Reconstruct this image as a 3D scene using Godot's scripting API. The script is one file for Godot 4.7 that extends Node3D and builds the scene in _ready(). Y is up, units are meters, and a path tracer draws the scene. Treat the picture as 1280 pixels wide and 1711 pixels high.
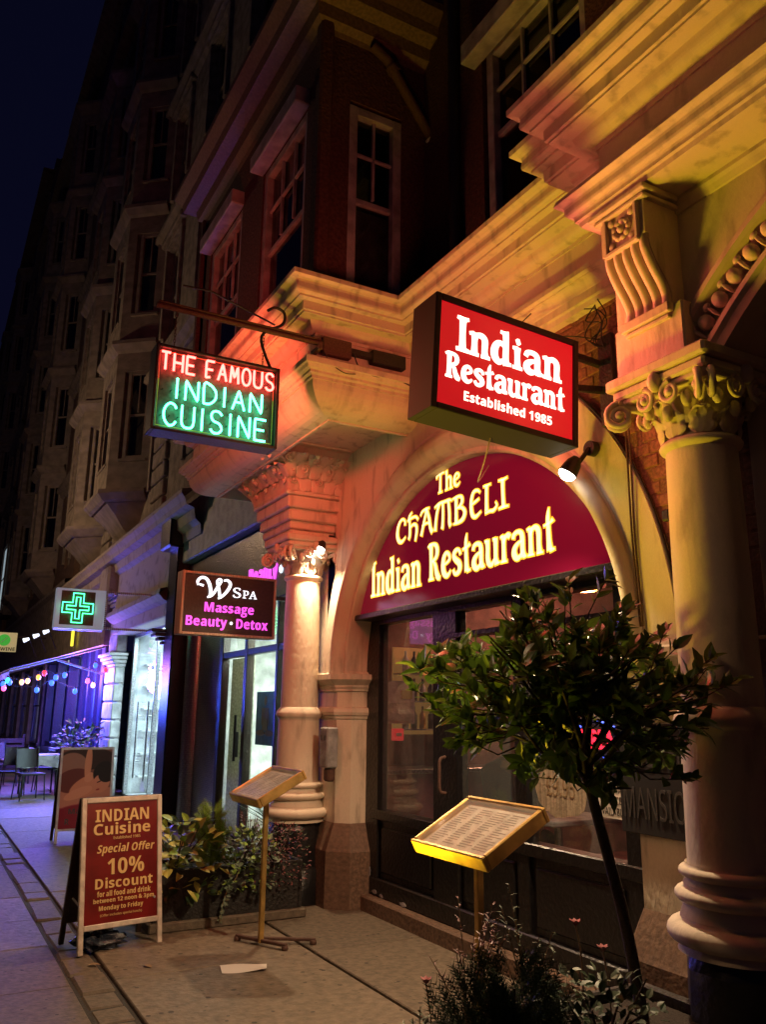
extends Node3D
# A night street: restaurant under an arch, neon and box signs, shops going away to the left.
# x runs into the buildings, -z runs away down the street, y is up.

var M = {}
var taken = {}
var rng = RandomNumberGenerator.new()
var fonts = {}

func _ready():
	rng.seed = 7
	set_camera()
	set_sky()
	make_materials()
	set_unseen_lamps()
	build_ground()
	build_restaurant()
	build_porch()
	build_oriel()
	build_row()
	build_arch_sign()
	build_box_sign()
	build_neon_sign()
	build_spots()
	build_interior()
	build_shops()
	build_street_things()
	build_plants()
	build_small()

func set_camera():
	var cam = Camera3D.new()
	cam.name = "camera"
	add_child(cam)
	cam.fov = rad_to_deg(2.0 * atan(855.5 / 1380.0))
	cam.near = 0.05
	cam.far = 400.0
	cam.position = Vector3(0, 1.6, 0)
	var yaw = deg_to_rad(28.8)
	var pit = deg_to_rad(13.65)
	var rol = deg_to_rad(0.6)
	var f = Vector3(sin(yaw) * cos(pit), sin(pit), -cos(yaw) * cos(pit))
	var r = Vector3(cos(yaw), 0, sin(yaw))
	var u = r.cross(f)
	cam.basis = Basis(r * cos(rol) + u * sin(rol), u * cos(rol) - r * sin(rol), -f)
	cam.current = true

func set_sky():
	var we = WorldEnvironment.new()
	we.name = "world_environment"
	var e = Environment.new()
	e.background_mode = Environment.BG_SKY
	var sm = ProceduralSkyMaterial.new()
	sm.sky_top_color = Color(0.022, 0.026, 0.09)
	sm.sky_horizon_color = Color(0.045, 0.045, 0.13)
	sm.sky_curve = 0.3
	sm.ground_bottom_color = Color(0.02, 0.02, 0.02)
	sm.ground_horizon_color = Color(0.05, 0.05, 0.08)
	sm.sun_angle_max = 1.0
	var sk = Sky.new()
	sk.sky_material = sm
	e.sky = sk
	e.background_energy_multiplier = 1.0
	e.tonemap_mode = Environment.TONE_MAPPER_LINEAR
	e.tonemap_exposure = 1.0
	e.sdfgi_enabled = true
	e.ssao_enabled = true
	e.ssil_enabled = true
	we.environment = e
	add_child(we)

# ---------------------------------------------------------------- materials
func noise_img(n: int, freq: float, octs: int, lo: float, hi: float, sd: int) -> Image:
	var fn = FastNoiseLite.new()
	fn.seed = sd
	fn.noise_type = FastNoiseLite.TYPE_SIMPLEX_SMOOTH
	fn.frequency = freq
	fn.fractal_octaves = octs
	var src = fn.get_seamless_image(n, n)
	var out = Image.create(n, n, false, Image.FORMAT_RGB8)
	for y in n:
		for x in n:
			var v = lerpf(lo, hi, src.get_pixel(x, y).r)
			out.set_pixel(x, y, Color(v, v, v))
	return out

func tex(im: Image) -> ImageTexture:
	im.generate_mipmaps()
	return ImageTexture.create_from_image(im)

func lc(r, g, b) -> Color:
	return Color(r, g, b).linear_to_srgb()

func mat(key: String, c: Color, rough := 0.7, metal := 0.0) -> StandardMaterial3D:
	var m = StandardMaterial3D.new()
	m.resource_name = key
	m.albedo_color = c
	m.roughness = rough
	m.metallic = metal
	M[key] = m
	return m

func textured(key: String, c: Color, rough: float, t: String, scale: float, bump := 0.0, bt := "grain_n", world := true) -> StandardMaterial3D:
	var m = mat(key, c, rough)
	m.albedo_texture = T[t]
	m.uv1_triplanar = true
	m.uv1_world_triplanar = world
	m.uv1_scale = Vector3.ONE * scale
	if bump > 0.0:
		m.normal_enabled = true
		m.normal_texture = T[bt]
		m.normal_scale = bump
	return m

func glow(key: String, r, g, b, k := 1.0) -> StandardMaterial3D:
	var m = mat(key, lc(clampf(r, 0, 0.8), clampf(g, 0, 0.8), clampf(b, 0, 0.8)), 0.4)
	m.emission_enabled = true
	var top: float = max(r, max(g, b))
	m.emission = lc(r / top, g / top, b / top)
	m.emission_energy_multiplier = top * k
	return m

func pane(key: String, c: Color, a: float, rough := 0.03) -> StandardMaterial3D:
	var m = mat(key, Color(c.r, c.g, c.b, a), rough)
	m.transparency = BaseMaterial3D.TRANSPARENCY_ALPHA
	return m

var T = {}
func make_materials():
	var mott = noise_img(512, 0.012, 5, 0.70, 1.12, 3)
	T["mottle"] = tex(mott)
	var grain = noise_img(512, 0.06, 4, 0.0, 1.0, 11)
	var gn = grain.duplicate()
	gn.bump_map_to_normal_map(5.0)
	T["grain_n"] = tex(gn)
	T["grain"] = tex(noise_img(512, 0.05, 4, 0.65, 1.1, 21))
	# pavement: speckle with darker spots of dirt and gum
	var pv = noise_img(512, 0.03, 5, 0.76, 1.08, 31)
	for k in 70:
		var cx = rng.randi_range(0, 511)
		var cy = rng.randi_range(0, 511)
		var rr = rng.randf_range(1.5, 6.0)
		var dk = rng.randf_range(0.45, 0.85)
		for y in range(-7, 8):
			for x in range(-7, 8):
				var d = Vector2(x, y * rng.randf_range(0.9, 1.1)).length()
				if d < rr:
					var px = posmod(cx + x, 512)
					var py = posmod(cy + y, 512)
					pv.set_pixel(px, py, pv.get_pixel(px, py) * dk)
	for y in 512:
		for x in 512:
			pv.set_pixel(x, y, pv.get_pixel(x, y) * rng.randf_range(0.86, 1.0))
	T["paving"] = tex(pv)
	# streaky wood / brushed grain
	var wd = Image.create(256, 256, false, Image.FORMAT_RGB8)
	var fw = FastNoiseLite.new()
	fw.seed = 5
	fw.frequency = 0.03
	for y in 256:
		for x in 256:
			var v = 0.8 + 0.25 * fw.get_noise_2d(x * 6.0, y * 0.35)
			wd.set_pixel(x, y, Color(v, v, v))
	T["streak"] = tex(wd)
	# worn stucco: patches of grime with an outline
	var st = noise_img(512, 0.008, 6, 0.2, 1.35, 44)
	for y in 512:
		for x in 512:
			var v = clampf(st.get_pixel(x, y).r, 0.0, 1.0)
			v = lerpf(0.80, 1.0, smoothstep(0.2, 0.7, v)) * rng.randf_range(0.93, 1.0)
			st.set_pixel(x, y, Color(v, v * 0.985, v * 0.96))
	T["stucco"] = tex(st)

	textured("stucco", lc(0.60, 0.53, 0.43), 0.75, "stucco", 0.55, 0.14)
	M["stucco"].uv1_scale = Vector3(1.5, 0.34, 1.5)
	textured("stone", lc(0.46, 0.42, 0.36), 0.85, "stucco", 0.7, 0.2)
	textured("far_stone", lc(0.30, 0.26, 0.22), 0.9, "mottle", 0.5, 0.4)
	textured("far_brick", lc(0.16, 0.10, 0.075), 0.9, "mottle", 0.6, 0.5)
	textured("brown_stone", lc(0.17, 0.10, 0.065), 0.6, "grain", 0.9, 0.25)
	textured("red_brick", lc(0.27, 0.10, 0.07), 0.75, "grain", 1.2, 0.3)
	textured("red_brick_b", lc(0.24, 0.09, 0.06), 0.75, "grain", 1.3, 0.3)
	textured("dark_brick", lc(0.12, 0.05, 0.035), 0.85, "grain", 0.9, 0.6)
	textured("mortar", lc(0.20, 0.085, 0.06), 0.9, "grain", 2.0, 0.4)
	textured("black_paint", lc(0.010, 0.009, 0.010), 0.3, "grain", 0.8, 0.25)
	textured("black_stone", lc(0.012, 0.012, 0.013), 0.35, "grain", 0.8, 0.3)
	mat("case_black", lc(0.006, 0.005, 0.005), 0.7)
	textured("iron", lc(0.018, 0.015, 0.015), 0.5, "grain", 1.5, 0.4)
	textured("rust_iron", lc(0.10, 0.045, 0.03), 0.7, "grain", 2.0, 0.5)
	textured("paving_a", lc(0.195, 0.15, 0.105), 0.7, "paving", 0.8, 0.25)
	textured("paving_b", lc(0.165, 0.128, 0.09), 0.7, "paving", 0.93, 0.25)
	textured("paving_c", lc(0.215, 0.168, 0.118), 0.65, "paving", 0.7, 0.25)
	textured("joint", lc(0.05, 0.045, 0.04), 0.95, "grain", 2.0, 0.6)
	textured("asphalt", lc(0.05, 0.05, 0.05), 0.9, "grain", 2.0, 0.7)
	textured("white_paint", lc(0.66, 0.66, 0.64), 0.5, "mottle", 0.5, 0.2)
	textured("dull_white", lc(0.42, 0.41, 0.42), 0.6, "mottle", 0.7, 0.2)
	textured("grey_paint", lc(0.30, 0.30, 0.30), 0.6, "mottle", 0.6, 0.3)
	textured("dark_wood", lc(0.035, 0.018, 0.012), 0.4, "grain", 1.0, 0.3)
	textured("board_frame", lc(0.62, 0.55, 0.46), 0.5, "mottle", 1.5, 0.2)
	textured("board_red", lc(0.17, 0.012, 0.012), 0.22, "mottle", 0.6, 0.0)
	mat("board_gold", lc(0.62, 0.44, 0.16), 0.45)
	textured("sign_frame", lc(0.50, 0.40, 0.28), 0.45, "streak", 1.0, 0.2)
	textured("sign_brown", lc(0.026, 0.015, 0.011), 0.6, "grain", 1.0, 0.2)
	var br = textured("brass", lc(0.70, 0.46, 0.15), 0.4, "mottle", 0.8, 0.06)
	br.metallic = 0.8
	var st2 = textured("steel", lc(0.5, 0.5, 0.5), 0.3, "grain", 1.0, 0.2)
	st2.metallic = 0.9
	textured("paper", lc(0.62, 0.56, 0.48), 0.8, "mottle", 1.0, 0.0)
	textured("menu_paper", lc(0.52, 0.44, 0.37), 0.8, "mottle", 1.0, 0.0)
	textured("soil", lc(0.03, 0.02, 0.015), 0.95, "grain", 2.0, 0.8)
	textured("bark", lc(0.07, 0.05, 0.035), 0.85, "grain", 3.0, 0.9)
	textured("planter", lc(0.018, 0.015, 0.014), 0.6, "grain", 1.0, 0.5)
	textured("pink_leather", lc(0.42, 0.13, 0.13), 0.35, "grain", 1.2, 0.2)
	textured("pink_wall", lc(0.22, 0.10, 0.085), 0.8, "mottle", 0.6, 0.1)
	textured("red_wall", lc(0.22, 0.045, 0.045), 0.6, "mottle", 0.6, 0.1)
	textured("bag_plastic", lc(0.03, 0.04, 0.06), 0.25, "grain", 3.0, 0.9)
	for a in [["laurel_a", 0.065, 0.12, 0.016], ["laurel_b", 0.03, 0.065, 0.010], ["laurel_c", 0.11, 0.17, 0.02]]:
		var lm = mat(a[0], lc(a[1], a[2], a[3]), 0.32)
		lm.backlight_enabled = true
		lm.backlight = lc(0.05, 0.09, 0.01)
		lm.cull_mode = BaseMaterial3D.CULL_DISABLED
	for a in [["leaf_yellow", 0.34, 0.33, 0.07], ["leaf_lime", 0.16, 0.26, 0.03], ["leaf_dark", 0.02, 0.045, 0.015], ["leaf_red", 0.12, 0.03, 0.03], ["leaf_grey", 0.10, 0.13, 0.08], ["fir", 0.015, 0.032, 0.012], ["straw", 0.22, 0.15, 0.08], ["petal", 0.45, 0.16, 0.17]]:
		var lm = mat(a[0], lc(a[1], a[2], a[3]), 0.5)
		lm.cull_mode = BaseMaterial3D.CULL_DISABLED
	pane("glass", Color(0.9, 0.95, 0.95), 0.10)
	pane("dark_glass", Color(0.02, 0.02, 0.03), 0.75)

# ---------------------------------------------------------------- mesh helpers
func S() -> SurfaceTool:
	var s = SurfaceTool.new()
	s.begin(Mesh.PRIMITIVE_TRIANGLES)
	s.set_smooth_group(-1)
	return s

func tri(s, a, b, c):
	s.add_vertex(a)
	s.add_vertex(b)
	s.add_vertex(c)

func quad(s, a, b, c, d, g := -1):
	s.set_smooth_group(g)
	if a.distance_squared_to(b) > 1e-12 and b.distance_squared_to(c) > 1e-12:
		tri(s, a, b, c)
	if c.distance_squared_to(d) > 1e-12 and d.distance_squared_to(a) > 1e-12:
		tri(s, a, c, d)

func done(s) -> ArrayMesh:
	s.generate_normals()
	return s.commit()

func obj(called: String, mesh, m, parent = self, at := Vector3.ZERO) -> MeshInstance3D:
	var o = MeshInstance3D.new()
	o.name = numbered(called) if parent == self else called
	o.mesh = done(mesh) if mesh is SurfaceTool else mesh
	if m is String:
		m = M[m]
	o.material_override = m
	parent.add_child(o, true)
	o.position = at
	return o

func numbered(n: String) -> String:
	taken[n] = taken.get(n, -1) + 1
	return n if taken[n] == 0 else "%s_%03d" % [n, taken[n]]

func tag(o, label := "", category := "", group := "", kind := ""):
	if label: o.set_meta("label", label)
	if category: o.set_meta("category", category)
	if group: o.set_meta("group", group)
	if kind: o.set_meta("kind", kind)
	return o

func thing(called: String, label: String, category: String, at := Vector3.ZERO, turn := 0.0, group := "") -> Node3D:
	var o = Node3D.new()
	o.name = numbered(called)
	add_child(o)
	o.position = at
	o.rotation.y = turn
	tag(o, label, category, group)
	return o

func structure(called: String, mesh, m) -> MeshInstance3D:
	var o = obj(called, mesh, m)
	o.set_meta("kind", "structure")
	return o

func pivot(called: String, parent, at := Vector3.ZERO, basis := Basis()) -> Node3D:
	var o = Node3D.new()
	o.name = called
	parent.add_child(o, true)
	o.transform = Transform3D(basis, at)
	return o

# box with bevelled edges, centre c, size z, in the axes of b
func bx(s, c: Vector3, z: Vector3, ch := 0.004, b := Basis()):
	var h = z * 0.5
	ch = min(ch, min(h.x, min(h.y, h.z)) * 0.45)
	var P = func(x, y, w): return c + b * Vector3(x, y, w)
	s.set_smooth_group(-1)
	for ax in 3:
		var a1 = (ax + 1) % 3
		var a2 = (ax + 2) % 3
		for sg in [-1.0, 1.0]:
			var q = []
			for k in [[-1, -1], [1, -1], [1, 1], [-1, 1]]:
				var v = Vector3.ZERO
				v[ax] = sg * h[ax]
				v[a1] = k[0] * (h[a1] - ch)
				v[a2] = k[1] * (h[a2] - ch)
				q.append(c + b * v)
			if sg > 0: quad(s, q[0], q[3], q[2], q[1])
			else: quad(s, q[0], q[1], q[2], q[3])
		if ch > 0.0005:
			for s1 in [-1.0, 1.0]:
				for s2 in [-1.0, 1.0]:
					var q = []
					for k in [[-1, 0], [1, 0], [1, 1], [-1, 1]]:
						var v = Vector3.ZERO
						v[ax] = k[0] * (h[ax] - ch)
						v[a1] = s1 * (h[a1] - (ch if k[1] == 0 else 0.0))
						v[a2] = s2 * (h[a2] - (0.0 if k[1] == 0 else ch))
						q.append(c + b * v)
					if s1 * s2 > 0: quad(s, q[0], q[1], q[2], q[3])
					else: quad(s, q[0], q[3], q[2], q[1])
	if ch > 0.0005:
		for sx in [-1.0, 1.0]:
			for sy in [-1.0, 1.0]:
				for sz in [-1.0, 1.0]:
					var p = c + b * Vector3(sx * h.x, sy * (h.y - ch), sz * (h.z - ch))
					var q = c + b * Vector3(sx * (h.x - ch), sy * h.y, sz * (h.z - ch))
					var r = c + b * Vector3(sx * (h.x - ch), sy * (h.y - ch), sz * h.z)
					if sx * sy * sz > 0: tri(s, p, r, q)
					else: tri(s, p, q, r)

func box(called, c, z, m, parent = self, ch := 0.004, b := Basis()) -> MeshInstance3D:
	var s = S()
	bx(s, Vector3.ZERO, z, ch, b)
	return obj(called, s, m, parent, c)

func lo_hi(called, lo: Vector3, hi: Vector3, m, parent = self, ch := 0.004) -> MeshInstance3D:
	return box(called, (lo + hi) * 0.5, hi - lo, m, parent, ch)

# a tube through points; r may be a number or one radius for each point
func tube(s, pts: Array, r, n := 8, closed := false, g := 1):
	var rings = []
	var up = Vector3.UP
	var cnt = pts.size()
	var side = Vector3.ZERO
	for i in cnt:
		var a: Vector3 = pts[(i - 1 + cnt) % cnt] if (closed or i > 0) else pts[0]
		var b: Vector3 = pts[(i + 1) % cnt] if (closed or i < cnt - 1) else pts[cnt - 1]
		var t = (b - a).normalized()
		if t.length() < 0.5: t = Vector3.UP
		if side == Vector3.ZERO:
			side = t.cross(Vector3.UP if absf(t.y) < 0.9 else Vector3.RIGHT).normalized()
		else:
			side = (side - t * side.dot(t))
			side = side.normalized() if side.length() > 1e-4 else t.cross(Vector3.RIGHT).normalized()
		up = side.cross(t)
		var rad: float = r[i] if r is Array else r
		var ring = []
		for k in n:
			var an = TAU * k / n
			ring.append(pts[i] + (side * cos(an) + up * sin(an)) * rad)
		rings.append(ring)
	var last = cnt if closed else cnt - 1
	for i in last:
		var p = rings[i]
		var q = rings[(i + 1) % cnt]
		for k in n:
			var k2 = (k + 1) % n
			quad(s, p[k], p[k2], q[k2], q[k], g)
	if not closed:
		s.set_smooth_group(-1)
		for k in range(1, n - 1):
			tri(s, rings[0][0], rings[0][k + 1], rings[0][k])
			tri(s, rings[cnt - 1][0], rings[cnt - 1][k], rings[cnt - 1][k + 1])

# profile [[r, y], ...] turned about the y axis at c; sharp where a point repeats
func lathe(s, prof: Array, c: Vector3, n := 40, a0 := 0.0, a1 := TAU):
	var g = 1
	for i in prof.size() - 1:
		var p = prof[i]
		var q = prof[i + 1]
		if p[0] == q[0] and p[1] == q[1]:
			g += 1
			continue
		for k in n:
			var t0 = a0 + (a1 - a0) * k / n
			var t1 = a0 + (a1 - a0) * (k + 1) / n
			var d0 = Vector3(cos(t0), 0, sin(t0))
			var d1 = Vector3(cos(t1), 0, sin(t1))
			quad(s, c + d0 * p[0] + Vector3.UP * p[1], c + d0 * q[0] + Vector3.UP * q[1], c + d1 * q[0] + Vector3.UP * q[1], c + d1 * p[0] + Vector3.UP * p[1], g)

# rows of points joined into a sheet; g < 0 gives flat faces, else the rows are smooth along and across
func sheet(s, rows: Array, g := 1, wrap := false):
	for i in rows.size() - 1:
		var n: int = rows[i].size()
		for k in (n if wrap else n - 1):
			var k2 = (k + 1) % n
			quad(s, rows[i][k], rows[i][k2], rows[i + 1][k2], rows[i + 1][k], g)

# curved run of a moulding profile: points through which an S or a round passes
func curve(a: Vector2, b: Vector2, bulge: float, n := 5) -> Array:
	var out = []
	var d = b - a
	var nn = Vector2(-d.y, d.x)
	for i in n + 1:
		var t = float(i) / n
		out.append(a + d * t + nn * bulge * 4.0 * t * (1.0 - t))
	return out

func scurve(a: Vector2, b: Vector2, bulge: float, n := 8) -> Array:
	var out = []
	var d = b - a
	var nn = Vector2(-d.y, d.x)
	for i in n + 1:
		var t = float(i) / n
		out.append(a + d * t + nn * bulge * sin(TAU * t))
	return out

# profile points (inward setback p, height y) run along a plan path of Vector2(x, z), mitred.
# inner: +1 or -1, the side of the path that faces into the wall
func run_plan(s, prof: Array, path: Array, inner: float):
	var cols = []
	for i in path.size():
		var m = Vector2.ZERO
		var d0: Vector2 = (path[i] - path[i - 1]).normalized() if i > 0 else Vector2.ZERO
		var d1: Vector2 = (path[i + 1] - path[i]).normalized() if i < path.size() - 1 else Vector2.ZERO
		if i == 0: d0 = d1
		if i == path.size() - 1: d1 = d0
		var n0 = Vector2(-d0.y, d0.x) * inner
		var n1 = Vector2(-d1.y, d1.x) * inner
		m = (n0 + n1)
		m = m / max(0.2, m.dot(n0)) if m.length() > 1e-5 else n0
		cols.append(m)
	for j in prof.size() - 1:
		for i in path.size() - 1:
			var q = []
			for k in [[i, j], [i + 1, j], [i + 1, j + 1], [i, j + 1]]:
				var v: Vector2 = path[k[0]] + cols[k[0]] * prof[k[1]].x
				q.append(Vector3(v.x, prof[k[1]].y, v.y))
			if inner > 0: quad(s, q[0], q[1], q[2], q[3])
			else: quad(s, q[0], q[3], q[2], q[1])

# flat wall in the plane o + u*U + v*V with rectangular holes [u0, v0, u1, v1]; its thickness goes along n
func wall_holes(s, o: Vector3, U: Vector3, V: Vector3, w: float, h: float, holes: Array, n: Vector3, thick: float):
	var us = [0.0, w]
	var vs = [0.0, h]
	for r in holes:
		for k in [r[0], r[2]]:
			if not us.has(k): us.append(k)
		for k in [r[1], r[3]]:
			if not vs.has(k): vs.append(k)
	us.sort()
	vs.sort()
	for i in us.size() - 1:
		for j in vs.size() - 1:
			var cu: float = (us[i] + us[i + 1]) * 0.5
			var cv: float = (vs[j] + vs[j + 1]) * 0.5
			var open = false
			for r in holes:
				if cu > r[0] and cu < r[2] and cv > r[1] and cv < r[3]: open = true
			if open: continue
			quad(s, o + U * us[i] + V * vs[j], o + U * us[i + 1] + V * vs[j], o + U * us[i + 1] + V * vs[j + 1], o + U * us[i] + V * vs[j + 1])
	for r in holes + [[0.0, 0.0, w, h]]:
		var c = [[r[0], r[1]], [r[2], r[1]], [r[2], r[3]], [r[0], r[3]]]
		for k in 4:
			var a: Vector3 = o + U * c[k][0] + V * c[k][1]
			var b: Vector3 = o + U * c[(k + 1) % 4][0] + V * c[(k + 1) % 4][1]
			quad(s, a, b, b + n * thick, a + n * thick)

# a polygon in the plane o + x*X + y*Y, pushed out along Z by t
func slab(s, o: Vector3, X: Vector3, Y: Vector3, Z: Vector3, poly: Array, t: float):
	var pv = PackedVector2Array(poly)
	var idx = Geometry2D.triangulate_polygon(pv)
	s.set_smooth_group(-1)
	for i in range(0, idx.size(), 3):
		var a: Vector3 = o + X * pv[idx[i]].x + Y * pv[idx[i]].y
		var b: Vector3 = o + X * pv[idx[i + 1]].x + Y * pv[idx[i + 1]].y
		var c: Vector3 = o + X * pv[idx[i + 2]].x + Y * pv[idx[i + 2]].y
		tri(s, a, b, c)
		tri(s, a + Z * t, c + Z * t, b + Z * t)
	for i in pv.size():
		var k = (i + 1) % pv.size()
		var a: Vector3 = o + X * pv[i].x + Y * pv[i].y
		var b: Vector3 = o + X * pv[k].x + Y * pv[k].y
		quad(s, a, b, b + Z * t, a + Z * t)

func ball(s, c: Vector3, r: Vector3, n := 10, rows := 7, b := Basis(), g := 1):
	var rr = []
	for i in rows + 1:
		var la = PI * i / rows - PI * 0.5
		var row = []
		for k in n:
			var lo = TAU * k / n
			row.append(c + b * (Vector3(cos(la) * cos(lo), sin(la), cos(la) * sin(lo)) * r))
		rr.append(row)
	for i in rows:
		for k in n:
			var k2 = (k + 1) % n
			quad(s, rr[i][k], rr[i + 1][k], rr[i + 1][k2], rr[i][k2], g)

func smooth_pts(p: Array, n := 4) -> Array:
	var out = []
	for i in p.size() - 1:
		var a = p[max(i - 1, 0)]
		var b = p[i]
		var c = p[i + 1]
		var d = p[min(i + 2, p.size() - 1)]
		for k in n:
			var t = float(k) / n
			out.append(0.5 * ((2.0 * b) + (c - a) * t + (2.0 * a - 5.0 * b + 4.0 * c - d) * t * t + (3.0 * b - a - 3.0 * c + d) * t * t * t))
	out.append(p[p.size() - 1])
	return out

# ---------------------------------------------------------------- lettering
func font(kind: String) -> Font:
	if not fonts.has(kind):
		var f = SystemFont.new()
		f.font_names = PackedStringArray(["Droid Serif" if kind.begins_with("serif") else "Droid Sans"])
		f.font_weight = 700 if kind.ends_with("bold") else 400
		fonts[kind] = f
	return fonts[kind]

# text as a mesh, centred at c in the axes X (reading direction) and Y (up), fitted to width w and height h (0 keeps proportion)
func words(txt: String, kind: String, c: Vector3, X: Vector3, Y: Vector3, w: float, h: float, m, parent, called := "lettering", depth := 0.004, slant := 0.0) -> MeshInstance3D:
	var tm = TextMesh.new()
	tm.text = txt
	tm.font = font(kind)
	tm.font_size = 48
	tm.pixel_size = 0.01
	tm.depth = 0.02
	tm.curve_step = 1.2
	var bb = tm.get_aabb()
	var sx = w / bb.size.x
	var sy = h / bb.size.y if h > 0.0 else sx
	var o = MeshInstance3D.new()
	o.name = called
	o.mesh = tm
	o.material_override = M[m] if m is String else m
	parent.add_child(o, true)
	var Z = X.cross(Y).normalized()
	var Xn = X.normalized()
	var Yn = Y.normalized()
	var b = Basis(Xn * sx, (Yn + Xn * slant) * sy, Z * depth / 0.02)
	o.transform = Transform3D(b, c - b * bb.get_center())
	return o

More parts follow.
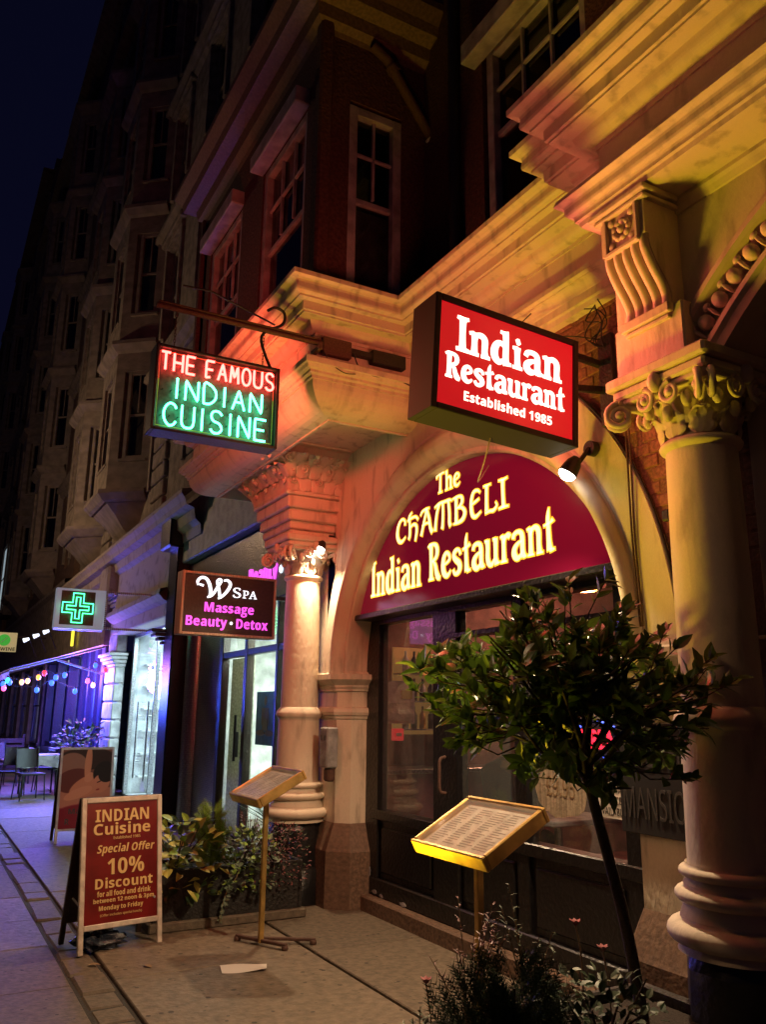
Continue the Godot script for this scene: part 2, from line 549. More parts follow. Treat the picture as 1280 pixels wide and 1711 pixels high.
# art nouveau letters as strokes [x, y, width]; capital height 1, small letters 0.66
var G = {
	"I": [0.36, [[.18, 0, .19], [.18, .12, .15], [.17, .5, .13], [.17, .88, .15], [.18, 1, .2]], [[.03, .99, .05], [.18, .965, .08], [.32, .995, .05]], [[.02, .02, .06], [.18, .04, .09], [.34, .02, .06]]],
	"n": [0.62, [[.15, 0, .17], [.15, .12, .14], [.15, .4, .12], [.15, .66, .16]], [[.02, .62, .05], [.12, .645, .07]], [[.15, .46, .05], [.23, .61, .09], [.35, .63, .12], [.44, .52, .14], [.44, .2, .13], [.46, 0, .18]], [[.03, .015, .05], [.26, .015, .05]], [[.36, .015, .05], [.58, .015, .05]]],
	"d": [0.62, [[.4, .52, .06], [.3, .62, .09], [.17, .56, .13], [.1, .36, .17], [.12, .14, .17], [.24, .02, .12], [.38, .12, .06]], [[.46, 0, .18], [.43, .15, .14], [.43, .6, .13], [.42, .9, .14], [.4, 1, .18]], [[.28, .98, .05], [.42, .96, .06]], [[.44, .015, .06], [.58, .03, .05]]],
	"i": [0.34, [[.16, 0, .18], [.16, .12, .14], [.15, .4, .12], [.15, .64, .16]], [[.03, .62, .05], [.15, .63, .06]], [[.03, .015, .05], [.29, .015, .05]], [[.13, .82, .1], [.17, .84, .14], [.21, .86, .1]]],
	"a": [0.58, [[.07, .5, .1], [.11, .6, .1], [.24, .645, .09], [.38, .6, .12], [.42, .46, .14], [.42, .18, .14], [.46, .02, .16]], [[.42, .4, .05], [.26, .37, .08], [.12, .26, .14], [.1, .12, .17], [.2, .02, .14], [.34, .06, .08], [.42, .18, .05]], [[.44, .015, .07], [.56, .03, .05]]],
	"R": [0.68, [[.15, 0, .2], [.15, .12, .15], [.15, .5, .13], [.15, .9, .15], [.16, 1, .16]], [[.0, .93, .06], [.1, .985, .07], [.28, .985, .08], [.42, .92, .12], [.47, .77, .14], [.41, .6, .11], [.22, .5, .06]], [[.24, .52, .06], [.36, .4, .11], [.42, .2, .14], [.5, .05, .17], [.6, .0, .1]], [[.02, .015, .05], [.28, .015, .05]]],
	"e": [0.52, [[.12, .33, .05], [.28, .37, .06], [.4, .45, .08], [.38, .57, .09], [.26, .64, .09], [.13, .54, .13], [.08, .32, .16], [.12, .12, .17], [.24, .02, .13], [.36, .05, .08], [.44, .14, .04]]],
	"s": [0.5, [[.4, .5, .08], [.36, .6, .08], [.25, .645, .09], [.12, .58, .12], [.1, .47, .13], [.2, .37, .15], [.34, .27, .16], [.37, .13, .15], [.27, .02, .11], [.13, .02, .09], [.06, .13, .08]]],
	"t": [0.42, [[.2, .02, .2], [.18, .2, .14], [.17, .5, .12], [.17, .8, .1], [.21, .99, .02]], [[.01, .6, .05], [.16, .625, .06], [.28, .66, .06], [.34, .7, .1]], [[.2, .02, .1], [.36, .03, .05]]],
	"u": [0.64, [[.12, .65, .16], [.13, .45, .13], [.12, .22, .14], [.17, .06, .14], [.29, .02, .1], [.43, .16, .05]], [[.46, .65, .16], [.46, .4, .13], [.46, .15, .13], [.5, 0, .17]], [[.01, .635, .05], [.12, .64, .06]], [[.35, .635, .05], [.46, .64, .06]], [[.5, .015, .06], [.62, .03, .04]]],
	"r": [0.46, [[.15, 0, .17], [.15, .12, .14], [.15, .4, .12], [.15, .66, .16]], [[.02, .62, .05], [.12, .645, .07]], [[.15, .44, .05], [.22, .58, .08], [.33, .64, .12], [.4, .58, .13]], [[.03, .015, .05], [.27, .015, .05]]],
	"T": [0.62, [[.27, 0, .18], [.28, .15, .14], [.29, .5, .12], [.3, .95, .12]], [[.02, .78, .05], [.04, .9, .1], [.14, .97, .1], [.34, .95, .08], [.5, .99, .08], [.6, .94, .05]], [[.14, .015, .05], [.42, .015, .05]]],
	"h": [0.62, [[.15, 0, .17], [.15, .15, .14], [.15, .6, .12], [.14, .9, .14], [.13, 1, .17]], [[.15, .46, .05], [.24, .61, .09], [.36, .63, .12], [.44, .52, .14], [.44, .2, .13], [.46, 0, .17]], [[.03, .015, .05], [.26, .015, .05]], [[.36, .015, .05], [.56, .015, .05]]],
	"C": [0.54, [[.44, .66, .1], [.44, .82, .08], [.34, .93, .08], [.2, .86, .1], [.1, .62, .14], [.08, .32, .17], [.16, .08, .16], [.3, .02, .11], [.46, .16, .05]]],
	"H": [0.6, [[.08, .02, .1], [.13, .2, .12], [.13, .6, .1], [.1, .9, .1], [.22, 1.06, .05]], [[.02, .78, .05], [.2, .84, .08], [.4, .84, .08], [.5, .7, .1]], [[.13, .46, .05], [.3, .56, .09], [.43, .46, .12], [.44, .2, .12], [.38, -.12, .08]]],
	"A": [0.58, [[.05, 0, .14], [.1, .2, .11], [.2, .6, .1], [.3, .99, .1]], [[.02, .8, .05], [.1, .93, .08], [.28, .98, .08], [.4, .98, .05]], [[.3, .96, .1], [.4, .55, .13], [.45, .2, .14], [.53, 0, .17]], [[.12, .36, .06], [.28, .42, .07], [.44, .36, .06]]],
	"M": [0.78, [[.08, 0, .14], [.1, .3, .12], [.16, .7, .11], [.26, .98, .1]], [[.06, .9, .05], [.26, .99, .09], [.5, .99, .09], [.66, .99, .09], [.76, .93, .05]], [[.4, .97, .09], [.4, .5, .1], [.38, .1, .12], [.36, 0, .14]], [[.62, .97, .1], [.66, .5, .12], [.66, .15, .13], [.7, 0, .16]]],
	"B": [0.6, [[.15, .02, .17], [.15, .5, .13], [.15, .97, .16]], [[.02, .96, .05], [.2, .985, .08], [.36, .93, .11], [.38, .74, .13], [.28, .6, .08], [.15, .55, .05]], [[.2, .57, .05], [.38, .52, .1], [.48, .32, .15], [.4, .1, .14], [.22, .02, .09], [.04, .02, .05]]],
	"E": [0.52, [[.44, .84, .05], [.36, .94, .09], [.22, .93, .1], [.14, .72, .13], [.12, .42, .15], [.16, .12, .15], [.28, .02, .11], [.46, .14, .05]], [[.14, .5, .06], [.28, .56, .08], [.4, .62, .06]]],
	"L": [0.54, [[.17, 1, .18], [.16, .85, .13], [.15, .4, .13], [.15, .1, .16]], [[.05, .985, .05], [.3, .985, .05]], [[.1, .03, .09], [.26, .05, .09], [.38, .03, .1], [.5, .16, .07], [.46, .3, .04]]],
}

func nouveau_width(txt: String) -> float:
	var w = 0.0
	for ch in txt:
		w += 0.3 if ch == " " else float(G[ch][0])
	return w

# strokes as raised strips on the plane o + x*X + y*Y; fat widens them
func nouveau(s, txt: String, o: Vector3, X: Vector3, Y: Vector3, w: float, h: float, fat := 0.0, depth := 0.006, bold := 1.0):
	var k = w / nouveau_width(txt)
	var Z = X.cross(Y).normalized() * depth
	var x0 = 0.0
	for ch in txt:
		if ch == " ":
			x0 += 0.3
			continue
		var g = G[ch]
		for q in range(1, g.size()):
			var cp = []
			for p in g[q]:
				cp.append(Vector3(p[0], p[1], p[2] * bold))
			var pts = smooth_pts(cp, 4)
			var ls = []
			var rs = []
			for i in pts.size():
				var a: Vector3 = pts[max(i - 1, 0)]
				var b: Vector3 = pts[min(i + 1, pts.size() - 1)]
				var d = Vector2((b.x - a.x) * k, (b.y - a.y) * h).normalized()
				var nn = Vector2(-d.y, d.x)
				var hw: float = max(pts[i].z, 0.02) * 0.5 * min(k, h) + fat
				var c = Vector2((x0 + pts[i].x) * k, pts[i].y * h)
				if i == 0: c -= d * fat
				if i == pts.size() - 1: c += d * fat
				ls.append(o + X * (c.x + nn.x * hw) + Y * (c.y + nn.y * hw))
				rs.append(o + X * (c.x - nn.x * hw) + Y * (c.y - nn.y * hw))
			for i in pts.size() - 1:
				quad(s, ls[i] + Z, ls[i + 1] + Z, rs[i + 1] + Z, rs[i] + Z)
				quad(s, ls[i], ls[i + 1], ls[i + 1] + Z, ls[i] + Z)
				quad(s, rs[i], rs[i] + Z, rs[i + 1] + Z, rs[i + 1])
			var e = pts.size() - 1
			quad(s, ls[0], ls[0] + Z, rs[0] + Z, rs[0])
			quad(s, ls[e], rs[e], rs[e] + Z, ls[e] + Z)
		x0 += float(g[0])

func area_light(called, parent, at: Vector3, facing: Vector3, w: float, h: float, c: Color, e: float):
	var l = AreaLight3D.new()
	l.name = called
	parent.add_child(l, true)
	l.area_size = Vector2(w, h)
	l.light_color = c
	l.light_energy = e
	l.area_range = 30.0
	l.area_attenuation = 2.0
	l.shadow_enabled = true
	var up = Vector3.UP if absf(facing.normalized().y) < 0.95 else Vector3.RIGHT
	l.global_transform = Transform3D(Basis.looking_at(facing, up), at)
	return l

func omni(called, parent, at: Vector3, c: Color, e: float, size := 0.05):
	var l = OmniLight3D.new()
	l.name = called
	parent.add_child(l, true)
	l.global_position = at
	l.light_color = c
	l.light_energy = e
	l.light_size = size
	l.omni_range = 40.0
	l.omni_attenuation = 2.0
	l.shadow_enabled = true
	return l

func spot(called, parent, at: Vector3, dir: Vector3, c: Color, e: float, ang: float, soft := 0.6, size := 0.05):
	var l = SpotLight3D.new()
	l.name = called
	parent.add_child(l, true)
	l.light_color = c
	l.light_energy = e
	l.light_size = size
	l.spot_range = 40.0
	l.spot_attenuation = 2.0
	l.spot_angle = ang
	l.spot_angle_attenuation = soft
	l.shadow_enabled = true
	var up = Vector3.UP if absf(dir.normalized().y) < 0.95 else Vector3.RIGHT
	l.global_transform = Transform3D(Basis.looking_at(dir, up), at)
	return l

# ---------------------------------------------------------------- street lamps added out of view for fill light
func added_street_lamp(at: Vector3, h: float, label: String, c: Color, e: float, globe := false):
	var t = thing("added_street_lamp", label, "street lamp", at, 0.0, "added fill lamps at the kerb")
	var s = S()
	lathe(s, [[0.11, 0], [0.11, 0.25], [0.07, 0.32], [0.07, 1.0], [0.045, 1.1], [0.035, h - 0.1]], Vector3.ZERO, 14)
	obj("pole", s, "iron", t)
	s = S()
	lathe(s, [[0.22, h - 0.03], [0.21, h + 0.14], [0.06, h + 0.28], [0.0, h + 0.35]], Vector3.ZERO, 14)
	obj("lantern_cap", s, "iron", t)
	s = S()
	lathe(s, [[0.0, h - 0.05], [0.15, h - 0.04], [0.17, h - 0.01]], Vector3.ZERO, 16)
	obj("lamp_lens", s, glow("lamp_lens_glow", c.r, c.g, c.b, 6.0), t)
	if globe: omni("added_lamp_light", t, at + Vector3(0, h - 0.2, 0), c, e, 0.14)
	else: spot("added_lamp_light", t, at + Vector3(0, h - 0.12, 0), Vector3(0.06, -1, 0), c, e, 71.0, 0.25, 0.14)

func set_unseen_lamps():
	added_street_lamp(Vector3(-1.9, 0, -3.2), 5.0, "added iron street lamp giving dim fill at the kerb beside the viewer", Color(1.0, 0.78, 0.56), 5.0)  # unseen lamp, added as a weak fill for the forecourt
	added_street_lamp(Vector3(-1.7, 0, -19.0), 6.5, "added iron street lamp for the far buildings, at the kerb across from the awning", Color(1.0, 0.8, 0.6), 14.0, true)  # unseen lamp, added to lift the far buildings out of the dark
	# yellow uplights let into the pavement below the picture's lower edge
	for q in [[Vector3(1.36, 0, -4.40), Vector3(1.45, 3.8, 2.0), 25.0, 29.0, 0.9, "round yellow uplight let into the pavement, aimed at the porch bracket"], [Vector3(1.85, 0, -4.22), Vector3(0.62, 4.1, -1.05), 9.0, 17.0, 0.9, "round yellow uplight let into the pavement, aimed at the oriel's side"]]:
		var at: Vector3 = q[0]
		var t = thing("pavement_uplight", q[5], "uplight", at, 0.0, "uplights in the forecourt")
		var s = S()
		lathe(s, [[0.0, 0.004], [0.11, 0.004], [0.13, 0.008], [0.14, 0.002]], Vector3.ZERO, 24)
		obj("rim", s, "steel", t)
		s = S()
		lathe(s, [[0.0, 0.013], [0.08, 0.012], [0.1, 0.006]], Vector3.ZERO, 24)
		obj("lamp_lens", s, glow("uplight_glow", 1.0, 0.62, 0.05, 1.5), t)
		spot("uplight_light", t, at + Vector3(0, 0.03, 0), q[1], Color(1.0, 0.84, 0.16), q[2], q[3], q[4], 0.26)

# ---------------------------------------------------------------- ground
func build_ground():
	var s = S()
	quad(s, Vector3(-2.2, -0.02, 30), Vector3(9, -0.02, 30), Vector3(9, -0.02, -120), Vector3(-2.2, -0.02, -120))
	structure("pavement_bed", s, "joint")
	s = S()
	quad(s, Vector3(-150, -0.13, 150), Vector3(-2.2, -0.13, 150), Vector3(-2.2, -0.13, -200), Vector3(-150, -0.13, -200))
	structure("road", s, "asphalt")
	var kerb = Node3D.new()
	kerb.name = "kerb"
	add_child(kerb)
	tag(kerb, "", "", "", "structure")
	for i in 30:
		box("kerb_stone", Vector3(-2.1, -0.075, 4.0 - i * 0.92), Vector3(0.2, 0.15, 0.91), "paving_b", kerb, 0.012)
	var pv = Node3D.new()
	pv.name = "pavement"
	add_child(pv)
	tag(pv, "", "", "", "structure")
	var mats = ["paving_a", "paving_b", "paving_c"]
	var r = RandomNumberGenerator.new()
	r.seed = 17
	# broad forecourt slabs before the restaurant and the spa
	var z = 1.5
	while z > -19.0:
		var dz = r.randf_range(1.25, 1.6)
		for c in [[1.27, 2.60], [2.615, 3.95]]:
			var o = box("paving_slab", Vector3((c[0] + c[1]) * 0.5, -0.03 + r.randf_range(-0.002, 0.002), z - dz * 0.5), Vector3(c[1] - c[0] - 0.012, 0.06, dz - 0.012), mats[r.randi() % 3], pv, 0.006)
			o.rotation = Vector3(r.randf_range(-0.0015, 0.0015), 0, r.randf_range(-0.0015, 0.0015))
		z -= dz
	# a worn strip of small stones along the forecourt's edge
	z = 0.5
	while z > -16.0:
		var dz = r.randf_range(0.22, 0.5)
		var o = box("edge_stone", Vector3(1.145 + r.randf_range(-0.012, 0.012), -0.045 + r.randf_range(-0.012, 0.006), z - dz * 0.5), Vector3(0.2, 0.08, dz - 0.02), "paving_b", pv, 0.014)
		o.rotation = Vector3(r.randf_range(-0.02, 0.02), r.randf_range(-0.03, 0.03), r.randf_range(-0.03, 0.03))
		z -= dz
	# flags of the public pavement
	for row in 5:
		var x = 1.02 - row * 0.61
		z = 1.2 - (row % 2) * 0.4
		while z > -21.0:
			var dz = r.randf_range(0.7, 1.0)
			var o = box("paving_flag", Vector3(x - 0.3, -0.031 + r.randf_range(-0.003, 0.003), z - dz * 0.5), Vector3(0.6, 0.06, dz - 0.01), mats[r.randi() % 3], pv, 0.007)
			o.rotation = Vector3(r.randf_range(-0.003, 0.003), 0, r.randf_range(-0.003, 0.003))
			z -= dz
	# beyond, the flags run together
	s = S()
	quad(s, Vector3(-2.0, -0.004, -19.0), Vector3(4.5, -0.004, -19.0), Vector3(4.5, -0.004, -120), Vector3(-2.0, -0.004, -120))
	obj("far_paving", s, "paving_a", pv)

# ---------------------------------------------------------------- columns and capitals
func spiral(s, c: Vector3, X: Vector3, Y: Vector3, R: float, turns: float, tr: float, flip := 1.0):
	var pts = []
	var rad = []
	var n = int(turns * 14)
	for i in n + 1:
		var t = float(i) / n
		var a = PI * 0.5 - flip * t * turns * TAU
		var rr = R * pow(1.0 - t, 0.85) + 0.004
		pts.append(c + (X * cos(a) + Y * sin(a)) * rr)
		rad.append(tr * (1.0 - 0.55 * t))
	tube(s, pts, rad, 6)
	ball(s, c, Vector3.ONE * tr * 1.5, 8, 6)

# a lobed leaf that rises from base along up and curls out along out
func acanthus(s, base: Vector3, out: Vector3, up: Vector3, w: float, h: float, curl: float, lobes := 4.0):
	var side = up.cross(out).normalized()
	var rows = []
	for i in 11:
		var t = i / 10.0
		var bend = curl * pow(t, 2.2)
		var spine = base + up * (h * sin(min(t, 1.0) * 1.75) / sin(1.75) * 0.98 if t < 0.9 else h * (1.0 - (t - 0.9) * 1.2)) + out * (0.012 + bend)
		var ww = w * 0.5 * (0.55 + 0.45 * sin(PI * (0.15 + 0.75 * t))) * (1.0 - 0.75 * pow(t, 4)) * (0.66 + 0.34 * absf(sin(t * PI * lobes)))
		var row = []
		for k in 7:
			var u = k / 3.0 - 1.0
			row.append(spine + side * ww * u + out * (0.35 * ww * (1.0 - absf(u)) * 0.5 + 0.13 * ww * cos(u * PI * 3.0)) - up * 0.12 * ww * absf(u))
		rows.append(row)
	sheet(s, rows, 1)

func capital(parent, c: Vector3, y0: float, y1: float, r: float, half: float):
	var s = S()
	lathe(s, [[r, y0 - 0.05], [r + 0.022, y0 - 0.035], [r + 0.028, y0 - 0.02], [r + 0.02, y0 - 0.005], [r, y0], [r, y0], [r - 0.01, y0 + 0.02], [r + 0.01, y0 + 0.15], [r + 0.06, y1 - 0.13]], c, 32)
	var cap = obj("capital", s, "stucco", parent)
	# abacus: two moulded squares
	s = S()
	bx(s, c + Vector3(0, y1 - 0.03, 0), Vector3(half * 2, 0.06, half * 2), 0.012)
	bx(s, c + Vector3(0, y1 - 0.085, 0), Vector3(half * 1.84, 0.05, half * 1.84), 0.015)
	bx(s, c + Vector3(0, y1 - 0.12, 0), Vector3(half * 1.7, 0.03, half * 1.7), 0.006)
	obj("abacus", s, "stucco", cap)
	# leaves round the bell
	for ring in 2:
		for k in 8:
			var a = TAU * (k + 0.5 * ring) / 8.0
			var d = Vector3(cos(a), 0, sin(a))
			s = S()
			acanthus(s, c + d * (r - 0.004) + Vector3(0, y0 + 0.005 + ring * 0.05, 0), d, Vector3.UP, 0.14, 0.12 + ring * 0.02, 0.05, 3.0)
			obj("leaf", s, "stucco", cap)
	# volutes at the corners and a pair on each face
	for k in 4:
		var a = PI * 0.25 + PI * 0.5 * k
		var d = Vector3(cos(a), 0, sin(a))
		var sd = Vector3(-d.z, 0, d.x)
		for f in [-1.0, 1.0]:
			s = S()
			spiral(s, c + d * (half * 1.20) + sd * f * 0.028 + Vector3(0, y1 - 0.19, 0), d, Vector3.UP, 0.062, 2.0, 0.017, 1.0)
			obj("volute", s, "stucco", cap)
		var s2 = S()
		tube(s2, smooth_pts([c + d * (r + 0.0) + Vector3(0, y0 + 0.12, 0), c + d * (half * 0.9) + Vector3(0, y1 - 0.16, 0), c + d * (half * 1.2) + Vector3(0, y1 - 0.13, 0)], 4), [0.012, 0.013, 0.015, 0.017, 0.02, 0.024, 0.028, 0.03, 0.03], 8)
		obj("stalk", s2, "stucco", cap)
		var fd = Vector3(cos(PI * 0.5 * k), 0, sin(PI * 0.5 * k))
		var fs = Vector3(-fd.z, 0, fd.x)
		s2 = S()
		spiral(s2, c + fd * (half * 0.90) + fs * 0.075 + Vector3(0, y1 - 0.17, 0), -fs, Vector3.UP, 0.05, 1.8, 0.014)
		spiral(s2, c + fd * (half * 0.90) - fs * 0.075 + Vector3(0, y1 - 0.17, 0), fs, Vector3.UP, 0.05, 1.8, 0.014)
		ball(s2, c + fd * (half * 0.93) + Vector3(0, y1 - 0.1, 0), Vector3(0.035, 0.05, 0.035), 8, 6)
		for q in [-0.14, 0.0, 0.14]:
			ball(s2, c + fd * (r + 0.045) + fs * q * 0.8 + Vector3(0, y0 + 0.11 + absf(q) * 0.3, 0), Vector3(0.026, 0.04, 0.026), 8, 6)
		obj("rosette", s2, "stucco", cap)
	return cap

func column(parent, c: Vector3, ped_half: float):
	var col = pivot("column", parent)
	var s = S()
	var r = 0.172
	lathe(s, [[r - 0.012, 2.82], [r - 0.006, 2.4], [r, 1.64], [r, 1.64], [r + 0.012, 1.63], [r + 0.012, 1.63], [r + 0.035, 1.60], [r + 0.04, 1.575], [r + 0.03, 1.555], [r + 0.03, 1.555], [r + 0.016, 1.54], [r + 0.014, 1.52], [r + 0.014, 1.52], [r + 0.022, 1.0], [r + 0.026, 0.98]], c, 48)
	obj("shaft", s, "stucco", col)
	s = S()
	var b = r + 0.026
	var prof = [[b, 0.99]]
	for a in [[0.965, 0.022, 0.018], [0.875, 0.030, 0.022], [0.735, 0.045, 0.045]]:
		var cy: float = a[0]
		prof.append([b + a[2] * 0.4, cy + a[1] + 0.012])
		prof.append([b + a[2] * 0.4, cy + a[1] + 0.012])
		for k in 9:
			var t = PI * k / 8.0
			prof.append([b + a[2] * 0.4 + a[1] * 1.25 * sin(t), cy + a[1] * cos(t)])
		prof.append([b + a[2] * 0.4, cy - a[1] - 0.002])
		prof.append([b + a[2] * 0.4, cy - a[1] - 0.002])
		b += a[2] * 0.55
	prof.append([b + 0.01, 0.66])
	lathe(s, prof, c, 48)
	obj("base", s, "stucco", col)
	s = S()
	lathe(s, [[ped_half - 0.02, 0.68], [ped_half - 0.02, 0.66], [ped_half + 0.0, 0.60], [ped_half + 0.0, 0.60], [ped_half + 0.01, 0.3], [ped_half + 0.01, 0.3], [ped_half + 0.035, 0.28], [ped_half + 0.04, 0.0]], c, 8, PI / 8, TAU + PI / 8)
	obj("pedestal", s, "black_stone", col)
	capital(col, c, 2.85, 3.2, r - 0.012, 0.30)
	return col

# ---------------------------------------------------------------- restaurant front: arch, piers, wall
const ZC := -5.0      # middle of the arch
const SPR := 1.93      # its springing height
var house: Node3D

func ell(a: float, b: float, q: float, x: float, t: float) -> Vector3:
	return Vector3(x, SPR + (b + q) * sin(t), ZC - (a + q * 0.62) * cos(t))

func build_restaurant():
	house = thing("corner_mansion_block", "cream stucco and red brick mansion block with arched restaurant front and oriel", "building", Vector3.ZERO)
	# the arch: a broad flat band, a groove, a big roll, a hollow and the reveal
	var a = 1.73
	var b = 1.53
	var prof = [Vector2(0.60, 3.36), Vector2(0.60, 3.30), Vector2(0.585, 3.285), Vector2(0.27, 3.285), Vector2(0.255, 3.30), Vector2(0.235, 3.30), Vector2(0.225, 3.285)]
	var roll = []
	for k in 11:
		var t = PI * 0.9 * k / 10.0
		roll.append(Vector2(0.145 + 0.075 * cos(t), 3.30 - 0.085 * sin(t)))
	var rest = [Vector2(0.06, 3.30), Vector2(0.04, 3.325), Vector2(0.015, 3.325), Vector2(0.0, 3.34), Vector2(0.0, 3.60)]
	var n = 56
	var s = S()
	var put = func(pr: Array, sm: bool):
		for j in pr.size() - 1:
			for i in n:
				var t0 = PI * i / n
				var t1 = PI * (i + 1) / n
				quad(s, ell(a, b, pr[j].x, pr[j].y, t0), ell(a, b, pr[j].x, pr[j].y, t1), ell(a, b, pr[j + 1].x, pr[j + 1].y, t1), ell(a, b, pr[j + 1].x, pr[j + 1].y, t0), 1 if sm else 10 + j)
	put.call(prof + [roll[0]], false)
	put.call(roll, true)
	s.set_smooth_group(-1)
	put.call([roll[10]] + rest, false)
	obj("arch_moulding", s, "stucco", house)
	# thin dark wire where the hood meets the brick
	s = S()
	var hp = []
	for i in 33:
		hp.append(ell(a, b, 0.608, 3.29, PI * (0.42 + 0.58 * i / 32.0)))
	tube(s, hp, 0.009, 5)
	obj("hood_cable", s, "iron", house)

	# brick wall above the hood: backing and, where they show, single bricks
	s = S()
	var steps = 40
	var sp = S()
	for i in steps:
		if i < 22:
			var u0 = ell(a, b, 0.59, 3.312, PI * i / steps)
			var u1 = ell(a, b, 0.59, 3.312, PI * (i + 1) / steps)
			quad(sp, u0, u1, Vector3(3.312, 4.25, u1.z), Vector3(3.312, 4.25, u0.z))
			continue
		var t0 = PI * i / steps
		var t1 = PI * (i + 1) / steps
		var p0 = ell(a, b, 0.59, 3.315, t0)
		var p1 = ell(a, b, 0.59, 3.315, t1)
		quad(s, p0, p1, Vector3(3.315, 4.25, p1.z), Vector3(3.315, 4.25, p0.z))
	quad(sp, Vector3(3.312, 1.0, -7.6), Vector3(3.312, 1.0, -6.95), Vector3(3.312, 4.25, -6.95), Vector3(3.312, 4.25, -7.6))
	obj("spandrel", sp, "stucco", house)
	quad(s, Vector3(3.315, 0.0, -2.9), Vector3(3.315, 0.0, -2.2), Vector3(3.315, 4.25, -2.2), Vector3(3.315, 4.25, -2.9))
	var wallp = obj("brick_wall", s, "mortar", house)
	var bm = S()
	bx(bm, Vector3.ZERO, Vector3(0.05, 0.066, 0.214), 0.005)
	var bmesh = done(bm)
	var bh = S()
	bx(bh, Vector3.ZERO, Vector3(0.05, 0.066, 0.102), 0.005)
	var bhalf = done(bh)
	var r = RandomNumberGenerator.new()
	r.seed = 9
	for row in 28:
		var y = 2.32 + row * 0.076
		var z = -4.6 + (0.112 if row % 2 else 0.0)
		while z < -2.3:
			var dz = z - ZC
			var el: float = 1.0 - pow(absf(dz) / (a + 0.62 * 0.62), 2)
			var hood: float = SPR + (b + 0.62) * sqrt(max(el, 0.0)) if el > 0 else 0.0
			if y - 0.04 > hood and y < 4.18:
				var hm = bmesh if row % 2 else (bmesh if int(round((z + 4.6) / 0.224)) % 2 == 0 else bhalf)
				var o = obj("brick", hm, ["red_brick", "red_brick_b"][r.randi() % 2], wallp, Vector3(3.334 + r.randf_range(-0.002, 0.002), y + r.randf_range(-0.002, 0.002), z))
				o.rotation = Vector3(0, r.randf_range(-0.01, 0.01), 0)
			z += 0.224

	# piers: chamfered shafts with impost, band and spreading plinth
	var pier = func(z0: float, z1: float, ch: float):
		var path = [Vector2(3.62, z1), Vector2(3.30 + ch, z1), Vector2(3.30, z1 - ch), Vector2(3.30, z0)]
		if z1 > -4.0:
			path = [Vector2(3.30, z1), Vector2(3.30, z0 + ch), Vector2(3.30 + ch, z0), Vector2(3.62, z0)]
		var p = pivot("pier", house)
		var ss = S()
		run_plan(ss, [Vector2(0.0, 1.80), Vector2(0.0, 0.66)], path, 1.0)
		obj("shaft", ss, "stucco", p)
		ss = S()
		run_plan(ss, [Vector2(0.02, 1.955), Vector2(-0.005, 1.955), Vector2(-0.04, 1.93), Vector2(-0.085, 1.93), Vector2(-0.085, 1.885), Vector2(-0.075, 1.875), Vector2(-0.03, 1.835), Vector2(-0.03, 1.82), Vector2(-0.018, 1.80), Vector2(-0.018, 1.785), Vector2(0.001, 1.775)], path, 1.0)
		obj("impost", ss, "stucco", p)
		ss = S()
		run_plan(ss, [Vector2(0.0, 1.645), Vector2(-0.03, 1.635), Vector2(-0.038, 1.60), Vector2(-0.03, 1.575), Vector2(-0.016, 1.565), Vector2(-0.012, 1.545), Vector2(0.001, 1.535)], path, 1.0)
		obj("band", ss, "stucco", p)
		ss = S()
		run_plan(ss, [Vector2(-0.002, 0.67), Vector2(-0.085, 0.47)], path, 1.0)
		run_plan(ss, [Vector2(-0.085, 0.47), Vector2(-0.095, 0.45), Vector2(-0.10, 0.0)], path, 1.0)
		obj("plinth", ss, "brown_stone", p)
	pier.call(-7.45, -6.72, 0.10)
	pier.call(-3.28, -2.35, 0.02)
	column(house, Vector3(3.10, 0, -7.20), 0.235)

	# impost block above the left column, stepped, with the leaf cove under the oriel
	s = S()
	var zc = -7.32
	var lay = [[3.2, 3.255, 0.33, 2.86], [3.255, 3.32, 0.355, 2.845], [3.335, 3.43, 0.385, 2.82], [3.445, 3.56, 0.42, 2.795]]
	for l in lay:
		lo_hi_s(s, Vector3(l[3], l[0], zc - l[2]), Vector3(3.36, l[1], zc + l[2]), 0.012)
	for l in [[3.32, 3.335, 0.345, 2.85], [3.43, 3.445, 0.375, 2.83]]:
		lo_hi_s(s, Vector3(l[3], l[0], zc - l[2]), Vector3(3.36, l[1], zc + l[2]), 0.002)
	lo_hi_s(s, Vector3(2.765, 3.56, zc - 0.445), Vector3(3.36, 3.60, zc + 0.445), 0.012)
	var blk = obj("impost_block", s, "stucco", house)
	# carved leaves sweeping out from the block to the soffit
	var lp = [Vector2(3.42, zc + 0.43), Vector2(2.79, zc + 0.43), Vector2(2.79, zc - 0.43), Vector2(3.42, zc - 0.43)]
	s = S()
	run_plan(s, [Vector2(0.0, 3.59), Vector2(-0.015, 3.69), Vector2(-0.06, 3.80), Vector2(-0.13, 3.89), Vector2(-0.22, 3.955), Vector2(-0.26, 3.975)], lp, 1.0)
	obj("leaf_core", s, "stucco", blk)
	var cr = RandomNumberGenerator.new()
	cr.seed = 77
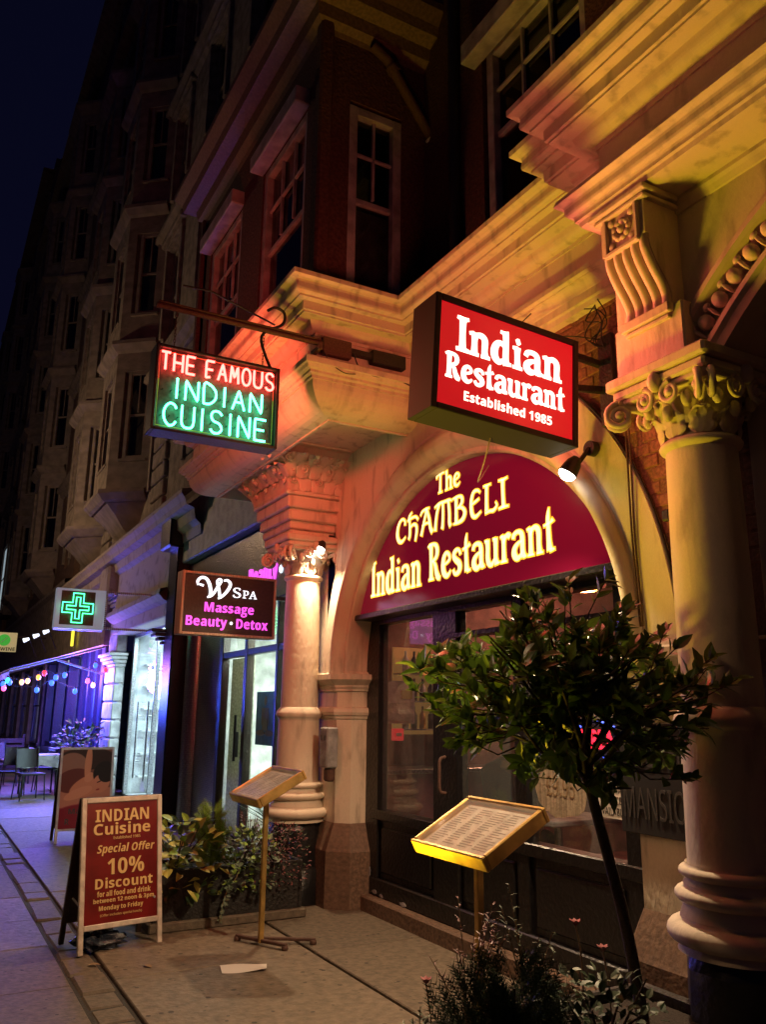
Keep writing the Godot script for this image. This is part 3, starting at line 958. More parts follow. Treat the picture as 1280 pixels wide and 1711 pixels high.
	for face in 2:
		var A = Vector3(2.79, 0, zc + 0.43)
		var U = Vector3(0, 0, -1) if face == 0 else Vector3(1, 0, 0)
		var N = Vector3(-1, 0, 0) if face == 0 else Vector3(0, 0, 1)
		var wd = 0.86 if face == 0 else 0.56
		for row in 3:
			var off: float = [0.0, 0.045, 0.12][row]
			var y: float = [3.60, 3.72, 3.83][row]
			var tn: Vector3 = [Vector3.UP, (Vector3.UP + N * 0.6).normalized(), (Vector3.UP * 0.6 + N).normalized()][row]
			var cnt = 8 if face == 0 else 5
			for k in cnt + row:
				var u = (k + 0.5) / (cnt + row)
				var fan = (u - 0.5) * (1.6 if face == 0 else 1.2)
				var grow = 1.0 + row * 0.22
				var base = A + U * (0.5 + (u - 0.5) * grow) * wd + N * (off + 0.004) + Vector3(0, y, 0)
				var up = (tn + U * fan * 0.7).normalized()
				var nrm = (N * (1.2 - row * 0.4) - Vector3.UP * row * 0.5).normalized()
				nrm = (nrm - up * nrm.dot(up)).normalized()
				s = S()
				acanthus(s, base, nrm, up, cr.randf_range(0.13, 0.17), cr.randf_range(0.15, 0.19), cr.randf_range(0.05, 0.10), 4.0)
				if (k + row) % 2 == 0:
					spiral(s, base + up * 0.09 + nrm * 0.045, U, up, 0.034, 1.4, 0.011, 1.0 if k % 4 else -1.0)
				obj("acanthus_leaf", s, "stucco", blk)

	# shopfront: step, black frame with door and windows
	s = S()
	lo_hi_s(s, Vector3(3.46, -0.01, -6.72), Vector3(3.9, 0.12, -3.2), 0.012)
	obj("step", s, "brown_stone", house)
	var fr = pivot("shopfront", house)
	var X = 3.55
	s = S()
	for q in [[-6.95, -6.50], [-5.62, -5.28], [-4.60, -4.48], [-3.62, -3.15]]:
		lo_hi_s(s, Vector3(X, 0.12, q[0]), Vector3(X + 0.10, 2.46, q[1]), 0.008)
	lo_hi_s(s, Vector3(X - 0.004, 2.36, -6.95), Vector3(X + 0.104, 2.47, -3.15), 0.008)
	lo_hi_s(s, Vector3(X - 0.008, 0.12, -6.95), Vector3(X + 0.108, 0.26, -3.15), 0.01)
	lo_hi_s(s, Vector3(X - 0.012, 0.72, -6.60), Vector3(X + 0.112, 0.80, -5.45), 0.008)
	lo_hi_s(s, Vector3(X - 0.012, 0.72, -5.40), Vector3(X + 0.112, 0.80, -3.3), 0.008)
	lo_hi_s(s, Vector3(X - 0.006, 2.16, -5.40), Vector3(X + 0.106, 2.20, -3.3), 0.006)
	obj("frame", s, "black_paint", fr)
	for q in [[-6.52, -5.60], [-5.30, -4.58], [-4.50, -3.60]]:
		s = S()
		lo_hi_s(s, Vector3(X + 0.03, 0.25, q[0]), Vector3(X + 0.06, 0.73, q[1]), 0.002)
		lo_hi_s(s, Vector3(X + 0.008, 0.31, q[0] + 0.07), Vector3(X + 0.05, 0.66, q[1] - 0.07), 0.02)
		obj("panel", s, "black_paint", fr)
		s = S()
		quad(s, Vector3(X + 0.045, 0.79, q[0]), Vector3(X + 0.045, 0.79, q[1]), Vector3(X + 0.045, 2.37, q[1]), Vector3(X + 0.045, 2.37, q[0]))
		obj("pane", s, "glass", fr)
	# peeling patches on the lower board
	for q in [[-6.62, 0.30, 0.035, 0.05], [-6.52, 0.15, 0.05, 0.02], [-6.4, 0.14, 0.03, 0.015], [-6.05, 0.14, 0.06, 0.02]]:
		s = S()
		var poly = []
		for k in 9:
			var an = TAU * k / 9
			poly.append(Vector2(cos(an) * q[2] * r.randf_range(0.6, 1.1), sin(an) * q[3] * r.randf_range(0.6, 1.1)))
		slab(s, Vector3(X - 0.010, q[1], q[0]), Vector3(0, 0, 1), Vector3(0, 1, 0), Vector3(-1, 0, 0), poly, 0.002)
		obj("peeled_patch", s, "dull_white", fr)
	s = S()
	tube(s, smooth_pts([Vector3(X, 1.28, -5.44), Vector3(X - 0.05, 1.26, -5.44), Vector3(X - 0.055, 1.15, -5.44), Vector3(X - 0.05, 1.04, -5.44), Vector3(X, 1.02, -5.44)], 4), 0.012, 8)
	obj("door_handle", s, "rust_iron", fr)

func lo_hi_s(s, lo: Vector3, hi: Vector3, ch := 0.004):
	bx(s, (lo + hi) * 0.5, hi - lo, ch)

# the cornice profile: setback from the outer edge, height
func cornice_prof() -> Array:
	var p = [Vector2(0.30, 4.745), Vector2(0.0, 4.72), Vector2(0.0, 4.685), Vector2(0.012, 4.68)]
	p += scurve(Vector2(0.012, 4.68), Vector2(0.085, 4.575), 0.16)
	p += [Vector2(0.085, 4.56), Vector2(0.135, 4.556), Vector2(0.135, 4.49), Vector2(0.15, 4.487), Vector2(0.15, 4.472)]
	p += [Vector2(0.235, 4.472)]
	p += curve(Vector2(0.24, 4.46), Vector2(0.30, 4.41), -0.2, 6)
	p += [Vector2(0.315, 4.41), Vector2(0.315, 4.385), Vector2(0.325, 4.385), Vector2(0.325, 4.18)]
	return p

func build_porch():
	# one cornice runs round the porch, along the recessed wall and round the oriel
	var path = [Vector2(2.373, 6.0), Vector2(2.373, -3.0), Vector2(2.59, -3.0), Vector2(2.59, -3.26), Vector2(2.876, -3.26), Vector2(2.876, -5.02), Vector2(2.011, -5.02), Vector2(2.011, -8.90), Vector2(2.876, -8.90), Vector2(2.876, -9.3)]
	var s = S()
	run_plan(s, cornice_prof(), path, 1.0)
	obj("cornice", s, "stucco", house)
	# lead flat over the cornice, dark
	s = S()
	for q in [[2.6, -3.0, 6.0], [2.8, -3.3, -3.0]]:
		quad(s, Vector3(q[0], 4.743, q[1]), Vector3(3.5, 4.743, q[1]), Vector3(3.5, 4.743, q[2]), Vector3(q[0], 4.743, q[2]))
	obj("cornice_lead", s, "iron", house)
	# architrave on the recessed wall
	s = S()
	var ar = [Vector2(0.02, 4.19), Vector2(-0.05, 4.185), Vector2(-0.055, 4.15), Vector2(-0.03, 4.14)]
	ar += curve(Vector2(-0.03, 4.135), Vector2(0.03, 4.085), 0.15, 5)
	ar += [Vector2(0.035, 4.08), Vector2(0.035, 4.03), Vector2(0.055, 4.025), Vector2(0.06, 3.99), Vector2(0.13, 3.98)]
	run_plan(s, ar, [Vector2(3.2, -2.6), Vector2(3.2, -5.6)], 1.0)
	obj("architrave", s, "stucco", house)
	# porch band, spandrel wall with the arch, bracket
	s = S()
	var bp = [Vector2(0.10, 4.215), Vector2(-0.01, 4.195), Vector2(-0.02, 4.165)]
	bp += scurve(Vector2(-0.01, 4.16), Vector2(0.05, 4.09), 0.14)
	bp += [Vector2(0.055, 4.08), Vector2(0.055, 4.06), Vector2(0.07, 4.055), Vector2(0.075, 4.03), Vector2(0.29, 4.02), Vector2(0.29, 4.0), Vector2(0.305, 3.985), Vector2(0.32, 3.96), Vector2(0.34, 3.955)]
	run_plan(s, bp, [Vector2(2.62, 6.0), Vector2(2.62, -2.90), Vector2(3.2, -2.90)], 1.0)
	obj("porch_band", s, "stucco", house)
	var zc = -0.9
	var yc = 1.92
	s = S()
	var n = 40
	var an = func(z): return acos(clamp((z - zc) / 2.09, -1, 1))
	for i in n:
		var z0 = lerpf(-2.86, 1.06, float(i) / n)
		var z1 = lerpf(-2.86, 1.06, float(i + 1) / n)
		var y0: float = yc + sqrt(max(0.0, 2.09 * 2.09 - pow(z0 - zc, 2)))
		var y1: float = yc + sqrt(max(0.0, 2.09 * 2.09 - pow(z1 - zc, 2)))
		y0 = max(y0, 3.2) if absf(z0 - zc) < 1.7 else 3.2
		y1 = max(y1, 3.2) if absf(z1 - zc) < 1.7 else 3.2
		quad(s, Vector3(2.95, y0, z0), Vector3(2.95, y1, z1), Vector3(2.95, 4.03, z1), Vector3(2.95, 4.03, z0))
	quad(s, Vector3(2.95, 3.2, -2.86), Vector3(3.32, 3.2, -2.86), Vector3(3.32, 4.03, -2.86), Vector3(2.95, 4.03, -2.86))
	var sw = obj("porch_spandrel", s, "stucco", house)
	# its moulded arch: outer fillet, hollow with eggs, inner fillet, soffit
	s = S()
	var pr = [Vector2(2.12, 2.95), Vector2(2.12, 2.915), Vector2(2.085, 2.905), Vector2(2.07, 2.92), Vector2(2.055, 2.955), Vector2(2.0, 2.985), Vector2(1.955, 2.955), Vector2(1.94, 2.93), Vector2(1.91, 2.925), Vector2(1.895, 2.945), Vector2(1.86, 2.96), Vector2(1.855, 3.24)]
	var t0 = 0.70
	for j in pr.size() - 1:
		for i in 48:
			var q = []
			for k in [[j, i], [j, i + 1], [j + 1, i + 1], [j + 1, i]]:
				var t = lerpf(PI - t0, t0, k[1] / 48.0)
				q.append(Vector3(pr[k[0]].y, yc + pr[k[0]].x * sin(t), zc + pr[k[0]].x * cos(t)))
			quad(s, q[0], q[1], q[2], q[3], 10 + j)
	obj("porch_arch", s, "stucco", house)
	var eg = S()
	ball(eg, Vector3.ZERO, Vector3(0.034, 0.044, 0.036), 12, 8)
	var egg = done(eg)
	var dt = S()
	ball(dt, Vector3.ZERO, Vector3(0.022, 0.05, 0.010), 8, 6)
	ball(dt, Vector3(-0.012, 0.035, 0), Vector3(0.012, 0.018, 0.022), 8, 6)
	var dart = done(dt)
	for i in 64:
		var t = PI - t0 - 0.03 - i * 0.0285
		if t < t0: break
		var pos = Vector3(2.945, yc + 2.005 * sin(t), zc + 2.005 * cos(t))
		var o = obj("egg" if i % 2 == 0 else "dart", egg if i % 2 == 0 else dart, "stucco", sw, pos)
		o.rotation.x = PI * 0.5 - t
	# inner wall of the porch, dark, and its door wall
	lo_hi("porch_back_wall", Vector3(5.0, 0.0, -2.3), Vector3(5.1, 4.0, 6.0), "dark_brick", house)
	lo_hi("porch_side_wall", Vector3(3.3, 0.0, -2.42), Vector3(5.0, 4.0, -2.22), "stucco", house)
	lo_hi("porch_ceiling", Vector3(2.98, 4.0, -2.2), Vector3(5.0, 4.02, 6.0), "stucco", house)
	column(house, Vector3(3.10, 0, -2.53), 0.235)
	column(house, Vector3(3.10, 0, 0.73), 0.235)
	bracket(Vector3(0, 0, -2.57))
	bracket(Vector3(0, 0, 0.77))
	# block between capital and bracket
	for z in [-2.57, 0.77]:
		lo_hi("bracket_block", Vector3(2.86, 3.2, z - 0.23), Vector3(3.2, 3.47, z + 0.2), "stucco", house, 0.01)

# scrolled console: side outline in x and y, pushed along z, with flutes down its front
func bracket(at: Vector3):
	var br = pivot("bracket", house, at)
	var w = 0.14
	var front = smooth_pts([Vector2(2.73, 3.80), Vector2(2.735, 3.74), Vector2(2.775, 3.66), Vector2(2.83, 3.58), Vector2(2.855, 3.52), Vector2(2.85, 3.46)], 4)
	var poly = [Vector2(3.0, 3.44), Vector2(3.0, 4.03), Vector2(2.72, 4.03), Vector2(2.72, 3.80)]
	for p in front: poly.append(p + Vector2(0.012, 0))
	poly.append(Vector2(2.87, 3.44))
	var s = S()
	slab(s, Vector3(0, 0, -w), Vector3(1, 0, 0), Vector3(0, 1, 0), Vector3(0, 0, 1), poly, 2 * w)
	obj("body", s, "stucco", br)
	for k in 5:
		s = S()
		var pts = []
		for p in front: pts.append(Vector3(p.x + 0.012, p.y, -w + (k + 0.5) * 2 * w / 5.0))
		tube(s, pts, 0.0245, 10)
		obj("flute", s, "stucco", br)
	for q in [[4.03, 4.0, 0.045], [3.995, 3.975, 0.025], [3.47, 3.42, 0.012], [3.415, 3.395, -0.003]]:
		s = S()
		lo_hi_s(s, Vector3((2.72 if q[0] > 3.9 else 2.835) - q[2], q[1], -w - q[2]), Vector3(2.99, q[0], w + q[2]), 0.006)
		obj("moulding", s, "stucco", br)
	# framed panel with a carved flower
	s = S()
	for q in [[0, 0.115, 0.20, 0.022], [0, -0.085, 0.20, 0.022]]:
		bx(s, Vector3(2.715, 3.885 + q[1] - 0.015, 0), Vector3(0.03, q[3], 0.22), 0.004)
	for q in [-0.1, 0.1]:
		bx(s, Vector3(2.715, 3.885, q), Vector3(0.03, 0.19, 0.022), 0.004)
	obj("panel_frame", s, "stucco", br)
	s = S()
	for k in 9:
		var a = TAU * k / 9
		ball(s, Vector3(2.715, 3.885 + sin(a) * 0.045, cos(a) * 0.045), Vector3(0.014, 0.022, 0.016), 7, 5, Basis(Vector3(1, 0, 0), -a))
	ball(s, Vector3(2.71, 3.885, 0), Vector3(0.02, 0.02, 0.02), 8, 6)
	for q in [[1, 1], [1, -1], [-1, 1], [-1, -1]]:
		ball(s, Vector3(2.716, 3.885 + q[0] * 0.065, q[1] * 0.065), Vector3(0.012, 0.022, 0.022), 7, 5)
	obj("flower", s, "stucco", br)

# sash window: outer frame, bars and pane in the plane c + x*X + y*Y, N out of the wall
func sash(parent, c: Vector3, X: Vector3, N: Vector3, w: float, h: float, cols: int, rows: int, m := "dull_white", glass := "dark_glass", low := true):
	var Y = Vector3.UP
	var b = Basis(X, Y, N)
	var s = S()
	for q in [-1.0, 1.0]:
		bx(s, X * q * (w * 0.5 - 0.04), Vector3(0.08, h, 0.09), 0.006, b)
		bx(s, Y * q * (h * 0.5 - 0.04), Vector3(w - 0.16, 0.08, 0.086), 0.006, b)
	bx(s, -N * 0.012, Vector3(w - 0.16, 0.05, 0.05), 0.006, b)
	bx(s, -Y * (h * 0.5 + 0.03) + N * 0.04, Vector3(w + 0.1, 0.06, 0.16), 0.006, b)
	for i in range(1, cols):
		bx(s, X * (-w * 0.5 + 0.08 + (w - 0.16) * i / cols) + Y * h * 0.25, Vector3(0.025, h * 0.5 - 0.1, 0.03), 0.004, b)
	for i in range(1, rows):
		bx(s, Y * (h * 0.5 * i / rows), Vector3(w - 0.16, 0.025, 0.03), 0.004, b)
	var f = obj("window", s, m, parent, c)
	s = S()
	quad(s, -X * w * 0.48 - Y * h * 0.48 - N * 0.02, X * w * 0.48 - Y * h * 0.48 - N * 0.02, X * w * 0.48 + Y * h * 0.48 - N * 0.02, -X * w * 0.48 + Y * h * 0.48 - N * 0.02)
	obj("pane", s, glass, f)
	return f

func build_oriel():
	var o = pivot("oriel", house)
	# lower moulding, cove and soffit under the oriel
	var path = [Vector2(2.876, -5.02), Vector2(2.011, -5.02), Vector2(2.011, -8.90), Vector2(2.876, -8.90)]
	path[0] = Vector2(3.4, -5.02)
	path[3] = Vector2(3.4, -8.90)
	var p = [Vector2(0.325, 4.185), Vector2(0.22, 4.18), Vector2(0.205, 4.165), Vector2(0.205, 4.12), Vector2(0.222, 4.115), Vector2(0.235, 4.095), Vector2(0.262, 4.085), Vector2(0.262, 4.065), Vector2(0.285, 4.055), Vector2(0.285, 4.03)]
	var s = S()
	run_plan(s, p, path, 1.0)
	obj("lower_moulding", s, "stucco", o)
	s = S()
	var cv = [Vector2(0.285, 4.031)]
	for k in 9:
		var t = PI * 0.5 * k / 8.0
		cv.append(Vector2(0.30 + 0.235 * (1.0 - cos(t)), 4.03 - 0.20 * sin(t)))
	cv.append(Vector2(0.55, 3.83))
	cv.append(Vector2(0.55, 3.815))
	cv.append(Vector2(0.575, 3.815))
	cv.append(Vector2(0.575, 3.98))
	# smooth across the cove, sharp at its corners
	for seg in 3:
		var sub = [path[seg], path[seg + 1]]
		var s2 = S()
		run_plan(s2, [Vector2(0, 0)], sub, 1.0)
	run_plan(s, cv, path, 1.0)
	obj("cove", s, "stucco", o)
	s = S()
	quad(s, Vector3(2.54, 3.97, -5.55), Vector3(3.4, 3.97, -5.55), Vector3(3.4, 3.97, -8.37), Vector3(2.54, 3.97, -8.37))
	obj("soffit", s, "stucco", o)
	for z in [-6.6, -8.0]:
		box("soffit_rib", Vector3(2.95, 3.963, z), Vector3(0.7, 0.02, 0.05), "stucco", o)
	# storey above: brick walls with window openings
	s = S()
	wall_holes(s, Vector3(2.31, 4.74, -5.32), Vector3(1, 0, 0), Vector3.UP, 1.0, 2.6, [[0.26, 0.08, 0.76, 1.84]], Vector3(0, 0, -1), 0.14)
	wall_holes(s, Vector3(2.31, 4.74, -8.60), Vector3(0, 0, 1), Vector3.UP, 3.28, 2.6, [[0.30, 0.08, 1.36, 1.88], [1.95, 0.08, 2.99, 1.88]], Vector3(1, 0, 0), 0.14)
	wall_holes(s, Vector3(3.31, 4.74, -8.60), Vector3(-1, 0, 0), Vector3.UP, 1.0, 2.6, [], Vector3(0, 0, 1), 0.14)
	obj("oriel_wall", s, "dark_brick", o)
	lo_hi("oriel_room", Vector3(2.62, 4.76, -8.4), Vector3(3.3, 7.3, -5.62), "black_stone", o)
	sash(o, Vector3(2.82, 5.68, -5.37), Vector3(1, 0, 0), Vector3(0, 0, 1), 0.50, 1.74, 2, 2, "dull_white", "dark_glass")
	lo_hi("window_blind", Vector3(2.60, 4.9, -5.46), Vector3(3.05, 5.66, -5.45), "dull_white", o)
	for z in [-7.77, -6.13]:
		sash(o, Vector3(2.37, 5.72, z), Vector3(0, 0, 1), Vector3(-1, 0, 0), 1.04, 1.78, 3, 2, "dull_white", "dark_glass")
		lo_hi("lintel_board", Vector3(2.18, 6.60, z - 0.56), Vector3(2.32, 6.76, z + 0.56), "dull_white", o, 0.01)
	# corner posts and the eaves cornice of the oriel
	for q in [Vector2(2.30, -5.31), Vector2(2.30, -8.61)]:
		lo_hi("corner_post", Vector3(q.x - 0.03, 4.75, q.y - 0.07), Vector3(q.x + 0.09, 7.3, q.y + 0.05), "dark_brick", o, 0.02)
	s = S()
	run_plan(s, [Vector2(0.02, 7.75), Vector2(-0.32, 7.62), Vector2(-0.32, 7.55), Vector2(-0.24, 7.45), Vector2(-0.22, 7.36), Vector2(-0.10, 7.33), Vector2(-0.08, 7.22), Vector2(-0.02, 7.18), Vector2(0.02, 7.1)], [Vector2(3.4, -5.32), Vector2(2.31, -5.32), Vector2(2.31, -8.60), Vector2(3.4, -8.60)], 1.0)
	obj("eaves", s, "brown_stone", o)
	s = S()
	quad(s, Vector3(2.2, 7.74, -5.2), Vector3(3.5, 7.74, -5.2), Vector3(3.5, 7.74, -8.7), Vector3(2.2, 7.74, -8.7))
	obj("oriel_roof", s, "iron", o)
	# slanting waste pipe on the side wall
	s = S()
	tube(s, [Vector3(2.75, 7.15, -5.26), Vector3(2.9, 7.06, -5.26), Vector3(3.36, 6.42, -5.26)], 0.045, 10)
	tube(s, [Vector3(2.93, 7.02, -5.26), Vector3(2.97, 6.97, -5.26)], 0.06, 10)
	obj("waste_pipe", s, "rust_iron", o)
	s = S()
	tube(s, [Vector3(3.33, 6.46, -5.26), Vector3(3.41, 6.35, -5.26)], 0.058, 10)
	obj("pipe_end", s, "dull_white", o)
	# upper wall over the recess and the porch with its windows
	s = S()
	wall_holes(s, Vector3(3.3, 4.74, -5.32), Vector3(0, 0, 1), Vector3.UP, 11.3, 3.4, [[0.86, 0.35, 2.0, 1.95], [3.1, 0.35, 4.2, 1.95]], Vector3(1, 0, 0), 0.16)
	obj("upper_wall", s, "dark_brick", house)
	for z in [-3.89, -1.67]:
		sash(house, Vector3(3.38, 5.90, z), Vector3(0, 0, 1), Vector3(-1, 0, 0), 1.12, 1.58, 3, 2, "dull_white", "dark_glass")
		lo_hi("lintel_board", Vector3(3.17, 6.60, z - 0.68), Vector3(3.31, 6.78, z + 0.68), "dull_white", house, 0.01)
	s = S()
	tube(s, [Vector3(3.25, 4.8, -4.78), Vector3(3.25, 8.1, -4.78)], 0.05, 10)
	obj("downpipe", s, "iron", house)
	# storeys higher up
	s = S()
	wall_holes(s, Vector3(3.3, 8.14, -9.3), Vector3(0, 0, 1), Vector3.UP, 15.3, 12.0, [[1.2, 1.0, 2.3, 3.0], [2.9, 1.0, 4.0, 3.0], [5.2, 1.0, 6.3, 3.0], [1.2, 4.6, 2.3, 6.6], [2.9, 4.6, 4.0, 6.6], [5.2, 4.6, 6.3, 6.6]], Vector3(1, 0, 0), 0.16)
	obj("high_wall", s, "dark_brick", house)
	for y in [10.14, 13.74]:
		for z in [-7.55, -5.85, -3.55]:
			sash(house, Vector3(3.38, y, z), Vector3(0, 0, 1), Vector3(-1, 0, 0), 1.08, 1.96, 2, 2, "dull_white", "dark_glass")
	s = S()
	run_plan(s, [Vector2(0.0, 8.5), Vector2(-0.3, 8.42), Vector2(-0.3, 8.34), Vector2(-0.12, 8.2), Vector2(-0.1, 8.1), Vector2(0.0, 8.02)], [Vector2(3.3, 6.0), Vector2(3.3, -9.3)], 1.0)
	obj("string_course", s, "brown_stone", house)
	lo_hi("party_wall", Vector3(3.32, 4.76, -9.32), Vector3(9.0, 20.0, -9.22), "dark_brick", house)
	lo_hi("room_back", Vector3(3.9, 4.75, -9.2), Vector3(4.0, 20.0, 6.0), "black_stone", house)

# ---------------------------------------------------------------- the row of buildings going away to the left
func far_window_proto(w: float, h: float, lit := false) -> MeshInstance3D:
	var holder = Node3D.new()
	var f = sash(holder, Vector3.ZERO, Vector3(0, 0, 1), Vector3(-1, 0, 0), w, h, 2, 1, "far_stone", "dark_glass")
	holder.remove_child(f)
	holder.free()
	return f

func terrace(called: String, label: String, z0: float, z1: float, y0: float, y1: float, x: float, wm: String, floors: int, bays: Array, pitch: float, ground := 99.0):
	var t = thing(called, label, "building", Vector3(x, 0, (z0 + z1) * 0.5))
	var L = z0 - z1
	var o = Vector3(0, 0, -L * 0.5)
	var fh = (y1 - y0 - 1.0) / floors
	var holes = []
	var n = int(L / pitch)
	var gap = L / n
	for f in floors:
		for i in n:
			var u = (i + 0.5) * gap
			var skip = false
			for b in bays:
				if absf((z1 + u) - b) < 1.5: skip = true
			if skip: continue
			holes.append([u - 0.5, f * fh + 0.75, u + 0.5, f * fh + 0.75 + min(2.1, fh - 1.1)])
	var s = S()
	wall_holes(s, o + Vector3(0, y0, 0), Vector3(0, 0, 1), Vector3.UP, L, y1 - y0, holes, Vector3(1, 0, 0), 0.25)
	obj("wall", s, wm, t)
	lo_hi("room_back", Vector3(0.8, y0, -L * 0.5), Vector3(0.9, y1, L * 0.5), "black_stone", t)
	var proto: MeshInstance3D = null
	for h in holes:
		var w: MeshInstance3D
		if proto == null:
			proto = far_window_proto(h[2] - h[0], h[3] - h[1])
			w = proto
		else:
			w = proto.duplicate()
		w.name = "window"
		t.add_child(w, true)
		w.position = o + Vector3(0.14, y0 + (h[1] + h[3]) * 0.5, (h[0] + h[2]) * 0.5)
	# surrounds: a hood and a keystone over every window
	s = S()
	bx(s, Vector3.ZERO, Vector3(0.16, 0.14, 1.5), 0.02)
	bx(s, Vector3(0.03, -0.14, 0), Vector3(0.1, 0.12, 1.28), 0.01)
	bx(s, Vector3(0.04, -1.2, -0.58), Vector3(0.09, 2.0, 0.14), 0.01)
	bx(s, Vector3(0.04, -1.2, 0.58), Vector3(0.09, 2.0, 0.14), 0.01)
	var hood = done(s)
	for h in holes:
		obj("window_surround", hood, "far_stone", t, o + Vector3(-0.06, y0 + h[3] + 0.24, (h[0] + h[2]) * 0.5))
	# string courses and the main cornice
	for f in floors + 1:
		s = S()
		var y = y0 + f * fh
		var d = 0.2 if f < floors else 0.6
		run_plan(s, [Vector2(0.0, y + 0.25), Vector2(-d, y + 0.2), Vector2(-d, y + 0.1), Vector2(-d * 0.5, y), Vector2(-d * 0.4, y - 0.1), Vector2(0.0, y - 0.16)], [Vector2(0, L * 0.5), Vector2(0, -L * 0.5)], 1.0)
		obj("cornice" if f == floors else "string_course", s, "far_stone", t)
	# canted bays on corbels
	for b in bays:
		var bz: float = b - (z0 + z1) * 0.5
		var path = [Vector2(0.0, bz + 1.35), Vector2(-0.7, bz + 0.75), Vector2(-0.7, bz - 0.75), Vector2(0.0, bz - 1.35)]
		var bay = pivot("bay_window", t)
		s = S()
		run_plan(s, [Vector2(0.0, y0 + 0.9), Vector2(0.05, y0 + 0.75), Vector2(0.25, y0 + 0.55), Vector2(0.45, y0 + 0.3), Vector2(0.68, y0 + 0.1)], path, 1.0)
		obj("corbel", s, "far_stone", bay)
		for f in floors - 1:
			var yb = y0 + 0.9 + f * fh
			for k in 3:
				var a: Vector2 = path[k]
				var c: Vector2 = path[k + 1]
				var U = Vector3(c.x - a.x, 0, c.y - a.y)
				var w = U.length()
				U = U / w
				var N = U.cross(Vector3.UP)
				s = S()
				wall_holes(s, Vector3(a.x, yb, a.y), U, Vector3.UP, w, fh, [[w * 0.22, 0.75, w * 0.78, fh - 0.55]], -N * -1.0 if N.x > 0 else -N, 0.15)
				obj("bay_wall", s, "far_stone", bay)
				sash(bay, Vector3(a.x, yb + (0.75 + fh - 0.55) * 0.5, a.y) + U * w * 0.5 + Vector3(0.1, 0, 0), U, Vector3(-1, 0, 0) if k == 1 else U.cross(Vector3.UP) * (1.0 if U.cross(Vector3.UP).x < 0 else -1.0), w * 0.56, fh - 1.3, 2, 1, "far_stone", "dark_glass")
			s = S()
			run_plan(s, [Vector2(0.0, yb + 0.12), Vector2(-0.16, yb + 0.1), Vector2(-0.16, yb + 0.02), Vector2(-0.06, yb - 0.1), Vector2(0.0, yb - 0.14)], path, 1.0)
			obj("bay_string", s, "far_stone", bay)
		s = S()
		var yt = y0 + 0.9 + (floors - 1) * fh
		run_plan(s, [Vector2(0.6, yt + 0.3), Vector2(-0.22, yt + 0.2), Vector2(-0.22, yt + 0.1), Vector2(-0.06, yt - 0.12), Vector2(0.0, yt - 0.2)], path, 1.0)
		obj("bay_cap", s, "far_stone", bay)
	# shops on the ground floor
	if ground < z0:
		var gl = ground - z1
		var n2 = int(gl / 3.4)
		var gh = []
		for i in n2: gh.append([(i + 0.5) * gl / n2 - 1.2, 0.5, (i + 0.5) * gl / n2 + 1.2, 2.9])
		s = S()
		wall_holes(s, Vector3(-0.1, 0, z1 - (z0 + z1) * 0.5), Vector3(0, 0, 1), Vector3.UP, gl, y0, gh, Vector3(1, 0, 0), 0.25)
		obj("ground_floor", s, "far_stone", t)
		for i in gh.size():
			var c: Vector3 = Vector3(0.05, 1.7, z1 - (z0 + z1) * 0.5 + (gh[i][0] + gh[i][2]) * 0.5)
			var f = sash(t, c, Vector3(0, 0, 1), Vector3(-1, 0, 0), 2.4, 2.4, 2, 1, "black_paint", "glass")
			f.name = "shop_window"
			s = S()
			bx(s, c + Vector3(0.7, 0, 0), Vector3(0.05, 2.4, 2.8), 0.0)
			obj("lit_window_room", s, glow("shop_room_glow_%d" % (i % 3), [0.9, 0.5, 0.35][i % 3], [0.55, 0.6, 0.4][i % 3], [0.25, 0.55, 0.7][i % 3], [0.16, 0.10, 0.2][i % 3]), t)
	# slate roof and chimneys
	s = S()
	slab(s, Vector3(0.2, y1, L * 0.5), Vector3(1, 0, 0), Vector3.UP, Vector3(0, 0, -1), [Vector2(0, 0), Vector2(6, 0), Vector2(6, 2.2), Vector2(1.5, 2.2)], L)
	var roof = obj("roof", s, "iron", t)
	for i in int(L / 6.0):
		lo_hi("chimney", Vector3(1.2, y1 + 0.5, -L * 0.5 + 2.0 + i * 6.0), Vector3(2.2, y1 + 3.6, -L * 0.5 + 3.2 + i * 6.0), "far_brick", roof, 0.03)
	return t

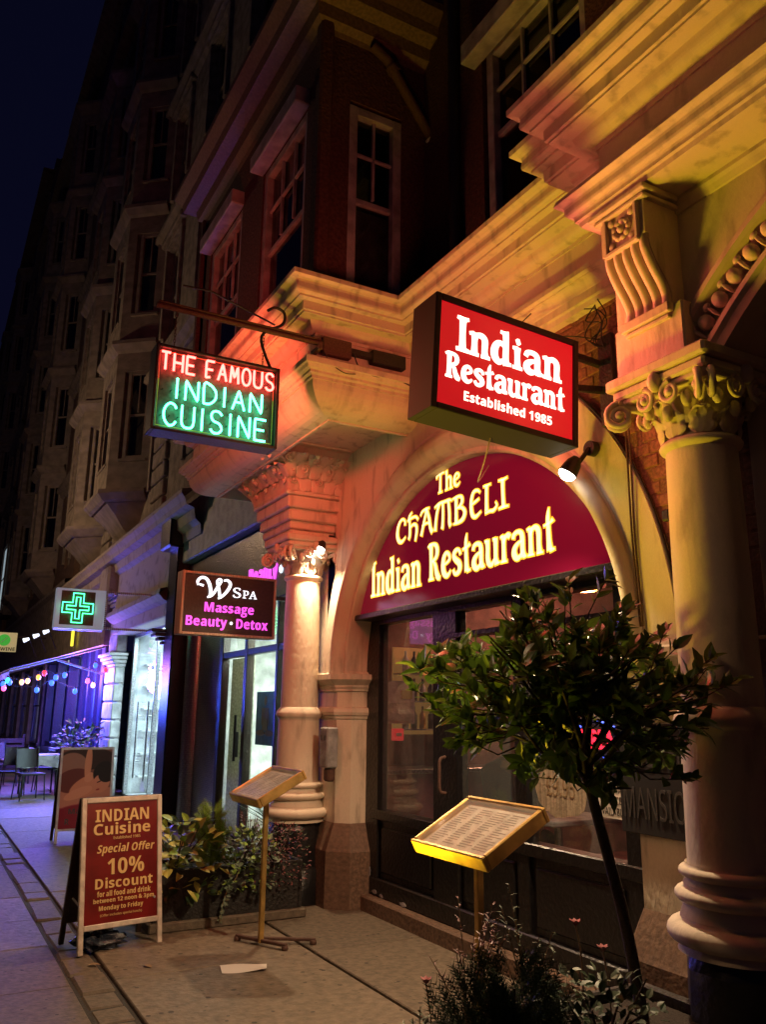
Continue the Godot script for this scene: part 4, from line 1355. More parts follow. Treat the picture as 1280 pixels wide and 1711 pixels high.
func build_row():
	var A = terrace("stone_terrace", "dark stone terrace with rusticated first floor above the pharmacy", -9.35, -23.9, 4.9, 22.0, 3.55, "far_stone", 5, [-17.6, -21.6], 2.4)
	# rusticated courses between the first-floor windows
	var s = S()
	bx(s, Vector3.ZERO, Vector3(0.09, 0.30, 0.98), 0.02)
	var blockm = done(s)
	var mid = (-9.35 - 23.9) * 0.5
	for i in 7:
		var z = -9.9 - i * 2.42
		if absf(z + 17.6) < 1.4 or absf(z + 21.6) < 1.4: continue
		for k in 9:
			obj("stone_block", blockm, "far_stone", A, Vector3(-0.035, 5.25 + k * 0.34, z - 0.42 - mid))
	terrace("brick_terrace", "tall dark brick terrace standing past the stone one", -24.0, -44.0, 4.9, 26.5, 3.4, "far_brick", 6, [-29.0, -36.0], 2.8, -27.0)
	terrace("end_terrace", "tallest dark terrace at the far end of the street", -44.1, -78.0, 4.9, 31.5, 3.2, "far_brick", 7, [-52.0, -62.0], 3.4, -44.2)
	# the one lit window far down the street
	var lw = thing("lit_window", "pale lit sash window far down the street, left edge of the picture", "window", Vector3(2.95, 7.6, -43.0))
	var f = sash(lw, Vector3.ZERO, Vector3(0, 0, 1), Vector3(-1, 0, 0), 2.2, 3.3, 1, 1, "far_stone", "dark_glass")
	f.name = "frame"
	s = S()
	quad(s, Vector3(0.0, -1.5, -0.95), Vector3(0.0, -1.5, 0.95), Vector3(0.0, 1.5, 0.95), Vector3(0.0, 1.5, -0.95))
	obj("lit_window_blind", s, glow("blind_glow", 0.24, 0.30, 0.34), lw, Vector3(0.02, 0, 0))
	lo_hi("surround", Vector3(0.06, -1.8, -1.25), Vector3(0.5, 1.8, 1.25), "far_stone", lw)

# ---------------------------------------------------------------- signs
func build_arch_sign():
	var t = thing("arch_sign", "maroon backlit fanlight sign under the arch with yellow art nouveau lettering", "sign", Vector3(3.42, 2.45, ZC))
	var a = 1.84
	var b = 1.60
	var zc = -5.10 - ZC
	var poly = []
	for i in 49:
		var ang = asin(0.53 / b) + (PI - 2 * asin(0.53 / b)) * i / 48.0
		poly.append(Vector2(zc + a * cos(ang), b * sin(ang) - 0.53))
	var s = S()
	slab(s, Vector3.ZERO, Vector3(0, 0, 1), Vector3.UP, Vector3(1, 0, 0), poly, 0.06)
	var m = mat("arch_sign_face", lc(0.10, 0.004, 0.02), 0.12)
	m.emission_enabled = true
	m.emission = lc(1.0, 0.016, 0.095)
	m.emission_energy_multiplier = 0.115
	obj("sign_panel", s, m, t)
	s = S()
	lo_hi_s(s, Vector3(-0.05, -0.05, zc - 1.70), Vector3(0.14, -0.004, zc + 1.70), 0.006)
	obj("sill", s, "black_paint", t)
	s = S()
	var rim = []
	for p in poly: rim.append(Vector3(-0.012, p.y, p.x))
	tube(s, rim, 0.02, 6)
	obj("rim", s, "black_paint", t)
	var yel = glow("sign_yellow", 1.0, 0.56, 0.03, 1.0)
	var wht = glow("sign_cream", 1.0, 0.80, 0.36, 1.7)
	# reading goes towards +z (to the right seen from the street)
	for q in [["The", -5.335, 0.34, 3.285, 0.155], ["CHAMBELI", -5.98, 1.57, 2.99, 0.21], ["Indian", -6.42, 0.86, 2.588, 0.30], ["Restaurant", -5.46, 1.52, 2.608, 0.285]]:
		var base = Vector3(-0.001, q[3] - 2.45, q[1] - ZC)
		s = S()
		nouveau(s, q[0], base, Vector3(0, 0, 1), Vector3.UP, q[2], q[4], 0.008, 0.004)
		obj("sign_letter_edge", s, yel, t)
		s = S()
		nouveau(s, q[0], base - Vector3(0.004, 0, 0), Vector3(0, 0, 1), Vector3.UP, q[2], q[4], -0.001, 0.003)
		obj("sign_lettering", s, wht, t)
	area_light("arch_sign_light", t, Vector3(3.36, 2.85, ZC - 0.1), Vector3(-1, 0, 0), 2.0, 0.5, lc(1.0, 0.35, 0.18), 0.12)

func build_box_sign():
	var at = Vector3(2.02, 3.05, -3.2)
	var t = thing("box_sign", "red illuminated box sign reading Indian Restaurant, hung before the arch", "sign", at)
	var tilt = Basis(Vector3(0, 0, 1), deg_to_rad(-3.4))
	var W = 0.94
	var H = 0.63
	var D = 0.23
	var p = pivot("case", t, Vector3.ZERO, tilt)
	var s = S()
	var e = 0.035
	# case: four sides with a lip round each face
	bx(s, Vector3(e * 0.5, H * 0.5, -D * 0.5), Vector3(e, H, D), 0.004)
	bx(s, Vector3(W - e * 0.5, H * 0.5, -D * 0.5), Vector3(e, H, D), 0.004)
	bx(s, Vector3(W * 0.5, e * 0.5, -D * 0.5), Vector3(W - 2 * e, e, D), 0.004)
	bx(s, Vector3(W * 0.5, H - e * 0.5, -D * 0.5), Vector3(W - 2 * e, e, D), 0.004)
	obj("frame", s, "case_black", p)
	var red = mat("box_sign_red", lc(0.3, 0.01, 0.012), 0.25)
	red.emission_enabled = true
	red.emission = lc(1.0, 0.008, 0.02)
	red.emission_energy_multiplier = 0.5
	var wht = glow("box_sign_white", 1.0, 0.86, 0.70, 1.8)
	for side in [1.0, -1.0]:
		var zf = -0.012 if side > 0 else -D + 0.012
		s = S()
		bx(s, Vector3(W * 0.5, H * 0.5, zf - side * 0.005), Vector3(W - 2 * e, H - 2 * e, 0.01), 0.001)
		obj("sign_face", s, red, p)
		var X = Vector3(side, 0, 0)
		var ox = e if side > 0 else W - e
		var fw = W - 2 * e
		var fh = H - 2 * e
		s = S()
		nouveau(s, "Indian", Vector3(ox, e + fh * 0.565, zf) + X * fw * 0.115, X, Vector3.UP, fw * 0.80, fh * 0.325, 0.004, 0.003, 1.2)
		nouveau(s, "Restaurant", Vector3(ox, e + fh * 0.275, zf) + X * fw * 0.05, X, Vector3.UP, fw * 0.89, fh * 0.235, 0.0025, 0.003, 1.14)
		obj("sign_lettering", s, wht, p)
		words("Established 1985", "sans_bold", Vector3(ox, e + fh * 0.138, zf + side * 0.001) + X * fw * 0.51, X, Vector3.UP, fw * 0.65, fh * 0.095, wht, p, "sign_lettering", 0.003)
		area_light("box_sign_light", t, at + tilt * Vector3(W * 0.5, H * 0.5, (0.02 if side > 0 else -D - 0.02)), Vector3(0, 0, side), W - 0.1, H - 0.1, lc(1.0, 0.15, 0.08), 2.1)
	# arms to the wall plate
	s = S()
	bx(s, Vector3(1.13, 0.54, -0.115), Vector3(0.42, 0.035, 0.04), 0.004, tilt)
	bx(s, Vector3(1.13, 0.36, -0.115), Vector3(0.42, 0.035, 0.04), 0.004, Basis(Vector3(0, 0, 1), deg_to_rad(8)))
	obj("arm", s, "iron", t)
	s = S()
	bx(s, Vector3(1.24, 0.42, -0.06), Vector3(0.035, 0.55, 0.11), 0.004)
	obj("wall_plate", s, "iron", t)
	# loose wires above the plate
	s = S()
	var r = RandomNumberGenerator.new()
	r.seed = 4
	for k in 5:
		var pts = [Vector3(1.22, 0.62, -0.06)]
		for i in 4:
			pts.append(Vector3(1.20 - r.randf_range(0, 0.08), 0.66 + i * 0.07, -0.06 + r.randf_range(-0.09, 0.09)))
		tube(s, smooth_pts(pts, 4), 0.004, 5)
	tube(s, smooth_pts([Vector3(1.20, 0.66, -0.06), Vector3(1.08, 0.72, -0.22), Vector3(1.09, 0.82, -0.55), Vector3(1.12, 0.98, -0.72), Vector3(1.14, 1.05, -0.60)], 5), 0.004, 5)
	obj("wires", s, "iron", t)

# single-line letters for the neon tubes, in a unit box
var N = {
	"T": [[[0, 1], [0.5, 1.0], [1, 1]], [[0.5, 1], [0.5, 0]]],
	"H": [[[0, 1], [0, 0]], [[1, 1], [1, 0]], [[0, 0.5], [1, 0.5]]],
	"E": [[[0.95, 1], [0.1, 1], [0, 0.9], [0, 0.1], [0.1, 0], [0.95, 0]], [[0, 0.5], [0.8, 0.5]]],
	"F": [[[0.95, 1], [0.1, 1], [0, 0.9], [0, 0.0], [0.5, 0.06]], [[0, 0.5], [0.8, 0.5]]],
	"A": [[[0, 0], [0.5, 1], [1, 0]], [[0.2, 0.38], [0.8, 0.38]]],
	"M": [[[0, 0], [0.12, 1], [0.5, 0.3], [0.88, 1], [1, 0]]],
	"O": [[[0.5, 1], [0.15, 0.88], [0, 0.5], [0.15, 0.12], [0.5, 0], [0.85, 0.12], [1, 0.5], [0.85, 0.88], [0.5, 1]]],
	"U": [[[0, 1], [0, 0.3], [0.15, 0.06], [0.5, 0], [0.85, 0.06], [1, 0.3], [1, 1]]],
	"S": [[[0.95, 0.85], [0.7, 1], [0.25, 0.98], [0.05, 0.78], [0.25, 0.55], [0.75, 0.45], [0.97, 0.22], [0.75, 0.02], [0.3, 0.0], [0.03, 0.15]]],
	"I": [[[0.5, 1], [0.5, 0]]],
	"N": [[[0, 0], [0, 1], [1, 0], [1, 1]]],
	"D": [[[0, 0], [0, 1], [0.5, 0.98], [0.9, 0.75], [1, 0.5], [0.9, 0.25], [0.5, 0.02], [0, 0]]],
	"C": [[[1, 0.8], [0.8, 0.96], [0.45, 1], [0.12, 0.8], [0, 0.5], [0.12, 0.2], [0.45, 0], [0.8, 0.04], [1, 0.2]]],
}

func neon_row(s, txt: String, o: Vector3, X: Vector3, Y: Vector3, w: float, h: float, r: float, lean := 0.0):
	var units = 0.0
	for ch in txt: units += 0.55 if ch == " " else (0.62 if ch == "I" else 1.0)
	var k = w / units
	var x = 0.0
	for ch in txt:
		if ch == " ":
			x += 0.55
			continue
		var cw = 0.30 if ch == "I" else 0.68
		var adv = 0.62 if ch == "I" else 1.0
		for st in N[ch]:
			var pts = []
			for p in st:
				pts.append(o + X * ((x + (adv - cw) * 0.5 + p[0] * cw) * k + lean * p[1] * h) + Y * p[1] * h)
			if st.size() > 5: pts = smooth_pts(pts, 3)
			elif st.size() > 2:
				# turn the corners with a small bend
				var q = [pts[0]]
				for i in range(1, pts.size() - 1):
					q.append(pts[i].lerp(pts[i - 1], 0.12))
					q.append(pts[i].lerp((pts[i - 1] + pts[i + 1]) * 0.5, 0.04))
					q.append(pts[i].lerp(pts[i + 1], 0.12))
				q.append(pts[pts.size() - 1])
				pts = q
			tube(s, pts, r, 7)
		x += adv

func build_neon_sign():
	var z = -5.24
	var x0 = 1.13
	var x1 = 2.02
	var y0 = 3.40
	var y1 = 4.01
	var at = Vector3(x0, y0, z)
	var t = thing("neon_sign", "hanging neon sign reading THE FAMOUS INDIAN CUISINE in red and green", "sign", at)
	var W = x1 - x0
	var H = y1 - y0
	var D = 0.17
	var s = S()
	var e = 0.022
	bx(s, Vector3(e * 0.5, H * 0.5, -D * 0.5), Vector3(e, H, D), 0.004)
	bx(s, Vector3(W - e * 0.5, H * 0.5, -D * 0.5), Vector3(e, H, D), 0.004)
	bx(s, Vector3(W * 0.5, e * 0.5, -D * 0.5), Vector3(W - 2 * e, e, D), 0.004)
	bx(s, Vector3(W * 0.5, H - e * 0.5, -D * 0.5), Vector3(W - 2 * e, e, D), 0.004)
	obj("case", s, "iron", t)
	var back = textured("neon_back", lc(0.075, 0.075, 0.075), 0.45, "grain", 1.0, 0.0)
	s = S()
	bx(s, Vector3(W * 0.5, H * 0.5, -D * 0.5), Vector3(W - 2 * e, H - 2 * e, 0.03), 0.001)
	obj("back_panel", s, back, t)
	var red = glow("neon_red_glow", 1.0, 0.05, 0.04, 17.0)
	var grn = glow("neon_green_glow", 0.06, 1.0, 0.42, 12.0)
	var line = glow("neon_line_glow", 0.9, 0.10, 0.04, 0.7)
	var gline = glow("neon_green_line_glow", 0.25, 0.45, 0.05, 0.4)
	for side in [1.0, -1.0]:
		var X = Vector3(side, 0, 0)
		var ox = 0.0 if side > 0 else W
		var zf = -D * 0.5 + side * 0.052
		var o = Vector3(ox, 0, zf)
		s = S()
		neon_row(s, "THE FAMOUS", o + X * W * 0.035 + Vector3(0, H * 0.725, 0), X, Vector3.UP, W * 0.94, H * 0.205, 0.0085)
		obj("neon_tube", s, red, t)
		s = S()
		neon_row(s, "INDIAN", o + X * W * 0.14 + Vector3(0, H * 0.41, 0), X, Vector3.UP, W * 0.75, H * 0.235, 0.0075)
		obj("neon_tube", s, grn, t)
		s = S()
		neon_row(s, "CUISINE", o + X * W * 0.075 + Vector3(0, H * 0.085, 0), X, Vector3.UP, W * 0.86, H * 0.255, 0.0075)
		obj("neon_tube", s, grn, t)
		s = S()
		tube(s, [o + X * 0.035 + Vector3(0, H * 0.6, 0), o + X * 0.035 + Vector3(0, H - 0.04, 0), o + X * (W - 0.035) + Vector3(0, H - 0.04, 0), o + X * (W - 0.035) + Vector3(0, H * 0.6, 0)], 0.003, 5)
		obj("neon_border", s, line, t)
		s = S()
		tube(s, [o + X * 0.035 + Vector3(0, H * 0.6, 0), o + X * 0.035 + Vector3(0, 0.04, 0), o + X * (W - 0.035) + Vector3(0, 0.04, 0), o + X * (W - 0.035) + Vector3(0, H * 0.6, 0)], 0.003, 5)
		obj("neon_border", s, gline, t)
		# supports that hold the tubes
		s = S()
		for k in 14:
			var px = W * (0.08 + 0.84 * k / 13.0)
			for py in [0.80, 0.50, 0.2]:
				tube(s, [Vector3(px, H * py, -D * 0.5), Vector3(px, H * py, zf - side * 0.006)], 0.004, 5)
		obj("tube_support", s, "iron", t)
		area_light("neon_red_light", t, at + Vector3(W * 0.5, H * 0.8, 0.02 if side > 0 else -D - 0.02), Vector3(0, 0, side), W * 0.9, H * 0.3, lc(1.0, 0.055, 0.035), 2.6 if side > 0 else 5.5)
		area_light("neon_green_light", t, at + Vector3(W * 0.5, H * 0.33, 0.02 if side > 0 else -D - 0.02), Vector3(0, 0, side), W * 0.8, H * 0.5, lc(0.04, 1.0, 0.45), 0.22)
	# arm with scroll, chains and stay
	var ar = pivot("arm", t, Vector3(2.33, 4.29, -5.26) - at)
	s = S()
	tube(s, [Vector3(0.02, 0, 0), Vector3(-1.22, 0.0, 0)], 0.020, 8)
	bx(s, Vector3(-0.6, 0.024, 0), Vector3(1.22, 0.012, 0.05), 0.003)
	obj("bar", s, "rust_iron", ar)
	s = S()
	tube(s, smooth_pts([Vector3(-0.42, 0.16, 0), Vector3(-0.36, 0.20, 0), Vector3(-0.29, 0.17, 0), Vector3(-0.30, 0.08, 0), Vector3(-0.42, 0.0, 0), Vector3(-0.46, -0.08, 0), Vector3(-0.42, -0.20, 0), Vector3(-0.38, -0.28, 0)], 5), 0.011, 7)
	tube(s, [Vector3(-0.36, 0.06, 0), Vector3(-0.85, 0.20, 0), Vector3(-1.05, 0.19, 0)], 0.007, 6)
	obj("scroll", s, "iron", ar)
	for cx in [-0.44, -1.08]:
		s = S()
		for k in 11:
			var c = Vector3(cx, -0.03 - k * 0.023, 0)
			var ring = []
			for q in 8:
				var a = TAU * q / 8
				ring.append(c + (Vector3(cos(a) * 0.007, sin(a) * 0.015, 0) if k % 2 else Vector3(0, sin(a) * 0.015, cos(a) * 0.007)))
			tube(s, ring, 0.0025, 5, true)
		obj("chain", s, "rust_iron", ar)
	s = S()
	bx(s, Vector3(0.15, 0.0, -0.02), Vector3(0.24, 0.14, 0.06), 0.006)
	bx(s, Vector3(-0.02, -0.06, 0.0), Vector3(0.03, 0.04, 0.16), 0.004)
	obj("junction_box", s, "rust_iron", ar)
	s = S()
	bx(s, Vector3(0.36, 0.0, -0.02), Vector3(0.2, 0.05, 0.05), 0.004)
	bx(s, Vector3(0.60, 0.0, -0.02), Vector3(0.30, 0.11, 0.07), 0.006)
	obj("transformer", s, "iron", ar)
	s = S()
	tube(s, smooth_pts([Vector3(0.28, -0.02, 0.02), Vector3(0.33, -0.13, 0.02), Vector3(0.45, -0.17, 0.02), Vector3(0.66, -0.16, 0.02), Vector3(0.85, -0.2, 0.02)], 5), 0.006, 5)
	tube(s, smooth_pts([Vector3(0.03, -0.06, 0.02), Vector3(0.08, -0.14, 0.02), Vector3(0.2, -0.2, 0.02), Vector3(0.3, -0.19, 0.02)], 5), 0.004, 5)
	obj("cable", s, "iron", ar)

func build_spots():
	for q in [[Vector3(3.30, 3.19, -6.98), Vector3(3.14, 3.10, -6.93), Vector3(-0.38, -1.0, 0.22), "small spotlight on the pier beside the left column's capital"], [Vector3(3.28, 3.10, -3.42), Vector3(3.12, 2.96, -3.46), Vector3(-0.50, -1.0, -0.40), "small bright spotlight on the arch below the red box sign"]]:
		var t = thing("spotlight", q[3], "spotlight", q[0], 0.0, "spotlights on the arch")
		var head: Vector3 = q[1] - q[0]
		var d: Vector3 = q[2].normalized()
		var s = S()
		tube(s, [Vector3(0.0, 0, 0), Vector3(-0.045, 0, 0)], 0.045, 14)
		obj("rose", s, "iron", t)
		s = S()
		tube(s, [Vector3(-0.04, 0, 0), head * 0.6, head - d * 0.07], 0.014, 8)
		obj("arm", s, "iron", t)
		s = S()
		tube(s, [head - d * 0.085, head - d * 0.05, head - d * 0.01, head + d * 0.025], [0.024, 0.044, 0.052, 0.056], 16)
		obj("head", s, "iron", t)
		s = S()
		tube(s, [head + d * 0.024, head + d * 0.045, head + d * 0.062], [0.052, 0.046, 0.020], 16)
		obj("lamp_bulb", s, glow("spot_bulb_glow", 1.0, 0.9, 0.78, 16.0), t)
		spot("spot_light", t, q[1] + d * 0.08, d, Color(1.0, 0.86, 0.68), 4.5 if q[1].z < -5.0 else 8.0, 66.0, 0.6, 0.04)

# ---------------------------------------------------------------- inside the restaurant
func build_interior():
	var s = S()
	lo_hi_s(s, Vector3(3.62, -0.05, -7.5), Vector3(9.0, 0.10, -2.44), 0.0)
	structure("restaurant_floor", s, "red_wall")
	s = S()
	quad(s, Vector3(8.0, 0.1, -7.5), Vector3(8.0, 0.1, -2.44), Vector3(8.0, 3.2, -2.44), Vector3(8.0, 3.2, -7.5))
	quad(s, Vector3(3.66, 0.1, -7.45), Vector3(8.0, 0.1, -7.45), Vector3(8.0, 3.2, -7.45), Vector3(3.66, 3.2, -7.45))
	structure("restaurant_wall", s, "pink_wall")
	s = S()
	lo_hi_s(s, Vector3(3.62, 3.2, -7.5), Vector3(9.0, 3.3, -2.44), 0.0)
	structure("restaurant_ceiling", s, "dark_brick")
	var l = thing("ceiling_lamp", "dim warm lamp over the bar inside the restaurant", "lamp", Vector3(5.9, 2.9, -8.0 + 1.6))
	s = S()
	lathe(s, [[0.02, 0.3], [0.02, 0.1], [0.10, 0.06], [0.14, -0.06]], Vector3.ZERO, 16)
	obj("lamp_shade", s, "brass", l)
	s = S()
	ball(s, Vector3(0, 0, 0), Vector3(0.05, 0.05, 0.05), 10, 8)
	obj("lamp_bulb", s, glow("bar_bulb_glow", 1.0, 0.62, 0.3, 3.0), l)
	omni("bar_light", l, Vector3(5.9, 2.75, -6.4), Color(1.0, 0.70, 0.55), 1.7, 0.06)
	# bar with lit glass shelves at the back
	var b = thing("bar_counter", "dark bar counter with a steel top seen through the door", "counter", Vector3(4.75, 0.1, -6.98))
	box("front", Vector3(0, 0.48, 0), Vector3(1.9, 0.96, 0.3), "red_wall", b)
	box("top", Vector3(0, 0.98, 0.02), Vector3(2.0, 0.04, 0.42), "steel", b)
	var sh = thing("bottle_shelf", "lit amber glass shelves behind the bar", "shelf", Vector3(4.42, 0, -7.40))
	box("shelf_light_panel", Vector3(0.2, 1.82, 0), Vector3(0.85, 0.86, 0.02), glow("shelf_glow", 0.5, 0.26, 0.07, 0.22), sh)
	for k in 3:
		box("glass_shelf", Vector3(0.2, 1.44 + k * 0.27, 0.12), Vector3(0.85, 0.012, 0.2), "steel", sh)
	var bt = S()
	lathe(bt, [[0.0, 0.0], [0.032, 0.0], [0.034, 0.13], [0.012, 0.17], [0.012, 0.22], [0.0, 0.22]], Vector3.ZERO, 10)
	var bottle = done(bt)
	var cols = ["leaf_dark", "brass", "dull_white", "leaf_grey", "dark_wood"]
	for k in 3:
		for i in 8:
			var o = obj("bottle", bottle, cols[(i * 3 + k) % 5], self, Vector3(4.28 + i * 0.1, 1.447 + k * 0.27, -7.28))
			tag(o, "small bottle in the row on the lit amber bar shelves", "bottle", "bottles on the bar shelves")
	# appliance with a rounded hood by the window, alarm box
	var ap = thing("hand_dryer", "white rounded dispenser unit on the wall just inside the door glass", "dispenser", Vector3(4.03, 1.50, -7.15))
	s = S()
	var poly = [Vector2(-0.28, 0), Vector2(0.22, 0), Vector2(0.22, 0.40), Vector2(-0.02, 0.40), Vector2(-0.16, 0.36), Vector2(-0.26, 0.24)]
	slab(s, Vector3(0.0, 0, -0.1), Vector3(1, 0, 0), Vector3.UP, Vector3(0, 0, 1), poly, 0.2)
	obj("body", s, "dull_white", ap)
	s = S()
	slab(s, Vector3(0.0, 0.02, 0.1), Vector3(1, 0, 0), Vector3.UP, Vector3(0, 0, 1), [Vector2(-0.22, 0), Vector2(0.2, 0), Vector2(0.2, 0.18), Vector2(-0.05, 0.17), Vector2(-0.17, 0.1)], 0.012)
	obj("visor", s, "grey_paint", ap)
	box("yellow_sticker", Vector3(0.13, 0.27, 0.105), Vector3(0.12, 0.08, 0.006), "leaf_yellow", ap)
	box("side_post", Vector3(-0.25, 0.62, 0.02), Vector3(0.05, 0.9, 0.06), "dull_white", ap)
	var al = thing("fire_alarm_box", "small red alarm call point on the post inside the door", "alarm", Vector3(4.03, 1.40, -7.0))
	box("case", Vector3.ZERO, Vector3(0.11, 0.11, 0.05), glow("alarm_glow", 0.55, 0.03, 0.03, 0.5), al)
	box("label_plate", Vector3(0, 0, 0.028), Vector3(0.06, 0.03, 0.004), "white_paint", al)
	box("red_post", Vector3(0.03, -0.86, 0), Vector3(0.05, 0.7, 0.05), "red_wall", al)
	# tub chairs and tables
	var spots = [[4.2, -6.35, 0.7, "pink leather tub chair nearest the door glass"], [4.35, -5.85, 2.2, "pink leather tub chair beside the seated person"], [4.5, -4.0, 2.6, "pink leather tub chair by the window right of the seated person"]]
	for q in spots:
		tub_chair(Vector3(q[0], 0.1, q[1]), q[2], q[3])
	person(Vector3(4.45, 0.1, -5.95))
	var tb = thing("dining_table", "small dining table with white cloth beside the seated person", "table", Vector3(4.5, 0.1, -5.3))
	box("cloth", Vector3(0, 0.72, 0), Vector3(0.7, 0.04, 0.7), "dull_white", tb, 0.015)
	s = S()
	lathe(s, [[0.25, 0.0], [0.24, 0.03], [0.04, 0.06], [0.03, 0.7]], Vector3.ZERO, 16)
	obj("leg", s, "iron", tb)
	# the LED sign in the window
	var led = thing("led_sign", "red and blue LED window sign half hidden by the laurel crown", "sign", Vector3(3.56, 1.46, -3.80))
	box("backing", Vector3.ZERO, Vector3(0.02, 0.24, 0.44), "iron", led)
	words("OPEN", "sans_bold", Vector3(-0.014, 0.0, 0.0), Vector3(0, 0, 1), Vector3.UP, 0.32, 0.11, glow("led_red_glow", 1.0, 0.02, 0.05, 2.2), led, "led_lettering", 0.006)
	s = S()
	var ring = []
	for k in 24:
		var a = TAU * k / 24
		ring.append(Vector3(-0.014, sin(a) * 0.10, cos(a) * 0.2))
	for k in 24:
		ball(s, ring[k], Vector3(0.009, 0.009, 0.009), 6, 4)
	obj("led_ring", s, glow("led_blue_glow", 0.06, 0.12, 1.0, 2.4), led)

func tub_chair(at: Vector3, turn: float, label: String):
	var t = thing("tub_chair", label, "chair", at, turn, "pink tub chairs")
	var s = S()
	var rows = []
	for i in 9:
		var a = -PI * 0.15 + PI * 1.3 * i / 8.0
		var d = Vector3(cos(a), 0, sin(a))
		var h = 0.72 - 0.10 * absf(i - 4) / 4.0
		rows.append([d * 0.26 + Vector3(0, 0.3, 0), d * 0.27 + Vector3(0, h - 0.05, 0), d * 0.30 + Vector3(0, h, 0), d * 0.35 + Vector3(0, h, 0), d * 0.37 + Vector3(0, h - 0.06, 0), d * 0.34 + Vector3(0, 0.2, 0)])
	sheet(s, rows, 1)
	obj("backrest", s, "pink_leather", t)
	s = S()
	lathe(s, [[0.0, 0.45], [0.24, 0.44], [0.29, 0.40], [0.29, 0.28], [0.0, 0.27]], Vector3.ZERO, 20)
	obj("seat", s, "pink_leather", t)
	for k in 4:
		s = S()
		var a = PI * 0.25 + PI * 0.5 * k
		tube(s, [Vector3(cos(a) * 0.22, 0.28, sin(a) * 0.22), Vector3(cos(a) * 0.26, 0.0, sin(a) * 0.26)], [0.02, 0.012], 8)
		obj("leg", s, "dark_wood", t)

# distance to a tapered limb
func limb(p: Vector3, a: Vector3, b: Vector3, ra: float, rb: float) -> float:
	var ab = b - a
	var t: float = clampf((p - a).dot(ab) / ab.length_squared(), 0.0, 1.0)
	return p.distance_to(a + ab * t) - lerpf(ra, rb, t)

func nets(s, limbs: Array, lo: Vector3, hi: Vector3, cell: float, k: float):
	var n = Vector3i(((hi - lo) / cell).ceil()) + Vector3i.ONE
	var f = PackedFloat32Array()
	f.resize(n.x * n.y * n.z)
	for x in n.x:
		for y in n.y:
			for z in n.z:
				var p = lo + Vector3(x, y, z) * cell
				var d = 10.0
				for l in limbs:
					var e = limb(p, l[0], l[1], l[2], l[3])
					var h: float = clampf(0.5 + 0.5 * (d - e) / k, 0.0, 1.0)
					d = lerpf(d, e, h) - k * h * (1.0 - h)
				f[(x * n.y + y) * n.z + z] = d
	var vs = {}
	var at = func(x, y, z): return f[(x * n.y + y) * n.z + z]
	for x in n.x - 1:
		for y in n.y - 1:
			for z in n.z - 1:
				var sum = Vector3.ZERO
				var c = 0
				for e in [[0, 0, 0, 1, 0, 0], [0, 1, 0, 1, 1, 0], [0, 0, 1, 1, 0, 1], [0, 1, 1, 1, 1, 1], [0, 0, 0, 0, 1, 0], [1, 0, 0, 1, 1, 0], [0, 0, 1, 0, 1, 1], [1, 0, 1, 1, 1, 1], [0, 0, 0, 0, 0, 1], [1, 0, 0, 1, 0, 1], [0, 1, 0, 0, 1, 1], [1, 1, 0, 1, 1, 1]]:
					var a: float = at.call(x + e[0], y + e[1], z + e[2])
					var b: float = at.call(x + e[3], y + e[4], z + e[5])
					if (a < 0) != (b < 0):
						var t = a / (a - b)
						sum += Vector3(x + lerpf(e[0], e[3], t), y + lerpf(e[1], e[4], t), z + lerpf(e[2], e[5], t))
						c += 1
				if c: vs[Vector3i(x, y, z)] = lo + sum / c * cell
	for x in range(1, n.x - 1):
		for y in range(1, n.y - 1):
			for z in range(1, n.z - 1):
				var a: float = at.call(x, y, z)
				var q = [[at.call(x + 1, y, z), Vector3i(x, y - 1, z - 1), Vector3i(x, y, z - 1), Vector3i(x, y, z), Vector3i(x, y - 1, z)], [at.call(x, y + 1, z), Vector3i(x - 1, y, z - 1), Vector3i(x - 1, y, z), Vector3i(x, y, z), Vector3i(x, y, z - 1)], [at.call(x, y, z + 1), Vector3i(x - 1, y - 1, z), Vector3i(x, y - 1, z), Vector3i(x, y, z), Vector3i(x - 1, y, z)]]
				for e in q:
					if (a < 0) != (e[0] < 0) and vs.has(e[1]) and vs.has(e[2]) and vs.has(e[3]) and vs.has(e[4]):
						if a < 0: quad(s, vs[e[1]], vs[e[4]], vs[e[3]], vs[e[2]], 1)
						else: quad(s, vs[e[1]], vs[e[2]], vs[e[3]], vs[e[4]], 1)

